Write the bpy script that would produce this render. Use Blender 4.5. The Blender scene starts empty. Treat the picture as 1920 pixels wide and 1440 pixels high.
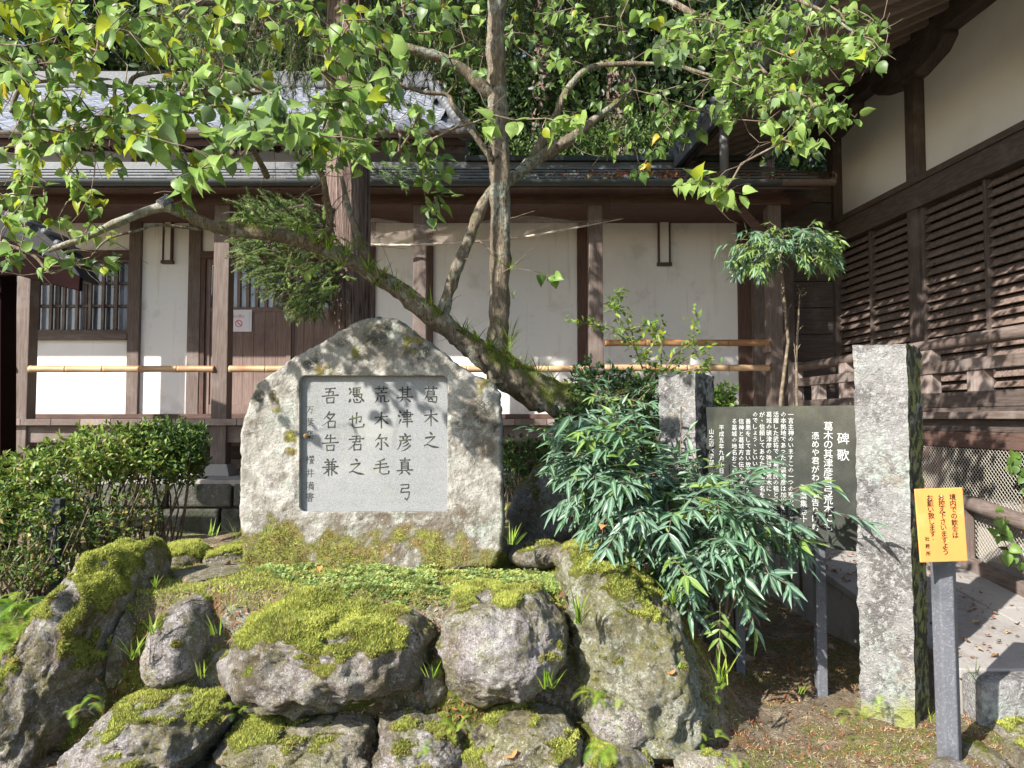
import bpy, math, random
import numpy as np
from mathutils import Vector, Matrix
random.seed(7); RNG = np.random.default_rng(7)
R = math.radians
# ------------------------------------------------------------------ camera, world, sun
SC = bpy.context.scene
F, CH = 1400.0, 1.5
TH = math.atan(65/1400.0)
cam_d = bpy.data.cameras.new('camera'); cam = bpy.data.objects.new('camera', cam_d)
SC.collection.objects.link(cam); SC.camera = cam
cam.location = (0, 0, CH); cam.rotation_euler = (math.pi/2 + TH, 0, 0)
cam_d.sensor_width = 36; cam_d.lens = F/1920*36; cam_d.clip_end = 500; cam_d.clip_start = .05
SUN = Vector((.60, .56, -.57)).normalized()
W = bpy.data.worlds.new("World"); SC.world = W; W.use_nodes = True
sky = W.node_tree.nodes.new('ShaderNodeTexSky'); sky.sky_type = 'NISHITA'; sky.sun_disc = False
sky.sun_elevation = math.asin(-SUN.z); sky.sun_rotation = math.atan2(-SUN.x, -SUN.y) % (2*math.pi)
bgn = W.node_tree.nodes['Background']; bgn.inputs[1].default_value = .115
W.node_tree.links.new(sky.outputs[0], bgn.inputs[0])
sun_d = bpy.data.lights.new('sun', 'SUN'); sun_d.energy = 5.0; sun_d.angle = R(.55); sun_d.color = (1, .95, .87)
sun = bpy.data.objects.new('sun', sun_d); SC.collection.objects.link(sun)
sun.rotation_euler = SUN.to_track_quat('-Z', 'Y').to_euler()
SC.view_settings.view_transform = 'Standard'; SC.view_settings.look = 'None'
SC.view_settings.gamma = 1; SC.view_settings.use_curve_mapping = False
SC.view_settings.exposure = 1.12
SC.cycles.max_bounces = 8; SC.cycles.transparent_max_bounces = 12
# ------------------------------------------------------------------ helpers
def P(px, py, Y):
    X = (px-960)/F; zu = (720-py)/F
    t = Y/(math.cos(TH)-zu*math.sin(TH))
    return Vector((X*t, Y, CH+(math.sin(TH)+zu*math.cos(TH))*t))
def XX(px, Y, py=700): return P(px, py, Y).x
def ZZ(py, Y): return P(960, py, Y).z
def proj(p):
    p = np.atleast_2d(p); dy = p[:, 1]*math.cos(TH)+(p[:, 2]-CH)*math.sin(TH)
    up = -p[:, 1]*math.sin(TH)+(p[:, 2]-CH)*math.cos(TH)
    dy = np.maximum(dy, .01)
    return 960+p[:, 0]/dy*F, 720-up/dy*F, dy
def raypl(px, py, p0, n):
    d = P(px, py, 1.0)-Vector((0, 0, CH)); o = Vector((0, 0, CH))
    return o+d*((p0-o).dot(n)/d.dot(n))
WT = {}
def tagp(o, label=None, cat=None, group=None, kind=None):
    if label: o['label'] = label
    if cat: o['category'] = cat
    if group: o['group'] = group
    if kind: o['kind'] = kind
    return o
def put(o, parent=None, loc=(0, 0, 0)):
    SC.collection.objects.link(o); loc = Vector(loc)
    WT[o] = loc
    if parent is not None:
        o.parent = parent; o.location = loc-WT[parent]
    else: o.location = loc
    return o
def thing(name, label, cat, loc=(0, 0, 0), group=None):
    return put(tagp(bpy.data.objects.new(name, None), label, cat, group), None, loc)
def mesh_np(name, V, Fc, mats=None, mi=None, smooth=False, loops=None):
    me = bpy.data.meshes.new(name)
    V = np.asarray(V, dtype=np.float32)
    if isinstance(Fc, np.ndarray):
        k = Fc.shape[1]; n = len(Fc)
        me.vertices.add(len(V)); me.vertices.foreach_set('co', V.ravel())
        me.loops.add(n*k); me.loops.foreach_set('vertex_index', Fc.astype(np.int32).ravel())
        me.polygons.add(n); me.polygons.foreach_set('loop_start', np.arange(0, n*k, k, dtype=np.int32))
        if mi is not None: me.polygons.foreach_set('material_index', np.asarray(mi, dtype=np.int32))
        if smooth: me.polygons.foreach_set('use_smooth', np.ones(n, dtype=bool))
        me.update(calc_edges=True)
    else:
        me.from_pydata([tuple(v) for v in V], [], Fc)
        if smooth: me.polygons.foreach_set('use_smooth', [True]*len(me.polygons))
    for m in (mats if isinstance(mats, (list, tuple)) else [mats]):
        if m: me.materials.append(m)
    return me
def ob(name, me, parent=None, loc=(0, 0, 0), **k):
    return tagp(put(bpy.data.objects.new(name, me), parent, loc), **k)
class MB:
    def __init__(s): s.v = []; s.f = []
    def add(s, vs, fs):
        b = len(s.v); s.v += [tuple(v) for v in vs]; s.f += [tuple(i+b for i in f) for f in fs]; return s
    def hexa(s, a):   # 8 points: bottom 4 ccw, top 4
        return s.add(a, [(3, 2, 1, 0), (4, 5, 6, 7), (0, 1, 5, 4), (1, 2, 6, 5), (2, 3, 7, 6), (3, 0, 4, 7)])
    def box(s, x0, x1, y0, y1, z0, z1):
        return s.hexa([(x0, y0, z0), (x1, y0, z0), (x1, y1, z0), (x0, y1, z0), (x0, y0, z1), (x1, y0, z1), (x1, y1, z1), (x0, y1, z1)])
    def bar(s, a, b, w, h, up=(0, 0, 1)):
        a = Vector(a); b = Vector(b); d = (b-a).normalized(); u = Vector(up)
        sx = d.cross(u)
        if sx.length < 1e-4: sx = d.cross(Vector((0, 1, 0)))
        sx.normalize(); u = sx.cross(d)
        c = [sx*(-w/2)-u*(h/2), sx*(w/2)-u*(h/2), sx*(w/2)+u*(h/2), sx*(-w/2)+u*(h/2)]
        v = [a+q for q in c]+[b+q for q in c]
        return s.add(v, [(3, 2, 1, 0), (4, 5, 6, 7), (0, 1, 5, 4), (1, 2, 6, 5), (2, 3, 7, 6), (3, 0, 4, 7)])
    def tube(s, pts, rad, n=8, cap=True, wob=0, seed=0):
        pts = [Vector(p) for p in pts]; m = len(pts)
        if not hasattr(rad, '__len__'): rad = [rad]*m
        rg = random.Random(seed)
        d0 = (pts[1]-pts[0]).normalized(); u = d0.orthogonal().normalized(); rows = []
        for i, p in enumerate(pts):
            d = (pts[min(i+1, m-1)]-pts[max(i-1, 0)]).normalized()
            u = (u-d*u.dot(d)).normalized(); w = d.cross(u)
            rows.append([p+(u*math.cos(2*math.pi*k/n)+w*math.sin(2*math.pi*k/n))*rad[i]*(1+wob*(rg.random()-.5)) for k in range(n)])
        vs = [q for r in rows for q in r]; fs = []
        for i in range(m-1):
            for k in range(n):
                k2 = (k+1) % n; fs.append((i*n+k, i*n+k2, (i+1)*n+k2, (i+1)*n+k))
        if cap: fs.append(tuple(range(n-1, -1, -1))); fs.append(tuple((m-1)*n+k for k in range(n)))
        return s.add(vs, fs)
    def build(s, name, mat, parent=None, smooth=False, bevel=0, **k):
        me = mesh_np(name, s.v, s.f, mat, smooth=smooth)
        o = ob(name, me, parent, **k)
        if bevel:
            b = o.modifiers.new('bevel', 'BEVEL'); b.width = bevel; b.segments = 2; b.limit_method = 'ANGLE'
        return o
def box(name, mat, parent, x0, x1, y0, y1, z0, z1, bevel=.004, **k):
    return MB().box(x0, x1, y0, y1, z0, z1).build(name, mat, parent, bevel=bevel, **k)
def bar(name, mat, parent, a, b, w, h, bevel=.004, up=(0, 0, 1), **k):
    return MB().bar(a, b, w, h, up).build(name, mat, parent, bevel=bevel, **k)
# ---- numpy noise
def _hash(ix, iy, iz, seed):
    h = (ix*374761393+iy*668265263+iz*2147483647+seed*1274126177) & 0xffffffff
    h = ((h ^ (h >> 13))*1274126177) & 0xffffffff
    h = ((h ^ (h >> 15))*2246822519) & 0xffffffff
    return ((h ^ (h >> 16)) & 0xffffff)/float(0xffffff)
def vnoise(p, seed=0):
    p = np.asarray(p, dtype=np.float64); i = np.floor(p).astype(np.int64); f = p-i; f = f*f*(3-2*f)
    r = 0
    for dx in (0, 1):
        wx = f[:, 0] if dx else 1-f[:, 0]
        for dy in (0, 1):
            wy = f[:, 1] if dy else 1-f[:, 1]
            for dz in (0, 1):
                wz = f[:, 2] if dz else 1-f[:, 2]
                r = r+wx*wy*wz*_hash(i[:, 0]+dx, i[:, 1]+dy, i[:, 2]+dz, seed)
    return r*2-1
def fbm(p, sc=1, oct=4, seed=0, ridge=False):
    p = np.asarray(p)*sc; a = 1; r = 0; t = 0
    for o in range(oct):
        n = vnoise(p, seed+o*17)
        if ridge: n = 1-2*np.abs(n)
        r = r+a*n; t += a; a *= .5; p = p*2.03+3.1
    return r/t
def sstep(x, a, b):
    t = np.clip((x-a)/(b-a), 0, 1); return t*t*(3-2*t)
def vnormals(V, Fq):
    n = np.zeros_like(V); a = V[Fq[:, 0]]; b = V[Fq[:, 1]]; c = V[Fq[:, 2]]
    fn = np.cross(b-a, c-a) if Fq.shape[1] == 3 else np.cross(c-a, V[Fq[:, 3]]-b)
    for k in range(Fq.shape[1]): np.add.at(n, Fq[:, k], fn)
    return n/np.maximum(np.linalg.norm(n, axis=1, keepdims=True), 1e-12)
# ------------------------------------------------------------------ materials
def nn(t, typ, **k):
    n = t.nodes.new(typ)
    for a, v in k.items(): setattr(n, a, v)
    return n
def mask(t, spec, pos):
    """spec: (kind, scale, lo, hi[, stretch]) -> 0..1 output"""
    kind, sc, lo, hi = spec[:4]; st = spec[4] if len(spec) > 4 else (1, 1, 1)
    if kind == 'attr':
        a = nn(t, 'ShaderNodeAttribute', attribute_name=sc); out = a.outputs['Fac']
    elif kind == 'up':
        g = nn(t, 'ShaderNodeNewGeometry'); s_ = nn(t, 'ShaderNodeSeparateXYZ'); t.links.new(g.outputs['Normal'], s_.inputs[0]); out = s_.outputs[2]
    elif kind == 'z':
        s_ = nn(t, 'ShaderNodeSeparateXYZ'); t.links.new(pos, s_.inputs[0]); out = s_.outputs[2]
    elif kind == 'rand':
        out = nn(t, 'ShaderNodeObjectInfo').outputs['Random']
    else:
        v = pos
        if st != (1, 1, 1):
            m = nn(t, 'ShaderNodeMapping'); m.inputs['Scale'].default_value = st; t.links.new(pos, m.inputs[0]); v = m.outputs[0]
        if kind == 'noise':
            n = nn(t, 'ShaderNodeTexNoise'); n.inputs['Scale'].default_value = sc; n.inputs['Detail'].default_value = 6; n.inputs['Roughness'].default_value = .62
            t.links.new(v, n.inputs['Vector']); out = n.outputs['Fac']
        elif kind == 'vor':
            n = nn(t, 'ShaderNodeTexVoronoi'); n.inputs['Scale'].default_value = sc
            t.links.new(v, n.inputs['Vector']); out = n.outputs['Distance']
        elif kind == 'cell':
            n = nn(t, 'ShaderNodeTexVoronoi'); n.inputs['Scale'].default_value = sc
            t.links.new(v, n.inputs['Vector']); s_ = nn(t, 'ShaderNodeSeparateColor'); t.links.new(n.outputs['Color'], s_.inputs[0]); out = s_.outputs[0]
    mr = nn(t, 'ShaderNodeMapRange', interpolation_type='SMOOTHSTEP'); mr.inputs[1].default_value = lo; mr.inputs[2].default_value = hi
    t.links.new(out, mr.inputs[0]); return mr.outputs[0]
def mat(name, base, layers=(), rough=.8, bump=(), spec=.3, trans=0, metal=0, alpha=None, coat=0):
    m = bpy.data.materials.new(name); m.use_nodes = True; t = m.node_tree
    b = t.nodes['Principled BSDF']; outn = t.nodes['Material Output']
    pos = nn(t, 'ShaderNodeNewGeometry').outputs['Position']
    rgb = nn(t, 'ShaderNodeRGB'); rgb.outputs[0].default_value = (*base, 1); cur = rgb.outputs[0]
    for L in layers:
        col, specs = L[0], L[1]; amt = L[2] if len(L) > 2 else 1
        if isinstance(specs[0], str): specs = [specs]
        fac = None
        for s_ in specs:
            o = mask(t, s_, pos)
            if fac is None: fac = o
            else:
                mu = nn(t, 'ShaderNodeMath', operation='MULTIPLY'); t.links.new(fac, mu.inputs[0]); t.links.new(o, mu.inputs[1]); fac = mu.outputs[0]
        if amt != 1:
            mu = nn(t, 'ShaderNodeMath', operation='MULTIPLY'); t.links.new(fac, mu.inputs[0]); mu.inputs[1].default_value = amt; fac = mu.outputs[0]
        mx = nn(t, 'ShaderNodeMix', data_type='RGBA'); t.links.new(fac, mx.inputs[0]); t.links.new(cur, mx.inputs[6]); mx.inputs[7].default_value = (*col, 1)
        cur = mx.outputs[2]
    t.links.new(cur, b.inputs['Base Color'])
    b.inputs['Roughness'].default_value = rough; b.inputs['Specular IOR Level'].default_value = spec; b.inputs['Metallic'].default_value = metal
    if coat: b.inputs['Coat Weight'].default_value = coat
    nrm = None
    for (s_, strength, dist) in bump:
        o = mask(t, s_, pos); bn = nn(t, 'ShaderNodeBump'); bn.inputs['Strength'].default_value = strength; bn.inputs['Distance'].default_value = dist
        t.links.new(o, bn.inputs['Height'])
        if nrm: t.links.new(nrm, bn.inputs['Normal'])
        nrm = bn.outputs[0]
    if nrm: t.links.new(nrm, b.inputs['Normal'])
    if trans:
        tr = nn(t, 'ShaderNodeBsdfTranslucent'); t.links.new(cur, tr.inputs[0]); ms = nn(t, 'ShaderNodeMixShader'); ms.inputs[0].default_value = trans
        t.links.new(b.outputs[0], ms.inputs[1]); t.links.new(tr.outputs[0], ms.inputs[2]); t.links.new(ms.outputs[0], outn.inputs[0])
    if alpha is not None:
        tp = nn(t, 'ShaderNodeBsdfTransparent'); ms = nn(t, 'ShaderNodeMixShader'); ms.inputs[0].default_value = alpha
        t.links.new(tp.outputs[0], ms.inputs[1]); t.links.new(b.outputs[0], ms.inputs[2]); t.links.new(ms.outputs[0], outn.inputs[0])
    return m
def wood(name, c0, c1, c2, axis, rough=.75):
    st = {'z': (1, 1, .06), 'x': (.06, 1, 1), 'y': (1, .06, 1)}[axis]
    return mat(name, c0, [(c1, ('noise', 60, .42, .62, st)), (c2, ('noise', 3, .5, .72)), (tuple(q*.45 for q in c0), ('noise', 22, .62, .75, st), .8)],
               rough, [(('noise', 90, .3, .7, st), .35, .003)])
WD = {a: wood('weathered_wood_'+a, (.115, .085, .073), (.16, .125, .11), (.20, .165, .15), a) for a in 'xyz'}
WR = {a: wood('reddish_wood_'+a, (.085, .048, .038), (.12, .073, .058), (.065, .04, .034), a) for a in 'xyz'}
WK = {a: wood('dark_wood_'+a, (.072, .054, .047), (.105, .081, .071), (.14, .114, .102), a) for a in 'xyz'}
WP = {a: wood('pale_wood_'+a, (.24, .19, .17), (.30, .25, .225), (.20, .14, .12), a) for a in 'xyz'}
WDOOR = wood('door_wood', (.175, .122, .105), (.225, .165, .145), (.15, .10, .088), 'z')
PLAST = mat('white_plaster', (.78, .77, .76), [((.66, .64, .61), ('noise', 1.3, .45, .75), .6), ((.60, .56, .51), ('noise', 9, .62, .8), .35), ((.58, .55, .50), ('noise', 14, .54, .74, (1, 1, .06)), .6), ((.56, .535, .50), ('noise', 2.6, .56, .68), .5), ((.50, .46, .41), [('z', 0, 1.95, 1.5), ('noise', 7, .4, .65)], .6)], .9, [(('noise', 40, .3, .7), .08, .002)])
PLAST2 = mat('aged_plaster', (.74, .73, .71), [((.64, .62, .585), ('noise', 1.1, .45, .7), .7)], .9, [(('noise', 30, .3, .7), .08, .002)])
COPPER = mat('oxidised_metal_roof', (.12, .125, .135), [((.12, .16, .15), ('noise', 4, .5, .7, (.2, 1, 1)), .7), ((.20, .19, .185), ('noise', 14, .6, .75)), ((.04, .04, .045), ('noise', 2.2, .55, .7))], .55, [(('noise', 12, .3, .7), .15, .01)], .5)
GUTT = mat('dark_gutter', (.035, .045, .05), [((.07, .06, .055), ('noise', 9, .5, .75))], .4, spec=.5)
GUTB = mat('bronze_gutter', (.13, .095, .075), [((.06, .045, .04), ('noise', 9, .5, .75))], .4, spec=.5)
TILE = mat('silver_grey_tile', (.46, .475, .52), [((.34, .35, .39), ('noise', 3, .45, .7)), ((.45, .46, .50), ('noise', 30, .6, .75)), ((.18, .19, .22), ('rand', 1, .3, 1), .45)], .38, spec=.6)
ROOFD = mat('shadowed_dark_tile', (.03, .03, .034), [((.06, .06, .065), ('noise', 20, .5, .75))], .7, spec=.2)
TILED = mat('dark_grey_tile', (.10, .105, .115), [((.2, .2, .21), ('noise', 20, .5, .75))], .5)
CONC = mat('pale_concrete', (.30, .275, .25), [((.20, .18, .16), ('noise', 3, .45, .7)), ((.38, .36, .33), ('noise', 40, .55, .75))], .85, [(('noise', 60, .3, .7), .3, .004)])
PAVE = mat('paving_slab', (.31, .29, .275), [((.17, .145, .12), [('noise', 4, .50, .64), ('noise', 26, .4, .6)], .8), ((.22, .205, .195), ('noise', 2.2, .45, .68)), ((.37, .355, .335), ('noise', 30, .55, .75)), ((.20, .19, .17), ('noise', 120, .63, .75))], .85, [(('noise', 90, .3, .7), .35, .003)])
BLOCKM = mat('dark_wall_stone', (.10, .098, .085), [((.19, .185, .165), ('noise', 28, .52, .66)), ((.05, .055, .035), ('noise', 3.5, .48, .62)), ((.24, .23, .2), ('noise', 70, .63, .72))], .95, [(('noise', 25, .2, .8), .8, .02), (('noise', 110, .3, .7), .6, .006)])
BAMB = mat('bamboo', (.42, .27, .15), [((.52, .36, .22), ('noise', 30, .4, .65, (.05, 1, 1))), ((.33, .17, .085), ('noise', 2, .5, .7))], .45, spec=.4)
BAMR = mat('orange_bamboo', (.30, .15, .065), [((.38, .22, .11), ('noise', 30, .4, .65, (.05, 1, 1)))], .4, spec=.5)
GLASS = mat('dark_window_glass', (.09, .105, .13), [((.30, .33, .40), ('noise', 2.6, .42, .6, (1.6, 1, .35)))], .12, spec=.8)
DARKV = mat('dark_interior', (.012, .011, .011), rough=.95)
PAPER = mat('white_paper', (.74, .72, .76), rough=.6)
REDP = mat('red_print', (.62, .09, .10), rough=.6)
MAROON = mat('deep_maroon_paint', (.010, .003, .003), [((.016, .006, .006), ('noise', 3, .45, .7))], .9, spec=.08)
NET = mat('beige_netting', (.46, .39, .33), [((.38, .31, .26), ('noise', 60, .45, .6, (.3, 1, 1)))], .8, alpha=.30)
NETR = mat('beige_net_roll', (.55, .47, .40), [((.35, .29, .24), ('noise', 80, .45, .6, (.2, 1, 1)))], .8)
STEEL = mat('grey_metal', (.30, .31, .33), rough=.45, metal=.3)
PIPE = mat('grey_downpipe', (.13, .13, .14), rough=.45)
WIRE = mat('galvanised_wire', (.42, .39, .33), rough=.5)
ORANGE = mat('orange_plastic_board', (.76, .31, .085), [((.66, .26, .075), ('noise', 3, .5, .8)), ((.80, .44, .20), ('noise', 9, .56, .72), .6), ((.5, .3, .16), ('noise', 60, .66, .72), .7)], .45)
INKB = mat('dark_brown_ink', (.022, .012, .008), rough=.6)
INKC = mat('engraved_dark_line', (.035, .037, .035), [((.07, .08, .04), ('noise', 20, .5, .62))], rough=.9)
INKW = mat('white_engraving', (.50, .51, .50), [((.32, .33, .32), ('noise', 120, .5, .7))], rough=.8)
PLAQ = mat('polished_dark_granite', (.036, .038, .035), [((.07, .074, .064), ('noise', 2.6, .42, .65)), ((.022, .024, .022), ('noise', 200, .5, .7)), ((.075, .08, .045), ('noise', 5, .55, .75, (1, 1, .4)), .6)], .16, spec=.5)
POSTM = mat('grey_recycled_plastic', (.125, .13, .15), [((.21, .215, .235), ('noise', 90, .5, .7)), ((.085, .09, .105), ('noise', 5, .5, .7))], .6, [(('noise', 120, .3, .7), .4, .003)])
GRAN = mat('granite_inset', (.235, .24, .245), [((.15, .155, .125), [('noise', 6, .50, .66), ('noise', 40, .35, .6)], .6), ((.12, .125, .13), ('noise', 260, .50, .62)), ((.35, .36, .375), ('noise', 330, .54, .64)), ((.36, .36, .34), ('noise', 3, .5, .75), .5)], .75, [(('noise', 300, .3, .7), .3, .001)])
# rocks
def stone(name, base, dark, light, lichen, brown, mossy=True, sc=1.0):
    L = [(dark, ('noise', 5*sc, .42, .62)), (light, ('noise', 13*sc, .50, .66)), (brown, [('noise', 3.2*sc, .52, .66), ('noise', 20*sc, .38, .55)], .85),
         (lichen, [('noise', 5.5*sc, .50, .60), ('noise', 45*sc, .42, .54)], .9),
         (tuple(q*.35 for q in dark), ('noise', 42*sc, .60, .66)), (tuple(min(.8, q*1.25) for q in light), ('noise', 105*sc, .55, .61), .85), (tuple(q*.3 for q in base), ('noise', 150*sc, .56, .62), .9), (lichen, ('noise', 75*sc, .58, .63), .8)]
    if mossy:
        L += [((.19, .155, .075), [('noise', 2.3*sc, .42, .56), ('noise', 34*sc, .36, .54)], .65), ((.26, .245, .085), [('noise', 3.6*sc, .47, .57), ('noise', 48*sc, .42, .54)], .75), ((.10, .075, .045), [('noise', 2.9*sc, .52, .62), ('noise', 22*sc, .42, .56)], .65), ((.14, .15, .03), ('attr', 'moss', .15, .5), .95), ((.26, .29, .04), [('attr', 'moss', .4, .85), ('noise', 30, .4, .6)], .9), ((.095, .06, .015), [('attr', 'moss', .1, .5), ('noise', 9, .52, .62)], .8)]
    return mat(name, base, L, .92, [(('noise', 14*sc, .2, .8), .9, .05), (('vor', 26*sc, 0, .55), .7, .02), (('noise', 60*sc, .25, .75), 1, .022), (('noise', 190*sc, .3, .7), .8, .006)])
RKP = stone('purple_grey_rock', (.45, .405, .40), (.24, .205, .19), (.60, .56, .555), (.58, .58, .48), (.33, .265, .175))
RKS = stone('sandy_grey_rock', (.45, .405, .325), (.27, .23, .175), (.60, .555, .465), (.58, .58, .46), (.33, .25, .165))
RKG = stone('greenish_lichen_rock', (.44, .44, .36), (.26, .255, .185), (.58, .59, .49), (.62, .64, .53), (.31, .255, .165))
MONM = mat('pale_weathered_monument_stone', (.30, .285, .255), [((.17, .16, .13), ('noise', 1.9, .47, .60), .75), ((.17, .155, .13), ('noise', 5, .48, .62)), ((.40, .385, .35), ('noise', 16, .48, .62)), ((.34, .40, .35), [('noise', 4.2, .55, .64), ('noise', 40, .4, .55)], .6),
        ((.17, .15, .13), [('noise', 8, .58, .66), ('noise', 50, .40, .55)], .85),
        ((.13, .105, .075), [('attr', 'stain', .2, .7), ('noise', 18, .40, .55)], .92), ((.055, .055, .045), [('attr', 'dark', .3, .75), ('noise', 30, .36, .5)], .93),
        ((.15, .14, .04), ('attr', 'moss', .25, .6)), ((.24, .25, .05), [('attr', 'moss', .45, .9), ('noise', 30, .42, .6)]), ((.19, .125, .045), [('attr', 'moss', .15, .6), ('noise', 14, .5, .6)], .8),
        ((.17, .155, .135), ('noise', 115, .56, .63), .9), ((.56, .545, .51), ('noise', 95, .61, .69), .8)], .92,
        [(('noise', 9, .2, .8), .35, .02), (('noise', 55, .25, .75), .6, .008), (('noise', 200, .3, .7), .5, .003)])
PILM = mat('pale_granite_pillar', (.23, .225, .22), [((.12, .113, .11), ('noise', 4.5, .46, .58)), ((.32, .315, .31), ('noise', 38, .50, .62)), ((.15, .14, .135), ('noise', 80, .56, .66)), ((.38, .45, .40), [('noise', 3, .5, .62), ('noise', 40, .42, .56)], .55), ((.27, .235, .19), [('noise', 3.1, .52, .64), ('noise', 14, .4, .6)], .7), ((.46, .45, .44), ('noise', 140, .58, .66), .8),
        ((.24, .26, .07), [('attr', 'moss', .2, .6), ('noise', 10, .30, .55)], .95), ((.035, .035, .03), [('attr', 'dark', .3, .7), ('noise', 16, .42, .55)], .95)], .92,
        [(('noise', 18, .2, .8), .6, .02), (('noise', 90, .25, .75), .8, .006)])
SOIL = mat('mossy_soil', (.22, .17, .115), [((.40, .33, .23), ('noise', 9, .48, .64)), ((.24, .105, .045), [('noise', 2.6, .52, .62), ('noise', 24, .4, .55)], .8), ((.16, .18, .035), [('noise', 2.1, .47, .58), ('noise', 22, .36, .55)], .9),
        ((.30, .27, .22), ('noise', 55, .58, .66)), ((.035, .026, .018), ('noise', 35, .58, .66))], .95, [(('noise', 12, .2, .8), .8, .03), (('noise', 70, .25, .75), 1, .012)])
BARKP = mat('pale_lichen_bark', (.27, .235, .18), [((.38, .35, .29), ('noise', 30, .46, .6, (1, 1, .5))), ((.42, .44, .39), [('noise', 8, .48, .58), ('noise', 45, .40, .55)], .9), ((.12, .10, .075), ('noise', 50, .58, .66))], .95, [(('noise', 45, .2, .8), .9, .01), (('noise', 150, .3, .7), .6, .004)])
BARK = mat('lichen_bark', (.155, .125, .09), [((.27, .22, .16), ('noise', 40, .48, .62, (1, 1, .25))), ((.30, .32, .27), [('noise', 6, .50, .60), ('noise', 40, .40, .55)], .9), ((.05, .038, .026), ('noise', 55, .56, .66, (1, 1, .3))), ((.38, .36, .30), ('noise', 90, .63, .70)), ((.085, .10, .02), ('attr', 'moss', .3, .6), .9), ((.14, .16, .025), [('attr', 'moss', .4, .8), ('noise', 30, .42, .6)], .9)], .95,
        [(('noise', 45, .2, .8, (1, 1, .3)), .9, .012), (('noise', 150, .3, .7), .6, .004)])
BARKC = mat('cedar_bark', (.19, .13, .11), [((.31, .235, .205), ('noise', 34, .46, .60, (1, 1, .05))), ((.05, .03, .025), ('noise', 50, .55, .64, (1, 1, .05)))], .95, [(('noise', 45, .3, .7, (1, 1, .05)), 1, .02)])
TWIG = mat('twig_bark', (.15, .115, .08), [((.27, .22, .16), ('noise', 20, .5, .65)), ((.07, .05, .035), ('noise', 12, .55, .65))], .9)
def leafm(name, c, tr=.35, rough=.42, spec=.35, var=.25, rib=None):
    d = tuple(q*(1-var) for q in c); l = tuple(min(1, q*(1+var)) for q in c)
    return mat(name, c, [(d, ('noise', 7, .45, .6)), (l, ('noise', 17, .55, .68))]+([(rib, ('attr', 'rib', .5, .95), .6)] if rib else []), rough, spec=spec, trans=tr)
LF = [leafm('leaf_green', (.18, .30, .06), .42), leafm('leaf_light_green', (.31, .45, .12), .48), leafm('leaf_deep_green', (.10, .18, .045), .32), leafm('leaf_yellow_green', (.38, .44, .04), .5), leafm('leaf_yellow', (.58, .42, .045), .4), leafm('leaf_blue_green', (.19, .28, .13), .35)]
NANL = [leafm('nandina_green', (.075, .165, .075), .25, .38, .45, rib=(.30, .42, .30)), leafm('nandina_blue_green', (.095, .18, .11), .25, .36, .5, rib=(.36, .48, .38)), leafm('nandina_light', (.20, .33, .07), .4, .38, .4, rib=(.36, .48, .2))]
NANR = mat('leaf_midrib_pale', (.26, .34, .24), rough=.4, trans=.2)
AZL = [leafm('azalea_green', (.20, .30, .06), .35), leafm('azalea_yellow_green', (.25, .32, .06), .4), leafm('azalea_dark', (.06, .115, .03), .25), leafm('azalea_tan', (.34, .27, .10), .3)]
CEDL = [leafm('cedar_green', (.15, .25, .07), .2, .6), leafm('cedar_dark', (.06, .105, .035), .15, .6), leafm('cedar_brown', (.17, .075, .035), .1, .7), leafm('cedar_light', (.28, .40, .11), .3, .5)]
MOSSL = [leafm('moss_yellow_green', (.50, .52, .13), .35, .8, .1), leafm('moss_olive', (.38, .37, .10), .3, .8, .1), leafm('moss_brown', (.34, .25, .10), .25, .8, .1), leafm('moss_green', (.32, .37, .09), .35, .8, .1)]
GRS = [leafm('grass_green', (.20, .34, .035), .4), leafm('grass_light', (.36, .48, .07), .45), leafm('grass_dark', (.05, .10, .025), .25), leafm('grass_straw', (.35, .27, .12), .3)]
BGL = [leafm('forest_leaf', (.042, .074, .02), .3), leafm('forest_leaf_shaded', (.018, .034, .011), .2), leafm('forest_leaf_lit', (.12, .19, .04), .4)]  # sunlit and shaded tones of one leaf, light put into the colour
LITT = [mat('dry_leaf_brown', (.21, .115, .055), rough=.8, trans=.15), mat('dry_leaf_red', (.30, .09, .045), rough=.8, trans=.15), mat('dry_straw', (.38, .29, .17), rough=.8, trans=.15), mat('dry_leaf_orange', (.55, .24, .09), rough=.7, trans=.2)]
# ------------------------------------------------------------------ leaf prototypes (x side, y length, z normal)
def proto_strip(ws, cup=.12, curl=-.12, tip=True):
    """midrib + two edges; ws = list of (y, halfwidth)"""
    V = []; T = []
    for (y, w) in ws:
        zc = curl*y*y
        V += [(-w, y, zc+cup*w), (0, y, zc), (w, y, zc+cup*w)]
    for i in range(len(ws)-1):
        a = i*3; b = a+3
        for q in (0, 1): T += [(a+q, a+q+1, b+q+1), (a+q, b+q+1, b+q)]
    return np.array(V, float), np.array(T)
HEART = proto_strip([(0.0, .10), (.06, .36), (.22, .47), (.45, .44), (.68, .27), (.86, .07), (1.0, .0)], .42, -.38)
HEART3 = proto_strip([(0.0, .12), (.05, .34), (.22, .40), (.45, .36), (.68, .22), (.86, .06), (1.0, .0)], .75, -.55)
HEART2 = proto_strip([(0.0, .12), (.05, .30), (.25, .40), (.5, .38), (.74, .2), (.9, .06), (1.0, .0)], -.35, -.4)
OVAL = proto_strip([(0, .01), (.2, .15), (.5, .22), (.8, .13), (1, 0)], .3, -.15)
LANCE = proto_strip([(0, .01), (.16, .078), (.38, .122), (.70, .075), (1, 0)], .35, -.16)
LANCE2 = proto_strip([(0, .01), (.16, .070), (.38, .108), (.70, .065), (1, 0)], .45, -.34)
NEED = (np.array([(-.03, 0, 0), (.03, 0, 0), (0, 1, -.1)]), np.array([(0, 1, 2)]))
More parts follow.
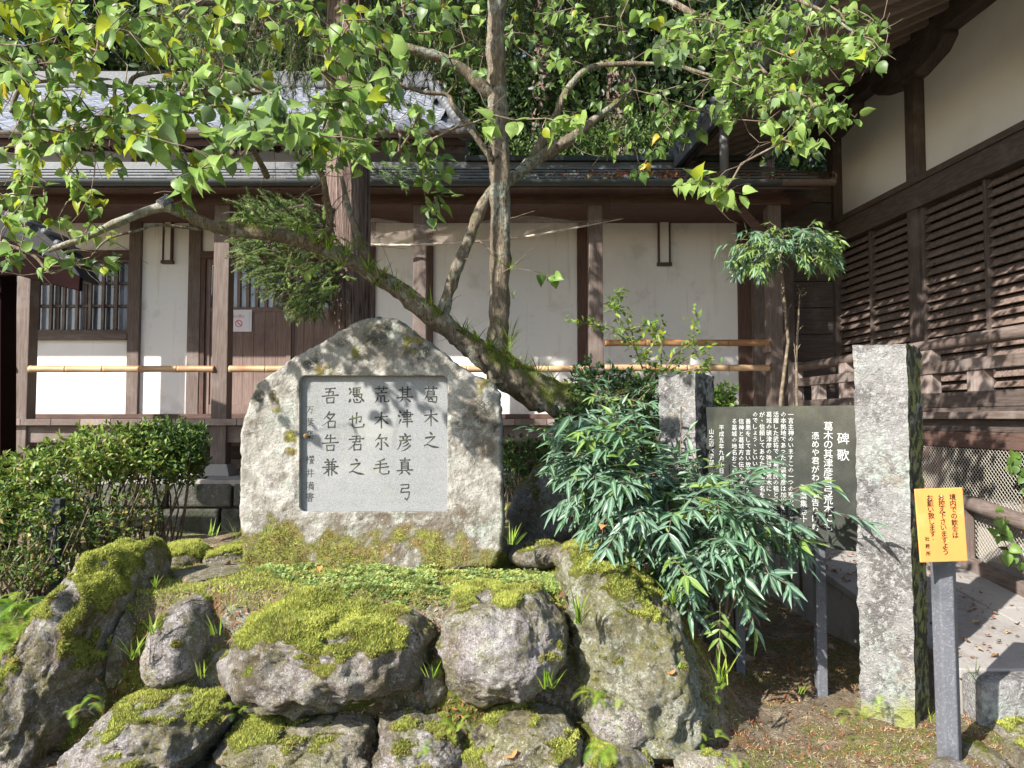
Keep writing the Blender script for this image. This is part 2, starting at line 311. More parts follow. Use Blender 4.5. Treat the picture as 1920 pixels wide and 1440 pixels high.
def frames(dirs, nrm):
    d = dirs/np.maximum(np.linalg.norm(dirs, axis=1, keepdims=True), 1e-9)
    s = np.cross(d, nrm); s /= np.maximum(np.linalg.norm(s, axis=1, keepdims=True), 1e-9)
    return s, d, np.cross(s, d)
def inst(proto, pos, dirs, nrm, scale, wid=1.0):
    V, T = proto; s, d, n = frames(dirs, nrm); k = len(pos); scale = np.broadcast_to(scale, (k,))
    co = pos[:, None, :]+scale[:, None, None]*(V[None, :, 0:1]*s[:, None, :]*wid+V[None, :, 1:2]*d[:, None, :]+V[None, :, 2:3]*n[:, None, :])
    tri = (T[None]+(np.arange(k)*len(V))[:, None, None]).reshape(-1, 3)
    return co.reshape(-1, 3), tri
def setrib(me, proto):
    a = me.attributes.new('rib', 'FLOAT', 'POINT'); n = len(me.vertices); k = len(proto[0]); a.data.foreach_set('value', np.tile((np.abs(proto[0][:, 0]) < 1e-6).astype(np.float32), n//k)); return me
_PM = {}
def leaves(parent, proto, mats, pos, dirs, nrm, scale, mi, nobj=0, stuffname='foliage', leafname='leaf', smooth=True, sizef=.5):
    """joined foliage part + up to nobj individual leaf objects (largest in view)"""
    pos = np.asarray(pos); dirs = np.asarray(dirs); nrm = np.asarray(nrm); mi = np.asarray(mi); scale = np.asarray(scale)*np.ones(len(pos))
    if nobj:
        X, Y, D = proj(pos); size = scale*sizef/D*F
        vis = (X > -5) & (X < 1925) & (Y > -5) & (Y < 1445); score = np.where(vis, size, -1)
        idx = np.argsort(-score)[:nobj]; idx = idx[score[idx] > 9]
    else: idx = np.array([], int)
    rest = np.ones(len(pos), bool); rest[idx] = False
    if len(idx):
        s, d, n = frames(dirs[idx], nrm[idx])
        for j, i in enumerate(idx):
            key = (id(proto), mats[mi[i]].name)
            if key not in _PM: _PM[key] = setrib(mesh_np(leafname, proto[0], proto[1], mats[mi[i]], smooth=smooth), proto)
            o = bpy.data.objects.new(leafname, _PM[key]); SC.collection.objects.link(o)
            o.parent = parent; pw = WT[parent]; sc = scale[i]
            o.matrix_local = Matrix(((s[j, 0]*sc, d[j, 0]*sc, n[j, 0]*sc, pos[i, 0]-pw.x), (s[j, 1]*sc, d[j, 1]*sc, n[j, 1]*sc, pos[i, 1]-pw.y), (s[j, 2]*sc, d[j, 2]*sc, n[j, 2]*sc, pos[i, 2]-pw.z), (0, 0, 0, 1)))
            WT[o] = Vector(pos[i])
    if rest.any():
        v, t = inst(proto, pos[rest], dirs[rest], nrm[rest], scale[rest])
        me = setrib(mesh_np(stuffname, v, t, mats, np.repeat(mi[rest], len(proto[1])), smooth=smooth), proto)
        return ob(stuffname, me, parent, kind='stuff')
def rdir(n, up=0.0, spread=1.0):
    v = RNG.normal(size=(n, 3))*spread; v[:, 2] += up; return v/np.linalg.norm(v, axis=1, keepdims=True)
# ================================================================== SETTING: ground, terrain
def gz(x, y):
    """terrain height"""
    x = np.asarray(x, float); y = np.asarray(y, float)
    lim = .82+.10*np.sin(y*1.7)
    inx = sstep(x, -3.1, -2.0)*(1-sstep(x, lim-.25, lim+.45))
    front = sstep(y, 3.52, 3.80)
    z = .655*inx*front
    left = .30*(1-sstep(x, -2.6, -2.0))*sstep(y, 3.0, 4.6)
    z = np.maximum(z, left)
    z = z+.05*sstep(y, 4.5, 8)*(1-inx)
    return z
def grid_sheet(name, xs, ys, zf, m, **k):
    gx, gy = np.meshgrid(xs, ys); v = np.stack([gx.ravel(), gy.ravel(), zf(gx.ravel(), gy.ravel())], 1)
    nx = len(xs); ny = len(ys); i = np.arange(nx-1)[None]+(np.arange(ny-1)*nx)[:, None]; i = i.ravel()
    f = np.stack([i, i+1, i+nx+1, i+nx], 1)
    return ob(name, mesh_np(name, v, f, m, smooth=True), **k)
def ground_z(x, y):
    z = gz(x, y); p = np.stack([x, y, x*0], 1)
    near = (np.abs(x) < 6) & (y < 9) & (y > 1)
    z = z+near*(fbm(p, 2.2, 4, 3)*.045+fbm(p, 11, 3, 5)*.018)
    return z-.02
xs = np.concatenate([np.array([-120, -60, -30, -15, -8]), np.arange(-5, 5, .035), np.array([6, 9, 15, 30, 60, 120])])
ys = np.concatenate([np.array([-60, -30, -10, -3, 0, 1.5]), np.arange(2.4, 8.2, .035), np.array([9, 12, 20, 40, 80, 120])])
grid_sheet('ground', xs, ys, ground_z, SOIL, kind='structure')
# raised building platform behind
PZ = .86
HILL = mat('hillside_soil', (.03, .035, .018), [((.05, .055, .02), ('noise', 2, .45, .65))], .95)
o = MB().box(-14, 8.5, 8.0, 16, -.3, PZ-.004).build('building_platform', mat('platform_earth', (.42, .38, .33), [((.30, .27, .23), ('noise', 3, .45, .7))], .9), bevel=.02, kind='structure')
o = MB()
def hillz(x, y):
    p = np.stack([x, y, x*0], 1)
    return PZ-.05+sstep(y, 15.5, 40)*20+(fbm(p, .25, 4, 9)*1.2)*sstep(y, 15.5, 20)
grid_sheet('forested_hillside', np.linspace(-60, 60, 90), np.linspace(14, 62, 40), hillz, HILL, kind='structure')
# ramped path on the right
D1 = Vector((-.0786, 1, 0))
def rampz(Y): return .215+.13*(Y-3.9)
def rampline(x0, Y, d=-.054): return x0+d*(Y-3.9)
def ramp_quad(mb, xa0, xb0, Ya, Yb, th=.35, lift=0):
    v = []
    for z_off in (-th, lift):
        for (x0, Y) in ((xa0, Ya), (xb0, Ya), (xb0, Yb), (xa0, Yb)):
            v.append((rampline(x0, Y), Y, rampz(Y)+z_off))
    return mb.hexa(v)
path = thing('path', None, None, (2.9, 5, 0)); path['kind'] = 'structure'
for (xa, xb) in ((2.31, 2.78), (2.79, 3.30), (3.31, 3.9)): MB().box(xa, xb-.008, 3.74, 3.915, -.2, .205).build('edge_stone', PILM, path, bevel=.022)
mb = ramp_quad(MB(), 2.32, 3.5, 3.92, 9.9, th=.9, lift=-.03); mb.build('path_bed', PAVE, path)
rg = random.Random(4)
ysl = [3.9, 4.72, 5.5, 6.35, 7.3, 8.4, 9.8]
for i in range(len(ysl)-1):
    for (a, b) in ((2.30, 3.02), (3.03, 3.40)):
        ramp_quad(MB(), a, b-.006, ysl[i], ysl[i+1]-.008, th=.05, lift=rg.uniform(0, .006)).build('paving_slab', PAVE, path, bevel=.006)
# ================================================================== retaining wall of dark stone
rw = thing('retaining_wall', 'low dark stone retaining wall under the corridor building, behind the hedge', 'stone wall', (-2.5, 7.9, 0))
mb = MB().box(-9, 4.3, 7.93, 8.1, -.2, PZ-.09); mb.build('wall_core', BLOCKM, rw)
rg = random.Random(11); z = -.05
for hh in (.32, .30, .26):
    x = -6.6-rg.random()*.4
    while x < 3.0:
        w = rg.uniform(.45, .95); d = rg.uniform(0, .04)
        if -6.5 < x+w: MB().box(x+.012, x+w-.012, 7.84-d, 7.95, z+.01, z+hh-.012).build('stone', BLOCKM, rw, bevel=.025)
        x += w
    z += hh
box('coping', CONC, rw, -9, 3.6, 7.86, 8.5, PZ-.07, PZ+.0, .015)
# ================================================================== corridor building (frontal)
YP, YW = 8.5, 9.6
cb = thing('corridor_building', 'low white plastered building with brown posts, plank veranda and metal eave, across the back', 'building', (0, 9, PZ))
DK = ZZ(785, 8.4)      # deck top
beamb, beamt = ZZ(388, YP), ZZ(362, YP)
# wall
wposts = [(-40, -18), (240, 262), (352, 375), (688, 702), (797, 811), (1083, 1103), (1385, 1410)]
for a, b in wposts: box('wall_post', WD['z'] if a < 600 else WR['z'], cb, XX(a, YW), XX(b, YW), YW-.05, YW+.09, DK, 4.3)
def panel(a, b, py0, py1, m=PLAST): return box('plaster_panel', m, cb, XX(a, YW)+.001, XX(b, YW)-.001, YW, YW+.06, ZZ(py1, YW), ZZ(py0, YW), .003)
panel(-420, -40, 345, 782); panel(-18, 240, 637, 782); panel(-18, 240, 345, 470); panel(262, 352, 345, 782)
panel(375, 688, 345, 472); panel(702, 797, 345, 782); panel(811, 1083, 345, 782); panel(1103, 1385, 345, 782); panel(-650, -440, 345, 782)
box('plaster_panel', PLAST2, cb, XX(1410, YW), XX(1700, YW), YW+.02, YW+.08, DK, 4.4)
box('lintel', WR['x'], cb, XX(-18, YW), XX(240, YW), YW-.04, YW+.05, ZZ(486, YW), ZZ(470, YW))
box('window_sill', WD['x'], cb, XX(-18, YW), XX(240, YW), YW-.06, YW+.05, ZZ(638, YW), ZZ(625, YW))
box('ground_sill', WR['x'], cb, XX(-400, YW), XX(1385, YW), YW-.052, YW+.02, DK-.0, DK+.06)
box('ceiling_board', WR['x'], cb, -9, XX(1470, YW), YP+.08, YW+.05, beamt-.06, beamt-.03, 0)
# lattice window
wn = thing('window', None, None, (XX(110, YW), YW, 2.6)); wn.parent = cb; wn.location -= WT[cb]
z0, z1 = ZZ(625, YW), ZZ(486, YW)
ax, bx = XX(-18, YW), XX(240, YW)
box('sash_frame', WD['x'], wn, ax, bx, YW-.0, YW+.03, z0, z0+.05); box('sash_frame', WD['x'], wn, ax, bx, YW, YW+.03, z1-.04, z1)
box('pane', GLASS, wn, ax, bx, YW+.06, YW+.07, z0, z1, 0)
for py in (573, 530): box('cross_bar', WD['x'], wn, ax, bx, YW+.022, YW+.04, ZZ(py+2.5, YW), ZZ(py-2.5, YW), .002)
px = -8
while px < 238:
    box('lattice_bar', WD['z'], wn, XX(px, YW), XX(px+5.5, YW), YW-.022, YW+.02, z0+.05, z1-.04, .003); px += 24.5 if px > 20 else 24.5
for px in (98, 150, 206): box('sash_stile', WD['z'], wn, XX(px, YW), XX(px+6, YW), YW+.04, YW+.058, z0, z1, .002)
# sliding doors
dr = thing('door', None, None, (XX(530, YW), YW, DK)); dr.parent = cb; dr.location -= WT[cb]
dz0, dz1 = DK+.06, ZZ(486, YW)
box('door_head', WR['x'], dr, XX(375, YW), XX(688, YW), YW-.045, YW+.05, dz1, ZZ(472, YW))
box('jamb', WR['z'], dr, XX(375, YW), XX(384, YW), YW-.04, YW+.05, dz0, dz1)
for k, (a, b, yy) in enumerate(((384, 545, .0), (540, 688, .035))):
    gz0, gz1 = ZZ(576, YW), ZZ(497, YW)
    xa, xb = XX(a, YW), XX(b, YW)
    for (c, d) in ((xa, xa+.06), (xb-.06, xb)): box('door_stile', WDOOR, dr, c, d, YW+yy-.01, YW+yy+.03, dz0, dz1)
    for (c, d) in ((dz0, dz0+.12), (gz0-.06, gz0), (gz1, dz1)): box('door_rail', WDOOR, dr, xa+.06, xb-.06, YW+yy-.008, YW+yy+.028, c, d)
    n = 7; wv = (xb-xa-.12)/n
    for j in range(n): box('door_board', WDOOR, dr, xa+.06+j*wv+.0015, xa+.06+(j+1)*wv-.0015, YW+yy+.004, YW+yy+.02, dz0+.12, gz0-.06, .002)
    box('pane', GLASS, dr, xa+.06, xb-.06, YW+yy+.03, YW+yy+.034, gz0, gz1, 0)
    px = a+24
    while px < b-14: box('lattice_bar', WDOOR, dr, XX(px, YW), XX(px+6, YW), YW+yy-.004, YW+yy+.018, gz0, gz1, .002); px += 17
# front posts
fposts = [(-340, -310), (36, 61), (402, 431), (775, 800), (1104, 1130), (1440, 1465)]
for i, (a, b) in enumerate(fposts):
    x0, x1 = XX(a, YP), XX(b, YP)
    box('post', WD['z'], cb, x0, x1, YP-.085, YP+.085, PZ+.10, beamb, .008)
    xm = (x0+x1)/2; w0, w1 = .16, .115
    MB().hexa([(xm-w0, YP-w0, PZ), (xm+w0, YP-w0, PZ), (xm+w0, YP+w0, PZ), (xm-w0, YP+w0, PZ), (xm-w1, YP-w1, PZ+.13), (xm+w1, YP-w1, PZ+.13), (xm+w1, YP+w1, PZ+.13), (xm-w1, YP+w1, PZ+.13)]).build('footing_stone', CONC, cb, bevel=.01)
box('eave_beam', WR['x'], cb, -9, XX(1482, YP), YP-.10, YP+.07, beamb, beamt+.02, .006)
bar('brace', WR['x'], cb, (XX(1392, YP), YP, ZZ(392, YP)), (XX(1436, YP), YP, ZZ(440, YP)), .06, .09)
# veranda deck planks
mb = MB()
x = -7.6; rg = random.Random(2)
while x < XX(1400, 8.4):
    w = .345+rg.uniform(-.02, .02)
    if x < -6.4 or x > 4.0: pass
    box('deck_plank', WD['y'] if rg.random() < .6 else WP['y'], cb, x+.003, x+w-.003, 8.36, YW-.06, DK-.075, DK-.003+rg.uniform(-.002, .002), .004)
    x += w
box('deck_beam', WD['x'], cb, -9, XX(1400, YP), 8.45, 8.60, DK-.27, DK-.08)
box('floor_beam', WD['x'], cb, -9, XX(1400, YP), 9.0, 9.15, DK-.33, DK-.08)
box('base_board', WK['x'], cb, -9, XX(1400, YP), YW, YW+.05, PZ+.02, DK-.05)
box('ground_beam', WD['x'], cb, -9, XX(1400, YP), 9.3, 9.45, PZ+.02, PZ+.14)
# bamboo hand rails
def bamboo(a, b, py, Y, m, r=.038):
    x0, x1 = XX(a, Y), XX(b, Y); z = ZZ(py, Y); rr = thing('bamboo_rail', None, None, ((x0+x1)/2, Y, z)); rr.parent = cb; rr.location -= WT[cb]
    step = .42; k = max(1, round((x1-x0)/step)); L = (x1-x0)/k
    for j in range(k):
        xa = x0+j*L; rj = r*(1-.03*j/k)
        MB().tube([(xa, Y, z), (xa+.012, Y, z), (xa+.03, Y, z), (xa+L/2, Y, z+.002), (xa+L-.02, Y, z), (xa+L-.006, Y, z)], [rj*1.0, rj*1.10, rj, rj*.98, rj, rj*1.07], 14).build('bamboo_section', m, rr, smooth=True)
for (a, b) in ((-300, 30), (55, 403), (430, 776), (800, 1105)): bamboo(a, b, 692, 8.42, BAMB)
bamboo(1134, 1444, 643, 8.42, BAMR); bamboo(1134, 1444, 690, 8.42, BAMB)
box('rail_block', WP['z'], cb, XX(1431, YP), XX(1441, YP), YP-.1, YP+.02, ZZ(662, YP), ZZ(640, YP))
# roof: lapped metal strips, gutter, rafters
ez = ZZ(341, 8.0); rz = ZZ(313, 9.35)
xr = XX(1560, 8.0)
for j in range(5):
    t0, t1 = j/5, (j+1)/5; y0, y1 = 7.98+(9.35-7.98)*t0, 7.98+(9.35-7.98)*t1+.05; za, zb = ez+(rz-ez)*t0+.022, ez+(rz-ez)*t1+.01
    x = -9.0+.6*j/5
    while x < xr:
        x2 = min(x+1.8, xr)
        MB().hexa([(x, y0, za-.02), (x2-.01, y0, za-.02), (x2-.01, y1, zb-.02), (x, y1, zb-.02), (x, y0, za), (x2-.01, y0, za), (x2-.01, y1, zb), (x, y1, zb)]).build('roof_sheet', COPPER, cb, bevel=.004)
        x = x2
box('ridge_cap', COPPER, cb, -9, xr-.3, 9.30, 9.5, rz-.05, rz+.05, .01)
box('ridge_cap', GUTT, cb, XX(870, 9.2), xr-.3, 9.25, 9.45, rz+.05, rz+.12, .01)
rx = -7.2
while rx < XX(1480, YP): bar('rafter', WR['y'], cb, (rx, 8.02, ez-.055), (rx, 9.3, rz-.09), .055, .07); rx += .42
box('soffit', WR['x'], cb, -9, XX(1490, 8), 8.0, 9.3, ez-.02, ez-.01, 0)
box('fascia', WK['x'], cb, -9, xr-.1, 7.99, 8.03, ez-.075, ez+.0)
def gutter(name, m, par, a, b, Y, z, r=.055, n=10):
    mb = MB(); pts = []
    for (rr) in (r, r-.008):
        for k in range(n+1):
            an = math.pi+math.pi*k/n; pts.append((Y+rr*math.cos(an), z+rr*math.sin(an)))
    v = [(a, y, zz) for y, zz in pts]+[(b, y, zz) for y, zz in pts]; N = 2*(n+1); f = []
    for k in range(n): f.append((k, k+1, N+k+1, N+k)); q = n+1+k; f.append((q+1, q, N+q, N+q+1))
    f.append((0, N, N+n+1, n+1)); f.append((n, n+n+1, N+2*n+1, N+n)); f += [tuple(range(0, n+1))+tuple(range(2*n+1, n, -1))]
    f += [tuple(N+k for k in list(range(n, -1, -1))+list(range(n+1, 2*n+2)))]
    mb.add(v, f); return mb.build(name, m, par, smooth=False)
gutter('gutter', GUTT, cb, -9, XX(1470, 7.94), 7.94, ez-.006)
gutter('gutter', GUTB, cb, XX(1471, 7.94), XX(1572, 7.94), 7.94, ez-.006)
MB().tube([(XX(1573, 7.94), 7.94, ez-.01+.05*math.sin(t)+.03) if 0 else (XX(1570, 7.94)+.035*math.cos(t), 7.94, ez+.05+.035*math.sin(t)) for t in np.linspace(-2.2, 2.0, 9)], .012, 8).build('gutter_bracket', GUTB, cb, smooth=True)
# downpipe beside the hall
MB().tube([(XX(1366, 7.9), 7.95, ZZ(192, 7.9)), (XX(1366, 7.9), 7.95, ez+.02)], .05, 14).build('downpipe', PIPE, cb, smooth=True)
# hanging narrow frames under the eave
for i, (a, b, py0, py1) in enumerate(((303, 321, 400, 494), (1235, 1258, 394, 498))):
    fr = thing('hanging_tablet', ['narrow pale wooden tablet hanging on the wall strip beside the sliding doors', 'narrow wooden tablet with dark edges hanging on the wide shaded wall panel'][i], 'tablet', (XX((a+b)/2, YW), YW-.03, ZZ(py0, YW)))
    x0, x1, z0, z1 = XX(a, YW), XX(b, YW), ZZ(py1, YW), ZZ(py0, YW)
    box('board', PLAST2, fr, x0+.02, x1-.02, YW-.05, YW-.01, z0+.03, z1)
    box('side_rail', WR['z'], fr, x0, x0+.02, YW-.065, YW-.002, z0, z1); box('side_rail', WR['z'], fr, x1-.02, x1, YW-.065, YW-.002, z0, z1)
    box('foot', WK['x'], fr, x0-.015, x1+.015, YW-.07, YW-.003, z0-.01, z0+.03)
# notices on the door
def textmesh(name, s, size, m, parent, origin, xd, yd, nd, ext=.0006, center=True, shear=0, sx=1, bold=0, sub=3):
    cu = bpy.data.curves.new('t', 'FONT'); cu.body = s; cu.size = size; cu.align_x = 'CENTER'; cu.align_y = 'CENTER'; cu.extrude = ext/2; cu.shear = shear; cu.offset = bold; cu.resolution_u = sub
    t = bpy.data.objects.new('t', cu); SC.collection.objects.link(t); dg = bpy.context.evaluated_depsgraph_get(); dg.update()
    me = bpy.data.meshes.new_from_object(t.evaluated_get(dg)); bpy.data.objects.remove(t)
    co = np.empty(len(me.vertices)*3, np.float32); me.vertices.foreach_get('co', co); co = co.reshape(-1, 3)
    if len(co):
        if center: co[:, 0] -= (co[:, 0].min()+co[:, 0].max())/2; co[:, 1] -= (co[:, 1].min()+co[:, 1].max())/2
        co[:, 0] *= sx
    W3 = np.outer(co[:, 0], np.array(xd))+np.outer(co[:, 1], np.array(yd))+np.outer(co[:, 2]+ext/2+.0004, np.array(nd))+np.array(origin)
    return me, W3
def text_join(name, items, m, parent, nd, **k):
    """items: (char, origin, size, xd, yd)"""
    Vs = []; Fs = []; b = 0
    for (s, org, size, xd, yd) in items:
        me, W3 = textmesh('t', s, size, m, parent, org, xd, yd, nd, **k)
        Vs += [tuple(v) for v in W3]; Fs += [tuple(i+b for i in p.vertices) for p in me.polygons]; b = len(Vs); bpy.data.meshes.remove(me)
    return ob(name, mesh_np(name, Vs, Fs, m), parent)
nt = thing('door_notice', 'white paper notice with red lettering and prohibition ring taped to the sliding door', 'notice', (XX(450, YW), YW-.02, ZZ(600, YW)))
yy = YW-.014
box('paper', PAPER, nt, XX(426, YW), XX(467, YW), yy-.004, yy, ZZ(618, YW), ZZ(585, YW), 0)
box('paper', PAPER, nt, XX(430, YW), XX(471, YW), yy+.0005, yy+.004, ZZ(622, YW), ZZ(581, YW), 0)
text_join('lettering', [(c, (XX(438+i*5.6, YW), yy-.004, ZZ(593, YW)), .045, (1, 0, 0), (0, 0, 1)) for i, c in enumerate('立入禁止')], REDP, nt, (0, -1, 0))
mb = MB(); cx, cz = XX(447, YW), ZZ(607, YW)
ring = [(cx+math.cos(a)*.042, yy-.0055, cz+math.sin(a)*.042) for a in np.linspace(0, 2*math.pi, 25)]
mb.tube(ring, .005, 5); mb.tube([(cx-.03, yy-.0055, cz+.03), (cx+.03, yy-.0055, cz-.03)], .005, 5); mb.build('prohibition_ring', REDP, nt)
nt = thing('door_sticker', 'small red and white sticker on the sliding doors just under the cedar foliage', 'sticker', (XX(541, YW), YW-.02, ZZ(592, YW)))
box('red_half', REDP, nt, XX(536, YW), XX(548, YW), YW-.017, YW-.013, ZZ(590, YW), ZZ(583, YW), 0)
box('white_half', PAPER, nt, XX(533, YW), XX(547, YW), YW-.017, YW-.0135, ZZ(597, YW), ZZ(590, YW)-.0005, 0)
# ================================================================== rolled net under the eave
net = thing('rolled_net', 'beige plastic netting slung and half rolled up under the eave between the posts', 'net', (XX(930, 8.25), 8.25, 3.3))
YN = 8.3
tops = [(700, 408), (760, 418), (850, 424), (930, 410), (1000, 404), (1080, 415), (1168, 408)]
bots = [(692, 458), (760, 459), (850, 455), (930, 449), (1000, 441), (1080, 426), (1168, 409)]
tt = np.linspace(692, 1168, 60); V = []
for i, t in enumerate(tt):
    ty = np.interp(t, [a for a, _ in tops], [b for _, b in tops]); by = np.interp(t, [a for a, _ in bots], [b for _, b in bots])
    for j in range(9):
        py = ty+(by-ty)*j/8; V.append(tuple(P(t, py, YN+.03*math.sin(t*.05+j*.9)+.02*math.sin(t*.13+j*2))))
Fq = np.array([(i*9+j, (i+1)*9+j, (i+1)*9+j+1, i*9+j+1) for i in range(59) for j in range(8)])
ob('net_sheet', mesh_np('net_sheet', np.array(V), Fq, NET, smooth=True), net)
MB().tube([P(t, np.interp(t, [a for a, _ in bots], [b for _, b in bots])+1, YN-.015+.01*math.sin(t*.2)) for t in tt], [.015*(1+.25*math.sin(t*.31))*(1 if t < 1060 else max(.3, (1168-t)/110)) for t in tt], 8).build('net_roll', NETR, net, smooth=True)
for i, (px, y0, y1) in enumerate(((733, 358, 390), (864, 362, 403), (1015, 362, 397), (1147, 365, 400))):
    hk = thing('hanging_hook', ['dark wire hook hanging from the eave beam nearest the cedar trunk', 'dark wire hook hanging from the eave beam between cedar and upright trunk', 'dark wire hook hanging from the eave beam just right of the upright trunk', 'dark wire hook hanging from the eave beam at the right end of the net'][i], 'hook', P(px, y0, 8.33), 'hooks under the eave')
    c = P(px, y1, 8.33); MB().tube([P(px, y0, 8.33), c+Vector((0, 0, .03))]+[c+Vector((.018*math.sin(a), 0, .018*math.cos(a)-.0)) for a in np.linspace(0, 4.2, 7)], .004, 5).build('hook_wire', STEEL if 0 else WK['z'], hk)
# ================================================================== upper tiled building behind
ub = thing('tiled_roof_building', 'shrine building with silver grey tiled roof rising behind the corridor at upper left', 'building', (-4, 11.5, PZ))
YU = 10.9
for (a, b) in ((-500, 240), (262, 355), (375, 605), (640, 860)): box('plaster_panel', PLAST2 if 0 else PLAST, ub, XX(a, YU), XX(b, YU), YU, YU+.1, PZ, ZZ(282, YU))
for (a, b) in ((240, 262), (355, 375), (605, 640)): box('wall_post', WD['z'], ub, XX(a, YU), XX(b, YU), YU-.04, YU+.1, PZ, ZZ(282, YU))
box('wall_plate', WR['x'], ub, -11, XX(862, YU), YU-.08, YU+.1, ZZ(282, YU), ZZ(262, YU))
box('end_wall', WK['z'], ub, XX(862, YU), XX(866, YU), YU, 15.5, PZ, ZZ(270, YU))
box('rear_wall', WK['x'], ub, -11, XX(860, YU), 15.5, 15.6, PZ, 5.5)
EY, EZ = 10.0, ZZ(250, 10.0)
SL = .60
RY = 14.2
def roofpt(x, s):  # s: distance in Y from eave
    return Vector((x, EY+s, EZ+SL*s))
xL, xR = -9.2, XX(872, EY)
MB().hexa([(xL, EY+.03, EZ-.10), (xR, EY+.03, EZ-.10), (xR-.9, RY, EZ+SL*(RY-EY)-.1), (xL, RY, EZ+SL*(RY-EY)-.1), (xL, EY+.03, EZ-.02), (xR, EY+.03, EZ-.02), (xR-.9, RY, EZ+SL*(RY-EY)-.02), (xL, RY, EZ+SL*(RY-EY)-.02)]).build('roof_bed', TILED, ub)
MB().hexa([(xL, RY, EZ+SL*(RY-EY)-.1), (xR-.9, RY, EZ+SL*(RY-EY)-.1), (xR, 17.5, 5.5), (xL, 17.5, 5.5), (xL, RY, EZ+SL*(RY-EY)), (xR-.9, RY, EZ+SL*(RY-EY)), (xR, 17.5, 5.55), (xL, 17.5, 5.55)]).build('roof_bed', TILED, ub)
# pan tile prototype: wavy profile
def tile_mesh(w, L):
    xs_ = np.linspace(0, 1, 9); prof = [.035*math.cos(2*math.pi*min(1, x*1.0))*(1 if x < .5 else 1) for x in xs_]
    V = []; 
    for (yy, dz) in ((0, .028), (L*1.15, 0.0)):
        for off in (0, -.016):
            for x, h in zip(xs_, prof): V.append((x*w, yy, h+dz+off))
    n = 9; Fc = []
    for k in range(n-1):
        Fc.append((k, k+1, 2*n+k+1, 2*n+k)); Fc.append((n+k+1, n+k, k, k+1)[::-1]); Fc.append((n+k, 3*n+k, 3*n+k+1, n+k+1))
    return mesh_np('roof_tile', V, Fc, TILE, smooth=False)
tw, tl = .272, .235; slant = math.hypot(1, SL); TMe = tile_mesh(tw, tl*slant)
rot = Matrix.Rotation(math.atan(SL), 4, 'X'); cand = []
nrow = int((RY-EY)/tl); ncol = int((xR-xL)/tw)
for r_ in range(nrow):
    xe = xR-.9*(r_*tl)/(RY-EY)
    for c in range(ncol):
        x = xL+c*tw
        if x+tw < xe: cand.append((x, r_*tl))
def tvis(c):
    X, Y, D = proj(np.array(roofpt(*c))); return X[0] > -20
cv = [c for c in cand if tvis(c)]; cv.sort(key=lambda c: c[1]); near = set(cv[:300])
rest = MB(); tv = [v.co.copy() for v in TMe.vertices]; tf = [tuple(p.vertices) for p in TMe.polygons]
rgt = random.Random(9)
for c in cand:
    M = Matrix.Translation(roofpt(*c)+Vector((0, 0, rgt.uniform(-.004, .004)))) @ rot
    if c in near:
        o = bpy.data.objects.new('roof_tile', TMe); SC.collection.objects.link(o); o.parent = ub; o.matrix_local = Matrix.Translation(-WT[ub]) @ M
    else: rest.add([M @ v for v in tv], tf)
rest.build('roof_tiles', TILE, ub, kind='stuff')
# round eave tiles
mE = MB(); 
for k in range(12): pass
emesh = MB().tube([(0, 0, 0), (0, .06, 0)], .065, 14).tube([(0, -.006, 0), (0, 0, 0)], .05, 14); em = mesh_np('eave_end_tile', emesh.v, emesh.f, TILED)
for c in range(ncol):
    x = xL+(c+1)*tw
    if x < xR and x > -8.3:
        o = bpy.data.objects.new('eave_end_tile', em); SC.collection.objects.link(o); o.parent = ub; o.location = Vector((x, EY-.035, EZ+.045))-WT[ub]
box('eave_board', WR['x'], ub, xL, xR, EY, EY+.05, EZ-.16, EZ-.015)
for i in range(26):
    x = -8.4+i*.33
    if x < xR: bar('rafter', WR['y'], ub, (x, EY+.03, EZ-.17), (x, YU, EZ-.17+SL*.5*(YU-EY)), .06, .08)
gutter('gutter', GUTB, ub, xL, xR+.1, EY-.09, EZ-.02, .07)
# hip / verge roll tiles at right end
for k in range(15):
    s = k*.29; x = xR-.9*s/(RY-EY); p = roofpt(x, s); q = roofpt(x-.9*.27/(RY-EY), s+.27)
    MB().tube([p+Vector((0, 0, .06)), q+Vector((0, 0, .05))], [.105, .09], 12).build('verge_tile', TILED, ub, smooth=True)
MB().tube([roofpt(xR, 0)+Vector((.0, -.08, .02)), roofpt(xR, 0)+Vector((0, -.02, .02))], .14, 16).build('verge_end_tile', TILED, ub)
mb = MB().box(xL, xR-.85, RY-.16, RY+.16, EZ+SL*(RY-EY)-.05, EZ+SL*(RY-EY)+.28); mb.build('ridge', TILED, ub, bevel=.04)
# lower small roof return at right of it (dark, under the verge)
box('soffit', WK['x'], ub, XX(640, YU), XX(872, 10.2), 10.05, YU+.0, ZZ(312, 10.6), ZZ(262, 10.6)-.05)
# ================================================================== main hall on the right
mh = thing('main_hall', 'large shrine hall with white upper wall, louvred brown shutters, railed veranda and deep eave', 'building', (4.3, 7.5, PZ))
PERP = Vector((1, .0786, 0)).normalized()
def L(c, Y, z): return Vector((c-.0786*Y, Y, z))
CW = 4.82; CD = 3.86    # wall plane, deck front
YA, YB = 4.2, 9.32
NV = Vector((-1, -.0786, 0)).normalized()  # outward normal of wall (towards path)
def slab(name, m, c0, c1, Y0, Y1, z0, z1, par=mh, bevel=.006, **k):
    return MB().hexa([L(c0, Y0, z0), L(c1, Y0, z0), L(c1, Y1, z0), L(c0, Y1, z0), L(c0, Y0, z1), L(c1, Y0, z1), L(c1, Y1, z1), L(c0, Y1, z1)]).build(name, m, par, bevel=bevel, **k)
ZB0, ZB1 = 3.64, 3.93; ZP0 = 5.22
def YofPx(px, c): return c*1400/(px-850)
yA = YofPx(1738, CW); yp = [YofPx(1581, CW), yA, 5.6, 4.0]
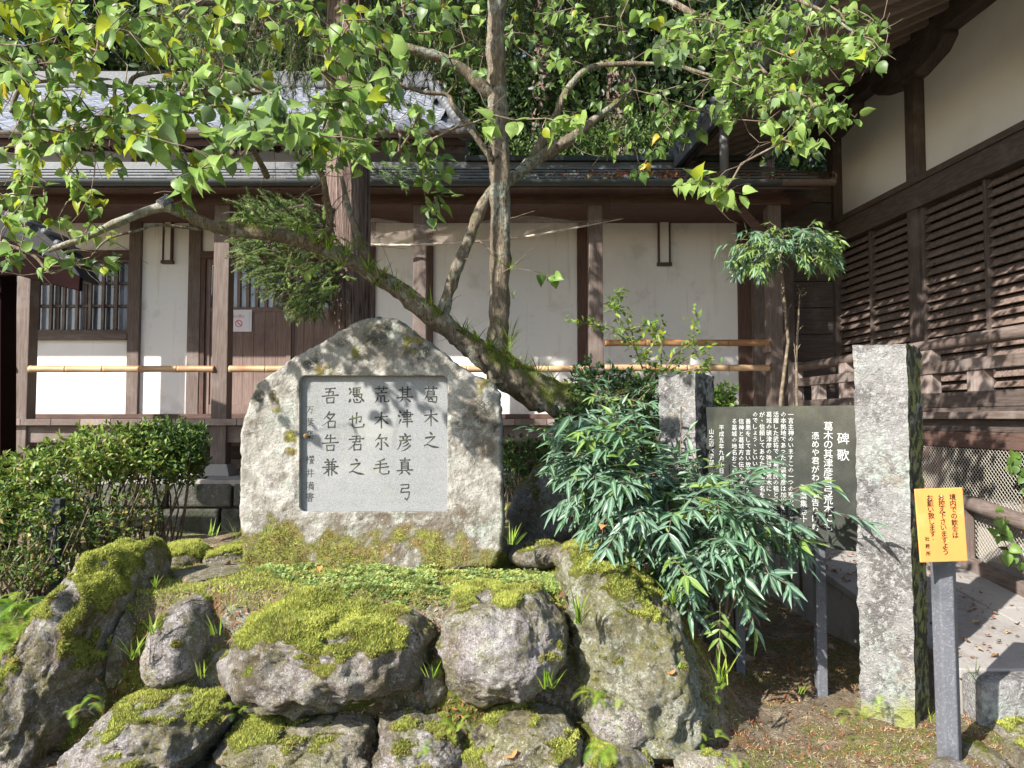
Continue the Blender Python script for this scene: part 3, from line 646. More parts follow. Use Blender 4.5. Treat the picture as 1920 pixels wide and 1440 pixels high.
for i, Yp in enumerate(yp): slab('post', WK['z'], CW-.11, CW+.06, Yp-.08, Yp+.08, PZ, ZP0)
# upper plaster panels
ed = [YB]+yp[1:]
for i in range(3): slab('plaster_panel', PLAST2, CW, CW+.08, yp[i+1]+.08, yp[i]-.08, ZB1, ZP0)
slab('tie_beam', WK['y'], CW-.13, CW+.07, YA-1, YB+.1, ZB0, ZB1)
slab('tie_beam_trim', WK['y'], CW-.16, CW-.13, YA-1, YB+.1, ZB1-.05, ZB1+.015)
slab('purlin', WK['y'], CW-.16, CW+.1, YA-2, YB+.9, ZP0, ZP0+.26)
# boat shaped bracket
for Yp in yp[:2]:
    pr = [(-.62, 0), (-.62, -.05), (-.50, -.15), (-.16, -.23), (.16, -.23), (.50, -.15), (.62, -.05), (.62, 0)]
    v = [L(CW-.15, Yp+a, ZP0+b) for a, b in pr]+[L(CW+.085, Yp+a, ZP0+b) for a, b in pr]; n = len(pr)
    MB().add(v, [tuple(range(n-1, -1, -1)), tuple(range(n, 2*n))]+[(k, (k+1) % n, n+(k+1) % n, n+k) for k in range(n)]).build('boat_bracket', WK['y'], mh, bevel=.01)
# shutters with slats
def shutter(Y0, Y1, z0, z1, nsl):
    s = thing('shutter', None, None, L(CW, (Y0+Y1)/2, z0)); s.parent = mh; s.location -= WT[mh]
    slab('shutter_back', DARKV, CW+.03, CW+.05, Y0, Y1, z0, z1, s, 0)
    for Yc in (Y0+.02, (Y0+Y1)/2, Y1-.02): slab('shutter_stile', WK['z'], CW-.075, CW-.01, Yc-.022, Yc+.022, z0, z1, s, .003)
    hs = (z1-z0)/nsl
    for (ya, yb) in ((Y0+.042, (Y0+Y1)/2-.022), ((Y0+Y1)/2+.022, Y1-.042)):
        me = None
        for k in range(nsl):
            if me is None:
                v = [L(CW-.005, ya, z0+hs*.95), L(CW-.065, ya, z0+hs*.05), L(CW-.05, ya, z0-.0), L(CW+.012, ya, z0+hs*.90)]
                v += [q+D1*(yb-ya) for q in v]
                me = mesh_np('slat', v, [(0, 1, 2, 3), (7, 6, 5, 4), (0, 4, 5, 1), (1, 5, 6, 2), (2, 6, 7, 3), (3, 7, 4, 0)], WSL)
            ob('slat', me, s, (0, 0, k*hs))
WSL = mat('louvre_slat_wood', (.15, .108, .09), [((.23, .175, .15), ('noise', 60, .45, .62, (.4, .4, .5))), ((.25, .18, .15), ('noise', 4, .5, .68)), ((.035, .022, .018), ('noise', 30, .58, .68, (1, 1, .3)))], .55, [(('noise', 60, .3, .7, (1, 1, .4)), .6, .006)])
FZ = 1.60
shutter(yp[1]+.09, YB-.12, FZ+.08, ZB0, 22)
shutter(yp[2]+.09, yp[1]-.09, FZ+.08, ZB0, 22)
shutter(yp[3]+.09, yp[2]-.09, FZ+.08, ZB0, 22)
slab('floor_sill', WK['y'], CW-.12, CW+.05, YA-1, YB, FZ-.06, FZ+.08)
# deck
Yk = YA-1.0
y = Yk; rg = random.Random(5)
while y < 8.5:
    w = .30; slab('deck_plank', WD['x'], CD-.02, CW-.12, y+.003, y+w-.003, 1.50, 1.55, bevel=.004); y += w
slab('deck_edge', WD['y'], CD-.045, CD-.02, Yk, 8.45, 1.497, 1.552)
slab('deck_fascia', WK['y'], CD+.02, CD+.09, Yk, 8.45, 1.40, 1.498)
slab('deck_beam', WR['y'], CD+.0, CD+.13, Yk, 8.45, 1.28, 1.40)
# underfloor posts
for px in (1748, 2010, 1600):
    Yp = YofPx(px, CD+.06); slab('underfloor_post', WR['z'], CD+.0, CD+.14, Yp-.07, Yp+.07, PZ+.06, 1.28)
    slab('base_stone', CONC, CD-.06, CD+.20, Yp-.15, Yp+.15, PZ-.1, PZ+.06, bevel=.02)
slab('underfloor_shade', DARKV, CW-.3, CW-.2, YA-1, YB, PZ-.4, 1.5, bevel=0)  # near-black sheet standing in for the shade under the floor
slab('foundation', CONC, CD-.02, CD+2, 3.0, 8.3, -.3, PZ-.0, bevel=.03)
# railing
def rpost(px, z0, z1, w=.075, d=.04): 
    Yp = YofPx(px, CD); slab('railing_post', WP['z'] if w > .08 or 1 else WD['z'], CD-d, CD+d, Yp-w, Yp+w, z0, z1)
MB().tube([L(CD, Yk, 2.085), L(CD, 5.6, 2.09), L(CD, 7.2, 2.075), L(CD, 8.42, 2.07)], .05, 12, wob=.08, seed=3).build('top_rail', WD['y'], mh, smooth=True)
slab('middle_rail', WD['y'], CD-.05, CD+.045, Yk, 8.42, 1.855, 1.945)
slab('bottom_rail', WK['y'], CD-.055, CD+.05, Yk, 8.42, 1.585, 1.70)
for px in (1493, 1588, 1746, 1985): rpost(px, 1.70, 1.855); rpost(px, 1.945, 2.05)
for px in (1536, 1660, 1839, 2080): rpost(px, 1.70, 1.855, .09, .038)
rpost(1493, 1.5, 2.13, .065, .06)
# far end return of railing and dark corner wall between the buildings
box('corner_boards', WK['z'], mh, XX(1468, 9.2), XX(1575, 9.2), 9.25, 9.32, 1.5, 4.6)
for k in range(9):
    z = 1.56+k*.33; box('corner_plank', WK['x'], mh, XX(1470, 9.2), XX(1574, 9.2), 9.215, 9.25, z, z+.32)
box('corner_post', WD['z'], mh, XX(1408, YW), XX(1432, YW), YW-.2, YW-.05, 1.5, 4.2)
box('corner_post', WK['z'], mh, XX(1477, 9.0), XX(1492, 9.0), 9.0, 9.15, 1.5, 3.9)
# eave: rafters, roof boards, edge
CE, ZE = 2.80, 4.70; ZW = ZP0+.27
def RL(t, Y, dz=0):  # t 0 at eave edge .. 1 at wall, beyond
    c = CE+(CW-CE)*t; return L(c, Y, ZE+(ZW-ZE)*(t*.75+.25*t*t)+dz)
Y = 3.0; nr = 0
while Y < 10.3:
    for (t0, t1) in ((0.03, .5), (.5, 1.02)): 
        MB().bar(RL(t0, Y), RL(t1, Y), .07, .085).build('rafter', WP['x'], mh)  # paler wood on rafters and boards stands in for sunlight bounced upward
    Y += .30
for (t0, t1) in [(k/8, (k+1)/8) for k in range(9)]:
    MB().hexa([RL(t0, 2.4, .05), RL(t1, 2.4, .05), RL(t1, 10.8, .05), RL(t0, 10.8, .05), RL(t0, 2.4, .075), RL(t1, 2.4, .075), RL(t1, 10.8, .075), RL(t0, 10.8, .075)]).build('roof_board', WD['y'], mh)
MB().bar(RL(0, 2.4, .05), RL(0, 10.8, .05), .07, .20).build('eave_edge', TILED, mh, bevel=.01)
MB().bar(RL(.04, 2.4, -.02), RL(.04, 10.8, -.02), .05, .12).build('eave_purlin', WK['y'], mh, bevel=.01)
gutter
# end verge of the hall roof (seen above the corridor roof)
MB().bar(RL(-.02, 10.8, .06), RL(1.4, 10.8, .06), .12, .22).build('verge_board', TILED, mh, bevel=.01)
for k in range(38):
    Yk2 = 2.5+k*.22; MB().tube([RL(-.03, Yk2, .17), RL(.02, Yk2, .17)], .06, 10).build('eave_end_tile', TILED, mh)
MB().hexa([RL(-.02, 2.4, .09), L(7, 2.4, 7.2), L(7, 10.8, 7.2), RL(-.02, 10.8, .09), RL(-.02, 2.4, .16), L(7, 2.4, 7.3), L(7, 10.8, 7.3), RL(-.02, 10.8, .16)]).build('roof_surface', TILED, mh)
# ================================================================== fence on the ramp with wire mesh
fx = lambda Y: 3.31-.054*(Y-5.5)
fn = thing('ramp_fence', 'low weathered rail fence backed with wire netting along the right edge of the ramp', 'fence', (fx(5), 5, .3))
def fp(Y, h, dx=0): return Vector((fx(Y)+dx, Y, rampz(Y)+h))
MB().tube([fp(5.62, .455), fp(5.58, .47), fp(5.4, .475), fp(4.2, .475), fp(3.0, .475)], [.03, .05, .055, .055, .055], 12, wob=.06).build('top_rail', WD['y'], fn, smooth=True)
bar('bottom_rail', WD['y'], fn, fp(6.9, .04), fp(3.0, .04), .07, .08)
for Yq in (5.5, 4.35, 6.8): box('fence_post', WD['z'], fn, fx(Yq)-.04, fx(Yq)+.04, Yq-.05, Yq+.05, rampz(Yq)-.1, rampz(Yq)+.43)
mb = MB()
def wires(mb, x0, Ya, Yb, z0f, z1f, sp=.034, th=.0016):
    n = int((Yb-Ya)/sp*1.0); H = z1f(Ya)-z0f(Ya)
    for sgn in (1, -1):
        k = -int(H/sp)-1
        while k < n+int(H/sp)+1:
            y0 = Ya+k*sp; t0, t1 = 0.0, H
            ya, yb = y0, y0+sgn*H
            # clip
            lo, hi = Ya, Yb
            def clip(yv): return (yv-y0)*sgn
            ta = max(0, min(clip(lo), clip(hi))); tb = min(H, max(clip(lo), clip(hi)))
            if tb > ta:
                A = Vector((x0(y0+sgn*ta), y0+sgn*ta, z0f(y0+sgn*ta)+ta)); B = Vector((x0(y0+sgn*tb), y0+sgn*tb, z0f(y0+sgn*tb)+tb))
                mb.tube([A, B], th, 3, cap=False)
            k += 1
wires(mb, lambda Y: fx(Y)+.05, 3.6, 7.0, lambda Y: .50+.0*Y, lambda Y: 1.28)
mb.build('wire_netting', WIRE, fn, kind='stuff')
# ================================================================== shrine roof at left edge
sr = thing('small_roofed_shrine', 'corner of a small deep maroon painted shrine roof with grey tiles at the left edge', 'small shrine', (-4.6, 6.2, 0))
YR = 6.2
pl = [(-420, 180), (-260, 330), (-60, 385), (40, 412), (112, 448), (158, 496), (152, 510)]
un = [(-420, 250), (-260, 400), (-60, 455), (30, 480), (100, 506), (148, 532)]
def extr(name, poly, Y0, Y1, m, **k):
    n = len(poly); v = [P(a, b, Y0) for a, b in poly]; v2 = [q+Vector((0, Y1-Y0, 0)) for q in v]
    return MB().add(v+v2, [tuple(range(n)), tuple(range(2*n-1, n-1, -1))]+[(k_, n+k_, n+(k_+1) % n, (k_+1) % n) for k_ in range(n)]).build(name, m, sr, **k)
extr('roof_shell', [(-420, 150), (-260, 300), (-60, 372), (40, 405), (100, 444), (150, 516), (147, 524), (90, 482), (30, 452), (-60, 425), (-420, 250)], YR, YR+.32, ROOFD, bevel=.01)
extr('gable_board', [(-420, 250), (-60, 425), (30, 455), (62, 470), (100, 490), (150, 520), (148, 545), (60, 524), (30, 515), (-60, 520), (-420, 500)], YR-.03, YR+.02, MAROON, bevel=.005)
for k in range(7):
    a = [(-60, 378), (-22, 391), (14, 402), (48, 416), (82, 433), (106, 455), (128, 484)][k]
    c = P(a[0], a[1], YR-.05); MB().tube([c, c+Vector((0, .32, 0))], .026, 10).build('ridge_roll_tile', TILED, sr, smooth=True)
extr('tie_board', [(-420, 515), (2, 520), (2, 548), (-420, 545)], YR+.05, YR+.12, MAROON)
extr('pillar', [(-40, 500), (2, 500), (0, 1100), (-44, 1100)], YR+.1, YR+.3, MAROON)
extr('cross_beam', [(-300, 736), (12, 738), (12, 762), (-300, 762)], YR+.3, YR+.42, MAROON)
extr('small_bracket', [(-20, 548), (14, 556), (14, 700), (-20, 700)], YR+.35, YR+.42, WR['z'])
# ================================================================== ROCKS
_ico = {}
def ico(s):
    if s not in _ico:
        import bmesh
        bm = bmesh.new(); bmesh.ops.create_icosphere(bm, subdivisions=s, radius=1)
        V = np.array([v.co[:] for v in bm.verts]); T = np.array([[v.index for v in f.verts] for f in bm.faces]); bm.free(); _ico[s] = (V, T)
    return _ico[s]
def moss_blades(parent, V, T, M, n, L=.012, w=.0028, kinds=(0, 1, 3), wts=None, name='moss', up=.5, nmin=.22):
    """scatter small tufts over the triangles, weighted by area and moss mask"""
    a, b, c = V[T[:, 0]], V[T[:, 1]], V[T[:, 2]]; cr = np.cross(b-a, c-a); ar = np.linalg.norm(cr, axis=1)*.5; fn = cr/np.maximum(ar[:, None]*2, 1e-12)
    m = M[T].mean(1); wt = ar*np.where(m > nmin, m, 0)
    X, Y_, D = proj((a+b+c)/3); vis = (X > -60) & (X < 1980) & (Y_ < 1520); wt = wt*vis
    wt = wt*np.where((fn*(np.array([0, 0, CH])-a)).sum(1) > -.35*np.linalg.norm(a-np.array([0, 0, CH]), axis=1), 1, .05)
    if wt.sum() <= 0: return
    n = int(n); i = RNG.choice(len(T), n, p=wt/wt.sum()); u = RNG.random((n, 2)); s_ = u.sum(1) > 1; u[s_] = 1-u[s_]
    p = a[i]+u[:, :1]*(b-a)[i]+u[:, 1:]*(c-a)[i]
    d = fn[i]+RNG.normal(size=(n, 3))*.55; d[:, 2] += up
    hue = vnoise(p*7, 5)*1.1+RNG.normal(size=n)*.45+(.85-m[i])*1.7
    k = np.select([hue < -.1, hue < .55, hue < 1.3], [kinds[0], kinds[-1], kinds[1]], 2)
    sc = L*RNG.uniform(.5, 1.25, n)*(.45+.75*m[i])
    pr = (np.array([(-.14, 0, 0), (.14, 0, 0), (0, 1, .1)]), np.array([(0, 1, 2)]))
    v, t = inst(pr, p-fn[i]*.001, d, RNG.normal(size=(n, 3)), sc, wid=w/L*6)
    ob(name, mesh_np(name, v, t, MOSSL, k), parent, kind='stuff')
ROCKS = []
def rock(label, poly, Y, depth, m, moss=.5, seed=0, lean=.35, sub=6, rough=.062, spots=(), square=.72, blades=9000, name='rock', upm=.55, cat='rock', bare=()):
    pl = np.array([tuple(P(a, b, Y)) for a, b in poly])[:, [0, 2]]
    c = (pl.max(0)+pl.min(0))/2; q = (pl-c)*1.06; an = np.arctan2(q[:, 1], q[:, 0]); rr = np.hypot(q[:, 0], q[:, 1]); o_ = np.argsort(an); an = an[o_]; rr = rr[o_]
    V, T = ico(sub); V = V.copy(); rp = np.random.default_rng(seed+500)
    for _ in range(11 if rough > .03 else 6):
        n_ = rp.normal(size=3); n_ /= np.linalg.norm(n_); c_ = rp.uniform(.74, .93); s_ = V@n_; V = V-np.outer(np.maximum(s_-c_, 0)*.8, n_)
    th = np.arctan2(V[:, 2], V[:, 0]); r2 = np.hypot(V[:, 0], V[:, 2])
    ax = np.concatenate([an-2*math.pi, an, an+2*math.pi]); rx = np.tile(rr, 3)
    g = np.linspace(-math.pi, math.pi, 181); Rg = np.interp(g, ax, rx); ker = np.array([.1, .2, .4, .2, .1]); Rg = np.convolve(np.concatenate([Rg[-3:-1], Rg, Rg[1:3]]), ker, 'valid')
    Rt = np.interp(th, g, Rg); k = r2**square
    x = c[0]+Rt*k*np.cos(th); z = c[1]+Rt*k*np.sin(th); y = Y+depth*np.sign(V[:, 1])*np.abs(V[:, 1])**.8
    y = y+lean*(z-c[1])
    W_ = np.stack([x, y, z], 1); N = vnormals(W_, T)
    size = float(rr.mean()); amp = rough*(size/.3)
    d = fbm(W_+seed*7.7, 3.2, 3, seed)*amp+fbm(W_+seed*3.1, 7, 5, seed+3, ridge=True)*amp*.62+fbm(W_, 34, 3, seed+5, ridge=True)*.009
    W_ = W_+N*d[:, None]; N = vnormals(W_, T)
    mo = (N[:, 2]-upm)*1.3+fbm(W_, 6, 5, seed+9)*1.5+moss-.28
    X, Yp, D = proj(W_)
    for (sx, sy, sr, sv) in spots: mo = mo+sv*np.exp(-(((X-sx)**2+(Yp-sy)**2)/sr**2))
    mo = np.clip(mo, 0, 1); mo = sstep(mo, .22, .80)
    cush = mo*.012+mo*np.clip(fbm(W_, 14, 3, 77), -.4, 1)*.016
    W_ = W_+N*cush[:, None]; W_[:, 2] += cush*.35
    px_ = np.array([a for a, _ in poly], float); py_ = np.array([b for _, b in poly], float); px_ = px_+np.where(px_ > px_.mean(), 6, -6); py_[py_ == py_.max()] += 8
    for it in range(4):
        X, Yp, D = proj(W_); s = (px_.max()-px_.min())/(X.max()-X.min()); mx = (W_[:, 0].max()+W_[:, 0].min())/2
        W_[:, 0] = mx+(W_[:, 0]-mx)*s; X, Yp, D = proj(W_); W_[:, 0] += ((px_.max()+px_.min())-(X.max()+X.min()))/2/F*Y
        s = (py_.max()-py_.min())/(Yp.max()-Yp.min()); mz = W_[:, 2].min(); W_[:, 2] = mz+(W_[:, 2]-mz)*s
        X, Yp, D = proj(W_); W_[:, 2] -= (py_.min()-Yp.min())/F*Y
    me = mesh_np('rock_body', W_, T, m, smooth=True)
    at = me.attributes.new('moss', 'FLOAT', 'POINT'); at.data.foreach_set('value', mo.astype(np.float32))
    t = thing(name, label, cat, (float(c[0]), Y, float(pl[:, 1].min())))
    ob('body', me, t)
    if blades and moss > 0: moss_blades(t, W_, T, mo, blades)
    ROCKS.append((W_, T)); return t, W_, T, mo
rock('largest mossy boulder with a bare streak on its flank, sloping down to the ferns', [(215, 1008), (285, 1022), (312, 1062), (314, 1110), (276, 1180), (266, 1235), (238, 1295), (200, 1340), (150, 1390), (110, 1460), (0, 1500), (-60, 1480), (-50, 1350), (0, 1272), (62, 1180), (110, 1118), (165, 1048)], 3.75, .42, RKP, .74, 1, .15, blades=52000,
     spots=[(250, 1050, 70, 1.), (215, 1140, 75, .9), (90, 1150, 45, .9), (180, 1215, 60, .8), (150, 1110, 28, -1.6), (110, 1180, 32, -1.5), (55, 1240, 38, -1.5), (90, 1250, 30, -.6), (225, 1050, 13, -2.2), (60, 1340, 90, -.5)])
rock('rounded dark grey bare topped boulder between the largest and the long mossy boulders', [(286, 1132), (330, 1098), (388, 1096), (415, 1140), (420, 1200), (402, 1262), (332, 1284), (272, 1272), (268, 1190)], 3.72, .27, RKP, .30, 2, .2, sub=5, rough=.03, blades=5000, spots=[(420, 1150, 25, .8), (285, 1150, 16, .7), (330, 1110, 40, -.8)])
rock('broad pale boulder with moss on its upper left edge at the lower left', [(150, 1362), (205, 1300), (300, 1272), (372, 1278), (432, 1310), (446, 1350), (430, 1440), (380, 1520), (90, 1530), (100, 1440)], 3.38, .34, RKP, .22, 3, .35, blades=12000, spots=[(190, 1310, 45, .9), (420, 1310, 40, .8), (300, 1390, 60, -.5)])
rock('long boulder capped with bright yellow-green moss below the inscribed stone', [(436, 1150), (500, 1100), (620, 1094), (720, 1102), (792, 1118), (812, 1160), (802, 1220), (772, 1285), (720, 1305), (650, 1325), (600, 1340), (540, 1345), (470, 1310), (412, 1250), (424, 1190)], 3.66, .38, RKP, .30, 4, .22, blades=45000,
     spots=[(560, 1115, 80, 1.1), (720, 1130, 80, 1.2), (480, 1120, 60, .9), (640, 1110, 120, .6), (440, 1200, 20, .8), (560, 1200, 40, .5), (610, 1240, 35, .4), (690, 1190, 20, -.7), (500, 1190, 30, -.6), (640, 1170, 30, -.5)])
rock('squarish grey boulder with moss on its top corners in the middle of the rockery', [(826, 1100), (900, 1086), (962, 1092), (1042, 1128), (1062, 1180), (1044, 1240), (1000, 1290), (935, 1322), (868, 1312), (830, 1282), (818, 1200)], 3.58, .30, RKP, .22, 5, .16, blades=20000, spots=[(860, 1100, 40, .7), (955, 1115, 40, .9), (840, 1180, 22, .8), (1040, 1160, 30, .6), (850, 1240, 35, .6), (900, 1150, 40, -.6)])
rock('tall greenish grey boulder at the right end of the rockery beside the nandina', [(1050, 1022), (1100, 1008), (1160, 1036), (1240, 1108), (1290, 1200), (1320, 1290), (1322, 1370), (1290, 1430), (1180, 1440), (1110, 1372), (1072, 1270), (1060, 1180), (1046, 1100)], 3.75, .36, RKG, .34, 6, .30, blades=22000, spots=[(1090, 1060, 50, .9), (1170, 1080, 50, .8), (1230, 1110, 30, .6), (1080, 1200, 18, .7), (1130, 1130, 25, -.8), (1200, 1200, 60, -.4), (1210, 1300, 60, -.5)])
rock('smooth bulging pinkish stone at the foot of the tall right boulder', [(1106, 1308), (1165, 1288), (1222, 1318), (1222, 1368), (1172, 1400), (1122, 1376)], 3.42, .13, RKP, .10, 7, .1, sub=5, rough=.02, blades=800, name='stone')
rock('low sandy boulder with crumbly face at the bottom, under the long mossy one', [(420, 1330), (520, 1330), (620, 1325), (700, 1312), (720, 1360), (700, 1530), (370, 1530), (395, 1430)], 3.45, .28, RKS, .26, 8, .3, blades=10000, spots=[(450, 1350, 40, .6)])
rock('narrow grey boulder at the bottom centre, left of the pointed sandy one', [(690, 1318), (790, 1306), (870, 1325), (890, 1400), (880, 1530), (680, 1530), (690, 1400)], 3.42, .26, RKP, .26, 9, .3, blades=9000, spots=[(850, 1340, 40, .8)])
rock('pointed sandy boulder with vertical grain at the bottom centre', [(945, 1306), (1000, 1300), (1060, 1340), (1096, 1420), (1100, 1530), (850, 1530), (890, 1400)], 3.40, .27, RKS, .24, 10, .3, blades=8000, spots=[(870, 1420, 30, .8), (1070, 1380, 35, .7)])
rock('small mossy stone at the bottom between the pointed one and the greenish boulder', [(1080, 1400), (1130, 1375), (1200, 1400), (1225, 1470), (1200, 1530), (1080, 1530)], 3.28, .18, RKP, .30, 11, .2, sub=5, blades=4000, name='stone')
rock('narrow shaded stone wedged between the largest and the rounded boulders', [(222, 1130), (262, 1108), (292, 1150), (288, 1220), (268, 1285), (232, 1310), (205, 1260)], 3.80, .2, RKP, .45, 41, .1, sub=5, blades=5000, name='stone')
rock('small purple stone in the gap between the long mossy and the middle boulders', [(795, 1250), (822, 1235), (842, 1270), (838, 1320), (800, 1325)], 3.62, .12, RKP, .1, 42, .1, sub=4, blades=500, name='stone')
rock('dark stone filling the gap under the rounded boulder', [(395, 1290), (440, 1270), (470, 1310), (455, 1350), (405, 1345)], 3.70, .14, RKS, .5, 43, .1, sub=5, blades=2500, name='stone')
rock('brown crevice stone wedged between the rounded and the long mossy boulders', [(395, 1200), (430, 1180), (470, 1260), (480, 1330), (400, 1330), (380, 1270)], 3.78, .18, RKS, .40, 12, .1, sub=5, blades=3000, name='stone')
rock('pale rounded stone half buried at the bottom right of the greenish boulder', [(1268, 1425), (1300, 1404), (1360, 1406), (1396, 1432), (1396, 1480), (1268, 1480)], 3.18, .08, RKS, .10, 13, .1, sub=5, rough=.015, blades=800, name='stone')
rock('flat stepping stone in the soil at the bottom edge', [(1490, 1450), (1530, 1438), (1610, 1438), (1655, 1452), (1650, 1475), (1490, 1475)], 3.16, .07, RKS, -.4, 14, .4, sub=5, rough=.012, blades=0, name='stone')
rock('pale flat stone at the bottom, left of the stepping stone', [(1395, 1452), (1440, 1442), (1500, 1450), (1500, 1480), (1395, 1480)], 3.14, .06, RKS, -.4, 24, .3, sub=5, rough=.012, blades=0, name='stone')
rock('pale rounded stone in front of the foot of the sign post', [(1744, 1440), (1770, 1418), (1815, 1418), (1838, 1440), (1836, 1485), (1744, 1485)], 3.16, .08, RKP, -.3, 15, .2, sub=5, rough=.02, blades=0, name='stone')
rock('mottled stone beside the foot of the sign post, in front of the path edge', [(1798, 1408), (1815, 1382), (1860, 1380), (1892, 1405), (1896, 1450), (1800, 1460)], 3.45, .12, RKP, .05, 16, .2, sub=5, rough=.02, blades=0, name='stone')
rock('last stone at the bottom right corner', [(1885, 1410), (1930, 1380), (1990, 1400), (1990, 1480), (1885, 1480)], 3.4, .14, RKS, .15, 17, .2, sub=5, rough=.02, blades=700, name='stone')
rock('rough stone under the path edge at the right', [(1840, 1355), (1880, 1330), (1960, 1330), (1980, 1400), (1850, 1410)], 3.72, .16, RKS, .2, 18, .2, sub=5, rough=.02, blades=1500, name='stone')
rock('low mossy stone behind the largest boulder', [(300, 1030), (345, 1012), (385, 1022), (400, 1045), (385, 1072), (305, 1070)], 4.6, .22, RKP, .75, 19, 0, sub=5, rough=.02, blades=7000, name='stone')
rock('low mossy stone at the left foot of the inscribed stone', [(385, 1040), (410, 1020), (455, 1016), (470, 1040), (460, 1060), (395, 1062)], 4.6, .2, RKP, .75, 20, 0, sub=5, rough=.02, blades=7000, name='stone')
rock('flat bare slab lying on the moss left of the inscribed stone', [(330, 1062), (380, 1050), (455, 1052), (465, 1062), (430, 1078), (345, 1080)], 4.25, .20, RKS, -.4, 21, .8, sub=5, rough=.01, blades=0, name='stone', cat='slab')
rock('small white flat stone in the moss in front of the inscribed stone', [(462, 1090), (490, 1080), (548, 1082), (552, 1094), (505, 1100), (465, 1100)], 4.0, .09, RKS, -.4, 22, .5, sub=4, rough=.01, blades=0, name='stone', cat='slab')
rock('mossy stone half hidden under the nandina left of the small pillar', [(1040, 1030), (1070, 1012), (1110, 1015), (1125, 1040), (1110, 1070), (1045, 1065)], 3.95, .14, RKP, .45, 23, 0, sub=5, rough=.02, blades=3000, name='stone')
# rock skirt: earth and rubble behind and between the boulders
def skirt():
    xs_ = np.arange(-2.3, .62, .022); ss = np.linspace(0, 1, 46)
    gx, gs = np.meshgrid(xs_, ss); x = gx.ravel(); s = gs.ravel()
    y = 3.46+.30*s+.12*np.abs(x+.4)*.3; z = -.02+.66*s**.85
    y = y+.18*sstep(s, .85, 1)
    p = np.stack([x, y, z], 1); d = fbm(p, 4.5, 4, 41)*.06+fbm(p, 16, 3, 43, ridge=True)*.028
    p[:, 1] -= d; p[:, 2] += d*.3
    nx = len(xs_); i = (np.arange(nx-1)[None]+(np.arange(len(ss)-1)*nx)[:, None]).ravel(); f = np.stack([i, i+1, i+nx+1, i+nx], 1)
    mo = np.clip(fbm(p, 4, 4, 51)*1.3+.30, 0, 1)
    me = mesh_np('rubble_bank', p, f, RKS, smooth=True); at = me.attributes.new('moss', 'FLOAT', 'POINT'); at.data.foreach_set('value', mo.astype(np.float32))
    o = ob('rubble_bank', me, kind='structure')
    T = np.concatenate([f[:, :3], f[:, [0, 2, 3]]]); return p, T, mo
SK = skirt()
mt = thing('bank_moss', None, None, (0, 3.5, 0)); mt['kind'] = 'stuff'
moss_blades(mt, *SK, 14000, name='moss_tufts')
_p, _T, _m = SK; _i = RNG.integers(0, len(_p), 3800); _d = RNG.normal(size=(3800, 3)); _d[:, 2] -= .3
leaves(mt, LANCE, LITT, _p[_i]+np.array([0, -.012, .004]), _d, RNG.normal(size=(3800, 3))+np.array([0, -1.2, .6]), RNG.uniform(.012, .04, 3800), RNG.choice(4, 3800, p=[.45, .15, .35, .05]), stuffname='crevice_litter')
# ================================================================== INSCRIBED MONUMENT
YM = 4.30
mon = thing('inscribed_monument', 'large pale weathered stone with pointed top and inset panel of engraved characters', 'stone monument', tuple(P(700, 1060, YM)))
outl = [(455, 1052), (450, 1000), (447, 940), (449, 890), (446, 850), (452, 800), (462, 768), (468, 740), (482, 718), (520, 692), (560, 664), (600, 641), (640, 618), (668, 603), (686, 596), (706, 592), (735, 596), (752, 606), (775, 622), (800, 640), (830, 660), (860, 686), (890, 704), (922, 718), (936, 738), (940, 790), (942, 860), (943, 930), (945, 990), (941, 1030), (925, 1050), (850, 1056), (780, 1060), (700, 1064), (620, 1066), (560, 1070), (500, 1072), (470, 1066)]
def YF(z): return YM+.06*(z-1.1)     # slight backward lean
def mp(px, py):
    v = P(px, py, YM); return P(px, py, YF(v.z))
rx0, rx1, ry0, ry1, rr = 561.5, 839, 704.5, 960, 11
NTH = 560
th = np.linspace(0, 2*math.pi, NTH, endpoint=False); cpx, cpy = 700.0, 832.0
outl = [(a, b+14 if b > 1045 else b) for a, b in outl]; oa = np.array(outl, float); oang = np.arctan2(-(oa[:, 1]-cpy), oa[:, 0]-cpx)
# closed polyline ray intersection
def rayhit(poly, t):
    dx, dy = math.cos(t), -math.sin(t); best = 0
    n = len(poly)
    for i in range(n):
        x1, y1 = poly[i]; x2, y2 = poly[(i+1) % n]; ex, ey = x2-x1, y2-y1; den = dx*ey-dy*ex
        if abs(den) < 1e-9: continue
        s = ((x1-cpx)*ey-(y1-cpy)*ex)/den; u = ((x1-cpx)*dy-(y1-cpy)*dx)/den
        if s > 0 and -1e-6 <= u <= 1+1e-6: best = max(best, s)
    return best
rect = []
for (cx, cy, a0) in ((rx1-rr, ry0+rr, 0), (rx0+rr, ry0+rr, 90), (rx0+rr, ry1-rr, 180), (rx1-rr, ry1-rr, 270)):
    for k in range(9): a = R(a0+k*90/8); rect.append((cx+rr*math.cos(a), cy-rr*math.sin(a)))
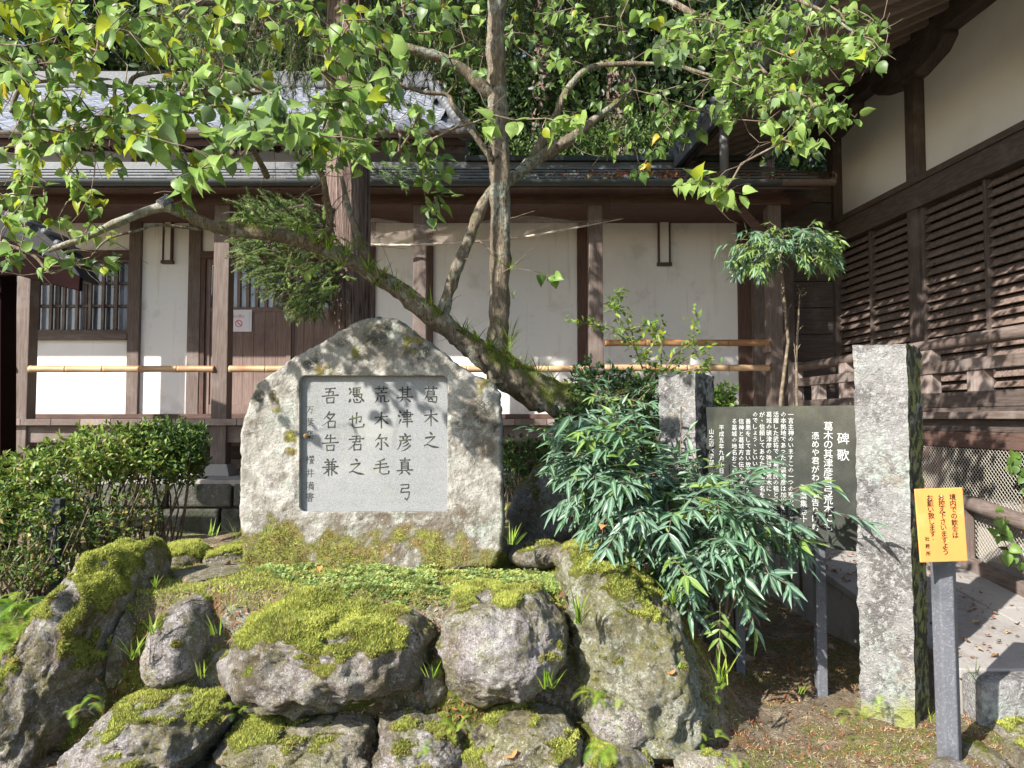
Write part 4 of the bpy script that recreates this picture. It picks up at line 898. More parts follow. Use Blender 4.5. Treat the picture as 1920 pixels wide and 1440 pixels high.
# put ray samples; add exact corners by snapping nothing (dense enough)
ro = np.array([rayhit(outl, t) for t in th]); ri = np.array([rayhit(rect, t) for t in th])
sm = np.array([.08, .84, .08]); ro = np.convolve(np.concatenate([ro[-1:], ro, ro[:1]]), sm, 'valid')
ro = ro*(1+.008*vnoise(np.stack([np.cos(th)*9, np.sin(th)*9, th*0], 1), 3)+.006*vnoise(np.stack([np.cos(th)*30, np.sin(th)*30, th*0], 1), 4))
rings = []
NS = 80
def ringpx(r): return [(cpx+r[i]*math.cos(th[i]), cpy-r[i]*math.sin(th[i])) for i in range(NTH)]
def ringpts(r, dy):
    out = []
    for (a, b) in ringpx(r):
        v = mp(a, b); out.append((v.x, v.y+dy, v.z))
    return np.array(out)
inner = ringpts(ri, 0); outer = ringpts(ro, 0)
cen = outer.mean(0)
DEP = .40; RD = .042
rows = []
rows.append(inner+np.array([0, RD, 0])); rows.append(inner+np.array([0, .004, 0]))
rows.append(inner+(inner-inner.mean(0))*np.array([.006, 0, .006]))
for k in range(1, NS+1):
    s = k/NS; r = inner*(1-s)+outer*s
    edge = max(0, (s-.93)/.07); r = r.copy(); r[:, 1] += .04*(1-math.sqrt(max(0, 1-edge*edge)))
    rows.append(r)
for k in range(1, 26):
    s = k/25; r = outer.copy(); r[:, 1] += .04+DEP*s
    sc = 1+.0*math.sin(s*math.pi)-.06*s; r[:, 0] = cen[0]+(outer[:, 0]-cen[0])*sc+.03*s; r[:, 2] = cen[2]+(outer[:, 2]-cen[2])*(1-.05*s*s)
    rows.append(r)
NR = len(rows); V = np.concatenate(rows); bc = rows[-1].mean(0); V = np.concatenate([V, bc[None]])
i = np.arange(NTH); i2 = (i+1) % NTH; Fm = []
for k in range(NR-1): Fm.append(np.stack([k*NTH+i, k*NTH+i2, (k+1)*NTH+i2, (k+1)*NTH+i], 1))
Fm = np.concatenate(Fm)[:, ::-1]; N = vnormals(V, Fm)
ring_id = np.repeat(np.arange(NR), NTH); ring_id = np.append(ring_id, NR-1)
wgt = sstep(ring_id, 2, 9)
d = (fbm(V, 3.0, 3, 61)*.016*(1-.8*sstep(ring_id, NS-14, NS-2))+fbm(V, 12, 4, 62)*.011*(1-.6*sstep(ring_id, NS-8, NS))+fbm(V, 45, 3, 63)*.0035)*wgt
sidew = sstep(ring_id, NS-2, NS+10); d = d+sidew*fbm(V, 7, 4, 65, ridge=True)*.012
V = V+N*d[:, None]
Xp, Yp_, _ = proj(V)
mo = np.clip(1.0*sstep(Yp_, 975, 1040)*(.55+.8*sstep(660-Xp, 0, 120))+fbm(V, 7, 5, 66)*1.2+.02, 0, 1)*(ring_id > 3)*sstep(Yp_, 950-20*(Xp < 620), 1005)
for (sx, sy, sr, sv) in [(672, 658, 12, .9), (770, 640, 24, .7), (600, 697, 10, .9), (612, 700, 12, .9), (515, 750, 11, .8), (520, 770, 8, .7), (545, 820, 14, .8), (545, 840, 12, .7), (485, 745, 14, .4), (905, 715, 22, .8), (520, 900, 10, .5), (550, 905, 12, .3), (510, 970, 12, .5), (880, 720, 14, .6), (700, 620, 26, .35), (500, 980, 20, .6), (640, 1010, 30, .3)]:
    mo = np.maximum(mo, sv*np.exp(-(((Xp-sx)**2+(Yp_-sy)**2)/(sr*1.35)**2))*(ring_id > 4)*np.clip(.55+1.6*fbm(V, 26, 4, 67), 0, 1.2))
mo = np.clip(mo, 0, 1)
st_ = np.zeros(len(V))
for (sx, sy, sr, sv) in [(900, 780, 34, 1.1), (905, 840, 26, 1.), (640, 1010, 60, 1.), (740, 700, 20, .4), (760, 1000, 80, 1.1), (860, 990, 60, .9), (880, 1020, 50, .8), (530, 1000, 70, .8), (690, 990, 40, .6), (800, 985, 40, .6), (700, 640, 20, .5), (700, 700, 20, .4)]: st_ = np.maximum(st_, sv*np.exp(-(((Xp-sx)**2+(Yp_-sy)**2)/sr**2)))
st_ = np.clip(st_*(.8+.9*fbm(V, 14, 3, 70)), 0, 1)
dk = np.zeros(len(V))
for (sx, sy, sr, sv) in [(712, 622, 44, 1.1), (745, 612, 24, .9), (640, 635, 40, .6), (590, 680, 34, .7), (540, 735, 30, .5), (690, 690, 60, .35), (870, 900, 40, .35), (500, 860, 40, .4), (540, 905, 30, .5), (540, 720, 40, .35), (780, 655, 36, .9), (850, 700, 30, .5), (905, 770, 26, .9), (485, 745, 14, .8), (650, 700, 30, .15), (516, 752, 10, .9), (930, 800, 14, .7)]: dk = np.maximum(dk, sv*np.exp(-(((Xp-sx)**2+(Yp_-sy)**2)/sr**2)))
dk = np.clip(dk*(.85+1.2*fbm(V, 16, 4, 71)), 0, 1)+sidew*.75*(Xp > 900)  # last term darkens the right side face, its shade put into colour
me = mesh_np('stone_body', V, Fm, MONM, smooth=True)
for nm_, arr in (('moss', mo), ('stain', st_), ('dark', np.clip(dk, 0, 1))): at = me.attributes.new(nm_, 'FLOAT', 'POINT'); at.data.foreach_set('value', arr.astype(np.float32))
ob('stone_body', me, mon)
TM = np.concatenate([Fm[:, :3], Fm[:, [0, 2, 3]]]); moss_blades(mon, V, TM, mo, 26000, L=.010, kinds=(1, 2, 3), nmin=.3)
# inset panel
nI = Vector((0, -1, .06)).normalized(); upI = Vector((0, .06, 1)).normalized(); 
v = [Vector(p)+Vector((0, RD-.004, 0)) for p in inner]; v2 = [Vector(p)+Vector((0, RD+.02, 0)) for p in inner]
MB().add(v+v2, [tuple(range(NTH))]+[(k, NTH+k, NTH+(k+1) % NTH, (k+1) % NTH) for k in range(0)]).build('inset_panel', GRAN, mon)
p0I = Vector(inner[0])+Vector((0, RD-.004, 0))
def chars(name, lst, size, m, parent, p0, n, xd, yd, **k):
    return text_join(name, [(c, tuple(raypl(a, b, p0, n)), size*(sz if sz else 1), xd, yd) for (c, a, b, sz) in lst], m, parent, tuple(n), **k)
S_ = YM/F
STK = {
'葛': 'h15,14 86,12;v36,3 37,24;v64,3 62,23;v30,30 31,53;h30,30 70,29 69,52;h31,41 68,40;h31,52 68,51;p28,56 14,77;h26,65 84,61 83,82 78,98 68,92;p50,66 36,84;d48,68 60,80;h34,72 35,90 64,90',
'木': 'h14,37 86,30;v50,5 51,99;p48,37 34,57 10,77;n52,36 70,58 93,74',
'之': 'd45,6 57,18;p18,38 74,29 50,52 26,74;n12,82 30,76 60,88 98,94',
'其': 'h18,22 84,18;v36,5 36,66;v66,3 66,64;h38,36 64,35;h38,50 64,49;h5,69 97,62;p36,75 30,84 16,95;n62,74 72,82 84,93',
'津': 'd15,9 24,20;d8,33 18,42;p24,58 18,70 12,86;h40,19 80,16 79,42;h30,31 94,28;h40,43 78,42;h40,58 82,56;h34,72 92,69;v60,1 61,101',
'彦': 'd50,0 54,12;h20,19 83,15;d37,22 44,33;p66,20 60,28 54,34;h20,41 86,36;p26,41 22,68 6,96;p64,44 50,53 36,59;p72,56 58,68 36,77;p82,68 62,88 30,102',
'真': 'h22,16 80,14;v50,2 48,27;v30,27 31,73;h30,27 70,26 70,72;h32,38 68,37;h32,50 68,49;h32,61 68,60;h6,76 96,71;p36,81 30,90 16,99;n60,79 70,88 82,99',
'弓': 'h24,14 70,11 68,32;h28,35 68,32;v29,35 24,57;h24,57 74,53 70,82 60,99 48,90',
'荒': 'h14,15 86,12;v36,3 37,24;v64,3 62,23;d49,25 53,33;h16,42 84,37;h30,42 31,58 70,57;p28,66 24,82 12,98;v48,66 48,94;h68,64 69,90 92,92 93,80',
'尓': 'p44,4 32,24 12,42;h32,29 84,24 74,38;v50,30 51,96 40,88;p34,54 26,68 14,80;n66,50 78,60 92,77',
'毛': 'p68,5 50,14 24,20;h16,39 82,32;h6,61 92,50;h44,16 42,82 56,93 92,90 94,74',
'憑': 'd8,10 17,20;p20,28 14,38 6,46;v32,8 32,50;h32,9 74,6;h34,20 70,19;h34,32 70,31;v52,8 52,44;h32,46 84,43 78,66 68,62;d40,54 42,61;d50,53 53,60;d60,52 64,59;d16,74 9,91;h34,73 40,92 72,93 77,82;d51,72 58,81;d81,70 94,85',
'也': 'h10,45 80,28 76,60 66,57;v52,6 50,68;h28,24 28,84 42,93 92,88 95,72',
'君': 'h26,14 72,11 70,46;h8,31 94,26;h28,46 70,44;p50,12 42,52 4,92;v36,62 38,95;h36,62 78,59 74,92;h38,92 74,90',
'吾': 'h22,13 80,9;p50,12 44,32 38,52;h26,32 70,29 66,51;h4,56 98,49;v30,67 33,97;h30,67 74,63 70,96;h33,95 70,93',
'名': 'p48,3 36,24 14,48;p38,21 80,16 50,56 6,86;d37,34 52,46;v42,60 44,97;h42,60 84,57 80,96;h44,94 80,93',
'告': 'p34,5 28,16 16,29;h26,27 80,23;v52,3 51,51;h4,54 98,48;v30,67 33,97;h30,67 74,63 70,96;h33,95 70,93',
'兼': 'd31,3 40,14;p69,1 64,8 57,14;h18,22 84,18;h30,36 76,33 75,61;h6,51 96,46;h28,62 76,60;v42,22 42,99;v60,21 60,97;p40,64 28,78 10,91;n62,62 76,76 94,89',
'万': 'h12,20 88,15;h36,47 78,42 70,92 56,86;p46,20 34,60 8,94',
'井': 'h14,30 86,26;h6,62 94,57;p36,6 34,60 18,96;v66,5 66,98',
'葉': 'h15,12 86,10;v36,2 37,20;v64,2 62,20;h10,34 92,30;v30,24 31,52;v52,24 52,50;v72,22 71,50;h30,51 72,49;h12,66 90,62;v51,52 52,100;p48,66 36,80 14,94;n54,66 68,80 90,92',
'集': 'p34,2 26,18 10,34;v27,20 27,62;d46,4 54,12;h28,18 84,14;h28,31 78,28;h28,44 78,41;h28,58 90,54;v56,16 56,56;h10,72 92,67;v51,62 52,100;p48,73 36,86 16,97;n54,72 68,84 88,96',
'櫻': 'h4,32 40,28;v22,4 23,98;p21,34 14,54 4,66;n24,34 30,44 40,50;v48,8 48,32;h48,8 62,7 62,31;h48,20 62,19;v74,8 74,32;h74,8 90,7 90,31;h74,20 90,19;h46,52 98,48;p66,36 58,72 42,98;n54,62 72,76 94,96;p84,52 70,84 48,98',
'満': 'd14,8 22,17;d7,32 16,40;p22,56 18,70 10,88;h36,18 92,14;v52,6 53,28;v76,5 74,27;h36,34 94,31;v40,44 40,98;h40,44 90,42 89,96 80,90;v64,34 64,78;h50,56 51,78 78,77;v78,54 78,78',
'書': 'h24,14 76,11 75,34;h8,24 94,21;h24,35 76,33;h20,46 82,44;h4,58 98,54;v50,2 50,58;v30,66 31,98;h30,66 72,64 71,97;h32,80 70,79;h32,95 70,94',
}
def brush(ch, org, size, xd, yd, nd, parent, m, th=9.0):
    xd = Vector(xd); yd = Vector(yd); nd = Vector(nd); org = Vector(org); V = []; Fc = []; rgk = random.Random(hash_(ch, org))
    def wpt(x, y, lift): return org+xd*((x-50)/100*size)+yd*((50-y)/100*size)+nd*lift
    for si, s in enumerate(STK[ch].split(';')):
        k = s[0]; pts = [tuple(float(v) for v in q.split(',')) for q in s[1:].split()]
        if k in 'pn' and len(pts) == 3: # curve through three points
            (x0, y0), (x1, y1), (x2, y2) = pts; cx, cy = 2*x1-(x0+x2)/2, 2*y1-(y0+y2)/2
            pts = [((1-t)**2*x0+2*t*(1-t)*cx+t*t*x2, (1-t)**2*y0+2*t*(1-t)*cy+t*t*y2) for t in np.linspace(0, 1, 8)]
        fine = []
        for i in range(len(pts)-1):
            for t in np.linspace(0, 1, 6, endpoint=False): fine.append((pts[i][0]*(1-t)+pts[i+1][0]*t, pts[i][1]*(1-t)+pts[i+1][1]*t))
        fine.append(pts[-1]); n = len(fine); b = len(V); lift = .0009+si*.00006
        for i, (x, y) in enumerate(fine):
            t = i/(n-1)
            w = {'h': .62+.25*abs(2*t-1)**2+.25*(t > .9), 'v': .80+.25*(t < .12)-.1*t, 'p': 1.05-.85*t**1.3, 'n': .38+.85*min(1, t/.75)-1.6*max(0, t-.82)*3, 'd': .55+.7*math.sin(math.pi*min(1, t*.6+.2))}[k]
            w = max(.12, w)*th*(1+rgk.uniform(-.07, .07))/2
            a0, a1 = fine[max(0, i-1)], fine[min(n-1, i+1)]; dx, dy = a1[0]-a0[0], a1[1]-a0[1]; L_ = math.hypot(dx, dy) or 1
            nx, ny = -dy/L_*w, dx/L_*w; V += [wpt(x+nx, y+ny, lift), wpt(x-nx, y-ny, lift)]
        for i in range(n-1): q = b+2*i; Fc.append((q, q+2, q+3, q+1))
        for (x, y), w in ((fine[0], .38), (fine[-1], .30 if k in 'hvd' else .05)):
            c0 = len(V); V += [wpt(x+math.cos(a)*w*th, y+math.sin(a)*w*th, lift+.00002) for a in np.linspace(0, 2*math.pi, 8, endpoint=False)]; Fc.append(tuple(range(c0+7, c0-1, -1)))
    return ob('engraved_character', mesh_np('engraved_character', [tuple(v) for v in V], Fc, m), parent)
def hash_(a, b): return (ord(a)*7919+int(b[0]*1000)*31+int(b[2]*1000)) & 0xffff
big = [('葛', 808, 740), ('木', 808, 783), ('之', 808, 825), ('其', 759, 740), ('津', 760, 784), ('彦', 759, 829), ('真', 759, 874), ('弓', 760, 921), ('荒', 715, 740), ('木', 715, 787), ('尓', 715, 829), ('毛', 715, 875), ('憑', 668, 741), ('也', 668, 788), ('君', 668, 830), ('之', 668, 875), ('吾', 619, 741), ('名', 618, 787), ('告', 619, 830), ('兼', 619, 876)]
SMC = [('万', 581, 768), ('葉', 581, 792), ('集', 581, 815), ('櫻', 581, 862), ('井', 581, 887), ('満', 581, 911), ('書', 581, 932)]
for c, a, b in big: brush(c, raypl(a, b, p0I, nI), .100, (1, 0, 0), (0, .06, 1), nI, mon, INKC, 10.0)
for c, a, b in SMC: brush(c, raypl(a, b, p0I, nI), .052, (1, 0, 0), (0, .06, 1), nI, mon, INKC, 8.5)

sn = thing('snail', 'small brown snail shell stuck to the left edge of the inset panel', 'snail', tuple(P(574, 818, YM)))
cS = raypl(574, 818, p0I, nI)-Vector((0, .012, 0)); mb = MB()
mb.tube([cS+Vector(((.011-.0009*k)*math.cos(k*.75), -.0012*k, (.011-.0009*k)*math.sin(k*.75))) for k in range(12)], [.0085-.0006*k for k in range(12)], 10); mb.build('shell', mat('snail_shell', (.42, .27, .12), [((.2, .11, .05), ('noise', 200, .5, .6))], .4), sn, smooth=True)
# ================================================================== PILLARS AND PLAQUE
AR = R(42); fn_ = Vector((-math.sin(AR), -math.cos(AR), 0)); fd = Vector((math.cos(AR), -math.sin(AR), 0))
def pillar(label, pxl, pxr, Y, pytop, zb, dep, seed, mossr=.8):
    a = P(pxl, 800, Y); n = fn_
    b = raypl(pxr, 785, a, n); w = (Vector((b.x, b.y, 0))-Vector((a.x, a.y, 0))).length; ztop = ZZ(pytop, Y)
    nu, nv, nw = 26, 150, 22
    # closed box grid via faces
    Vs = []; Fs = []; 
    def face(f, n1, n2):
        b0 = len(Vs)
        for i in range(n1+1):
            for j in range(n2+1): Vs.append(f(i/n1, j/n2))
        for i in range(n1):
            for j in range(n2): q = b0+i*(n2+1)+j; Fs.append((q, q+n2+1, q+n2+2, q+1))
    O = Vector((a.x, a.y, 0)); Hh = ztop-zb
    pt = lambda u, v, w_: O+fd*(u*w)+Vector((0, 0, zb+v*Hh))-fn_*(w_*dep)
    face(lambda i, j: pt(i, j, 0), nu, nv); face(lambda i, j: pt(1, j, i), nw, nv); face(lambda i, j: pt(1-i, j, 1), nu, nv); face(lambda i, j: pt(0, j, 1-i), nw, nv); face(lambda i, j: pt(i, 1, j), nu, nw)
    V = np.array([tuple(v) for v in Vs]); Fq = np.array(Fs)
    c = np.array(tuple(O+fd*(w/2)-fn_*(dep/2))); rad = V-c; rad[:, 2] = 0; rad /= np.linalg.norm(rad, axis=1, keepdims=True)+1e-9
    # world-position noise keeps seams closed
    rad[:, 2] += .4*(V[:, 2] > ztop-.002)
    dd = fbm(V, 5, 3, seed)*.012+fbm(V, 18, 4, seed+1)*.014+fbm(V, 60, 3, seed+2)*.004
    corner = 0
    V = V+rad*dd[:, None]
    top = sstep(V[:, 2], ztop-.05, ztop); V[:, 2] += top*fbm(V, 12, 3, seed+4)*.018
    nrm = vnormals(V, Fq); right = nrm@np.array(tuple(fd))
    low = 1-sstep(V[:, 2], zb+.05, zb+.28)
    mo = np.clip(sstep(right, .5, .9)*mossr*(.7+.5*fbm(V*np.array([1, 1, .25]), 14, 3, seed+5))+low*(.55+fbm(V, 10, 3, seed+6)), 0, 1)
    dk = np.clip(sstep(right, .5, .9)*(.75+.6*fbm(V, 9, 3, seed+8))+sstep(fbm(V, 5, 3, seed+7), .45, .7)*.8*top, 0, 1)  # first term puts the right face's shade into colour; second is dark blotches
    me = mesh_np('pillar', V, Fq, PILM, smooth=True)
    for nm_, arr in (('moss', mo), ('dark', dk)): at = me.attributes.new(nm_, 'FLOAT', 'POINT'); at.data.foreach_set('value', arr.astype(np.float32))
    o = ob('stone_pillar', me, None, kind=None); tagp(o, label, 'stone pillar', 'rough stone pillars holding the plaque')
    return o, a, b
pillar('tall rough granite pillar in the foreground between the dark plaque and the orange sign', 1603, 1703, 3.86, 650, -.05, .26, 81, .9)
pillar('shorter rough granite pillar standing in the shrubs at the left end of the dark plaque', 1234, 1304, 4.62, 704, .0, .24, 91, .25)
plq = thing('dark_plaque', 'polished dark granite plaque with white engraved text between the two stone pillars', 'plaque', tuple(P(1465, 1040, 4.2)))
a0 = P(1322, 785, 4.54); pn = Vector((-math.sin(R(43)), -math.cos(R(43)), 0)); pd = Vector((math.cos(R(43)), -math.sin(R(43)), 0))
b0 = raypl(1612, 785, a0, pn); zt = ZZ(760, 4.0); zb_ = ZZ(1036, b0.y)
zt = raypl(1600, 760, a0, pn).z; 
c8 = [Vector((a0.x, a0.y, zb_)), Vector((b0.x, b0.y, zb_)), Vector((b0.x, b0.y, zb_))-pn*.05, Vector((a0.x, a0.y, zb_))-pn*.05]; c8 = c8+[v+Vector((0, 0, zt-zb_)) for v in c8]
MB().hexa(c8).build('slab', PLAQ, plq, bevel=.004)
q = raypl(1532, 1036, a0, pn)-pn*.03
MB().box(q.x-.028, q.x+.028, q.y-.02, q.y+.03, .0, zb_+.02).build('leg', POSTM, plq, bevel=.006)
q = raypl(1380, 1036, a0, pn)-pn*.03; MB().box(q.x-.028, q.x+.028, q.y-.02, q.y+.03, .0, zb_+.02).build('leg', POSTM, plq, bevel=.006)
def column(s, px, y0, sp, size):
    out = []; y = y0
    for ch in s:
        if ch != ' ': out.append((ch, px, y, size))
        y += sp
    return out
P0 = a0+pn*.0005; TU = (0, 0, 1)
K = [('碑', 1581, 822, .066), ('歌', 1581, 853, .066)]
chars('engraved_title', K, 1, INKW, plq, P0, pn, tuple(pd), TU)
chars('engraved_verse', column('葛木の其津彦真弓荒木にも', 1553, 799, 17.2, .053), 1, INKW, plq, P0, pn, tuple(pd), TU)
chars('engraved_verse', column('憑めや君がわが名告りけむ', 1529, 817, 15.6, .044), 1, INKW, plq, P0, pn, tuple(pd), TU)
chars('engraved_source', column('万葉集巻十一', 1507, 915, 14.5, .040), 1, INKW, plq, P0, pn, tuple(pd), TU)
body = [('一言主神のいますこの一つの東の麓のあたりは', 1483, 777), ('の本拠地であった。襲津彦は加世紀に明治', 1469, 777), ('活躍した武将で、葛城氏の祖と伝える', 1455, 777), ('葛城の襲津彦の強弓の荒木に、頼', 1442, 777), ('が、信頼してあなたは私の名を口にした', 1429, 777), ('のでしょう、といい', 1416, 777), ('善悪をして言い放つという一言', 1403, 790), ('信神と葛城方の伝えも言', 1390, 790), ('る葛城の地名おこめつして', 1377, 790), ('平成五年九月十日', 1353, 802), ('山之辺大学部 木造', 1334, 809)]
for s, px, y0 in body: tagp(chars('engraved_line', column(s, px, y0, 11.6, .0345), 1, INKW, plq, P0, pn, tuple(pd), TU, sub=1), kind='stuff')
# ================================================================== SIGN
sg = thing('orange_notice_sign', 'orange board with black vertical Japanese lettering on a leaning grey post', 'sign', tuple(P(1782, 1400, 3.42)))
YS = 3.22
tl, tr_, br_, bl = P(1715, 917, YS), P(1805, 914, YS), P(1815, 1052, YS), P(1726, 1055, YS)
off = Vector((0, .008, 0)); cs = [bl, br_, br_+off, bl+off, tl, tr_, tr_+off, tl+off]
MB().hexa(cs).build('board', ORANGE, sg, bevel=.003)
ux = (tr_-tl).normalized(); uy = ((tl-bl)+(tr_-br_)).normalized()
def sp(u, v): return tl+(tr_-tl)*u+(bl-tl)*v
sitems = []
for (s, u, v0, v1) in (('境内での飲食は', .77, .125, .645), ('お控え下さいますよう', .535, .125, .865), ('お願い致します。', .30, .125, .695)):
    for k, ch in enumerate(s):
        vv = v0+(v1-v0)*k/(len(s)-1); uu = u
        sitems.append((ch, tuple(sp(uu, vv)),   .0290 if ch != '。' else .012, tuple(ux), tuple(uy)))
for k, ch in enumerate('社務所'): sitems.append((ch, tuple(sp(.175, .68+.10*k)), .0200, tuple(ux), tuple(uy)))
tagp(text_join('lettering', sitems, INKB, sg, (0, -1, 0), bold=.00035), kind='stuff')
pb, ptp = Vector((P(1780, 1400, 3.42).x, 3.42, -.1)), P(1764, 945, 3.32)
mb = MB(); mb.tube([pb, ptp], .052, 6, cap=True); o = mb.build('post', POSTM, sg, bevel=.006)
MB().tube([P(1765, 930, YS-.001), P(1765, 930, YS-.004)], .004, 8).build('screw', STEEL, sg)
# ================================================================== TREES
def limb_mesh(name, pts, parent, m, n=12, wob=.12, seed=0, mossv=.5, sub=6, extra=None):
    """pts: (Vector, r). Resampled smooth tube with knobbly surface and moss attribute"""
    P_ = [np.array(p) for p, r in pts]; Rr = [r for p, r in pts]; k = len(P_); out = []; rad = []
    for i in range(k-1):
        p0 = P_[max(i-1, 0)]; p1 = P_[i]; p2 = P_[i+1]; p3 = P_[min(i+2, k-1)]
        for j in range(sub):
            t = j/sub; out.append(.5*((2*p1)+(-p0+p2)*t+(2*p0-5*p1+4*p2-p3)*t*t+(-p0+3*p1-3*p2+p3)*t**3)); rad.append(Rr[i]*(1-t)+Rr[i+1]*t)
    out.append(P_[-1]); rad.append(Rr[-1])
    mb = MB().tube(out, rad, n, cap=True); V = np.array(mb.v); C = np.repeat(np.array(out), n, 0); rr = np.repeat(np.array(rad), n)
    d = (V-C)/np.maximum(rr[:, None], 1e-6); V = V+d*(fbm(V, 9, 3, seed)*rr*wob*1.4+fbm(V, 34, 3, seed+2)*rr*wob*1.1)[:, None]
    me = mesh_np(name, V, mb.f, m, smooth=True)
    mo = np.clip(d[:, 2]*.5+fbm(V, 8, 3, seed+4)*.9+mossv-.4+(.45*sstep(proj(V)[0], 780, 1000)-.15 if name == 'leaning_trunk' else 0), 0, 1)
    at = me.attributes.new('moss', 'FLOAT', 'POINT'); at.data.foreach_set('value', mo.astype(np.float32))
    o = ob(name, me, parent); return o, out, rad, V, mb.f, mo
def pp(l): return [(P(a, b, Y), r) for a, b, Y, r in l]
tree = thing('mossy_tree', 'broadleaf tree with upright trunk growing from a leaning mossy trunk behind the inscribed stone', 'tree', (.35, 5.0, .55))
nodes = []; 
def addnodes(out, rad):
    for p in out: nodes.append(np.array(p))
LIMBS = [
 ('leaning_trunk', [(1180, 960, 5.1, .16), (1130, 850, 5.05, .15), (1075, 765, 5.0, .125), (1010, 735, 4.95, .115), (960, 708, 4.95, .11), (930, 680, 4.95, .10), (890, 655, 4.92, .082), (850, 622, 4.9, .07), (800, 585, 4.87, .064), (755, 550, 4.85, .058), (700, 515, 4.8, .052), (640, 480, 4.75, .05), (560, 448, 4.7, .046), (480, 435, 4.65, .042), (405, 426, 4.6, .040), (350, 402, 4.55, .040), (312, 388, 4.5, .034)], .62),
 ('pale_limb', [(322, 391, 4.5, .030), (300, 389, 4.48, .029), (265, 400, 4.45, .026), (215, 420, 4.35, .024), (160, 445, 4.3, .021), (90, 470, 4.25, .014)], -1),
 ('upright_trunk', [(935, 720, 4.95, .080), (932, 670, 4.95, .069), (936, 600, 4.95, .064), (937, 500, 4.95, .065), (938, 420, 4.95, .066), (937, 330, 4.95, .069), (935, 250, 4.95, .063), (931, 150, 4.95, .068), (930, 60, 4.95, .062), (931, -60, 4.95, .058), (915, -260, 4.95, .05), (880, -520, 5.1, .035)], .20),
 ('limb', [(828, 600, 4.88, .045), (842, 545, 4.88, .043), (862, 490, 4.9, .040), (888, 425, 4.92, .037), (918, 362, 4.98, .034), (960, 335, 5.15, .035), (1010, 295, 5.25, .045), (1070, 262, 5.3, .04), (1100, 235, 5.35, .03), (1140, 205, 5.4, .024), (1185, 168, 5.4, .016)], .42),
 ('limb', [(1000, 295, 5.25, .035), (1040, 225, 5.3, .03), (1060, 175, 5.3, .026), (1100, 130, 5.3, .022), (1160, 120, 5.3, .018), (1260, 122, 5.2, .014), (1330, 140, 5.1, .011), (1420, 150, 5.0, .008)], .2),
 ('limb', [(922, 300, 4.9, .022), (905, 275, 4.85, .019), (880, 240, 4.8, .017), (850, 200, 4.7, .015), (838, 178, 4.7, .014), (790, 172, 4.65, .012), (735, 150, 4.6, .01), (690, 120, 4.5, .008)], .2),
 ('limb', [(925, 180, 4.95, .045), (890, 150, 4.9, .042), (850, 120, 4.85, .038), (800, 100, 4.8, .034), (740, 88, 4.75, .03), (680, 90, 4.7, .024), (600, 60, 4.6, .018), (520, 30, 4.5, .012)], .3),
 ('limb', [(600, 470, 4.7, .022), (618, 420, 4.6, .020), (612, 370, 4.5, .019), (600, 320, 4.4, .018), (560, 280, 4.2, .014), (540, 240, 4.0, .010), (500, 170, 3.8, .007)], .5),
 ('limb', [(700, 515, 4.8, .03), (675, 450, 4.8, .024), (655, 395, 4.8, .020), (640, 330, 4.75, .012)], .5),
 ('limb', [(440, 290, 4.0, .015), (415, 258, 4.0, .014), (385, 235, 3.95, .013), (372, 208, 3.95, .012), (345, 200, 3.9, .013), (335, 140, 3.9, .011), (290, 136, 3.85, .010), (250, 146, 3.8, .011), (238, 178, 3.8, .010), (195, 215, 3.75, .009), (160, 240, 3.7, .008), (100, 262, 3.7, .007), (0, 278, 3.6, .005)], .2),
 ('limb', [(700, -60, 4.4, .03), (560, 0, 4.1, .022), (380, 5, 3.8, .018), (340, 30, 3.7, .014), (300, 58, 3.6, .011), (210, 70, 3.5, .009), (150, 60, 3.4, .007)], .1),
 ('limb', [(20, 210, 3.6, .012), (40, 165, 3.6, .010), (90, 152, 3.6, .009), (180, 158, 3.6, .008), (290, 176, 3.7, .009), (380, 190, 3.8, .009), (430, 215, 3.9, .010), (480, 290, 4.1, .016), (500, 330, 4.4, .02)], .2),
 ('limb', [(0, 455, 4.0, .010), (45, 470, 4.0, .009), (70, 485, 4.0, .008), (95, 512, 4.0, .006), (130, 500, 4.0, .005), (175, 495, 4.0, .004)], .2),
 ('limb', [(160, 495, 4.35, .003), (200, 450, 4.4, .006), (260, 432, 4.45, .008), (300, 422, 4.5, .009), (380, 430, 4.6, .012)], .2),
 ('limb', [(935, -40, 4.95, .04), (1010, -60, 4.8, .035), (1120, -40, 4.6, .028), (1250, 0, 4.4, .02), (1350, 60, 4.2, .014), (1420, 120, 4.1, .010), (1470, 180, 4.0, .007)], .1),
 ('limb', [(1250, 0, 4.4, .016), (1400, -20, 4.2, .014), (1520, 10, 4.0, .010), (1600, 60, 3.9, .006)], .1),
 ('limb', [(920, -100, 4.95, .035), (800, -140, 4.5, .03), (650, -150, 4.1, .025), (450, -130, 3.7, .02), (250, -80, 3.4, .014), (100, 0, 3.3, .008)], .1),
]
for nm, pts, mv in LIMBS:
    r0 = max(p[3] for p in pts)
    o, out, rad, V, Fc, mo = limb_mesh('limb' if nm == 'pale_limb' else nm, pp(pts), tree, BARKP if nm == 'pale_limb' else BARK, n=22 if r0 > .04 else 12, wob=.24 if r0 > .03 else .14, seed=len(nodes), mossv=mv)
    addnodes(out, rad)
    if nm == 'leaning_trunk':
        T = np.array([f for f in Fc if len(f) == 4]); T = np.concatenate([T[:, :3], T[:, [0, 2, 3]]]); moss_blades(tree, V, T, mo*1.2, 9000, L=.013, kinds=(1, 2, 3))
MB().tube([P(318, 372, 4.5), P(300, 384, 4.46)], [.03, .032], 12).build('cut_stub', mat('cut_wood', (.16, .16, .18), [((.28, .27, .28), ('noise', 60, .45, .6))], .9), tree)
box_ = None
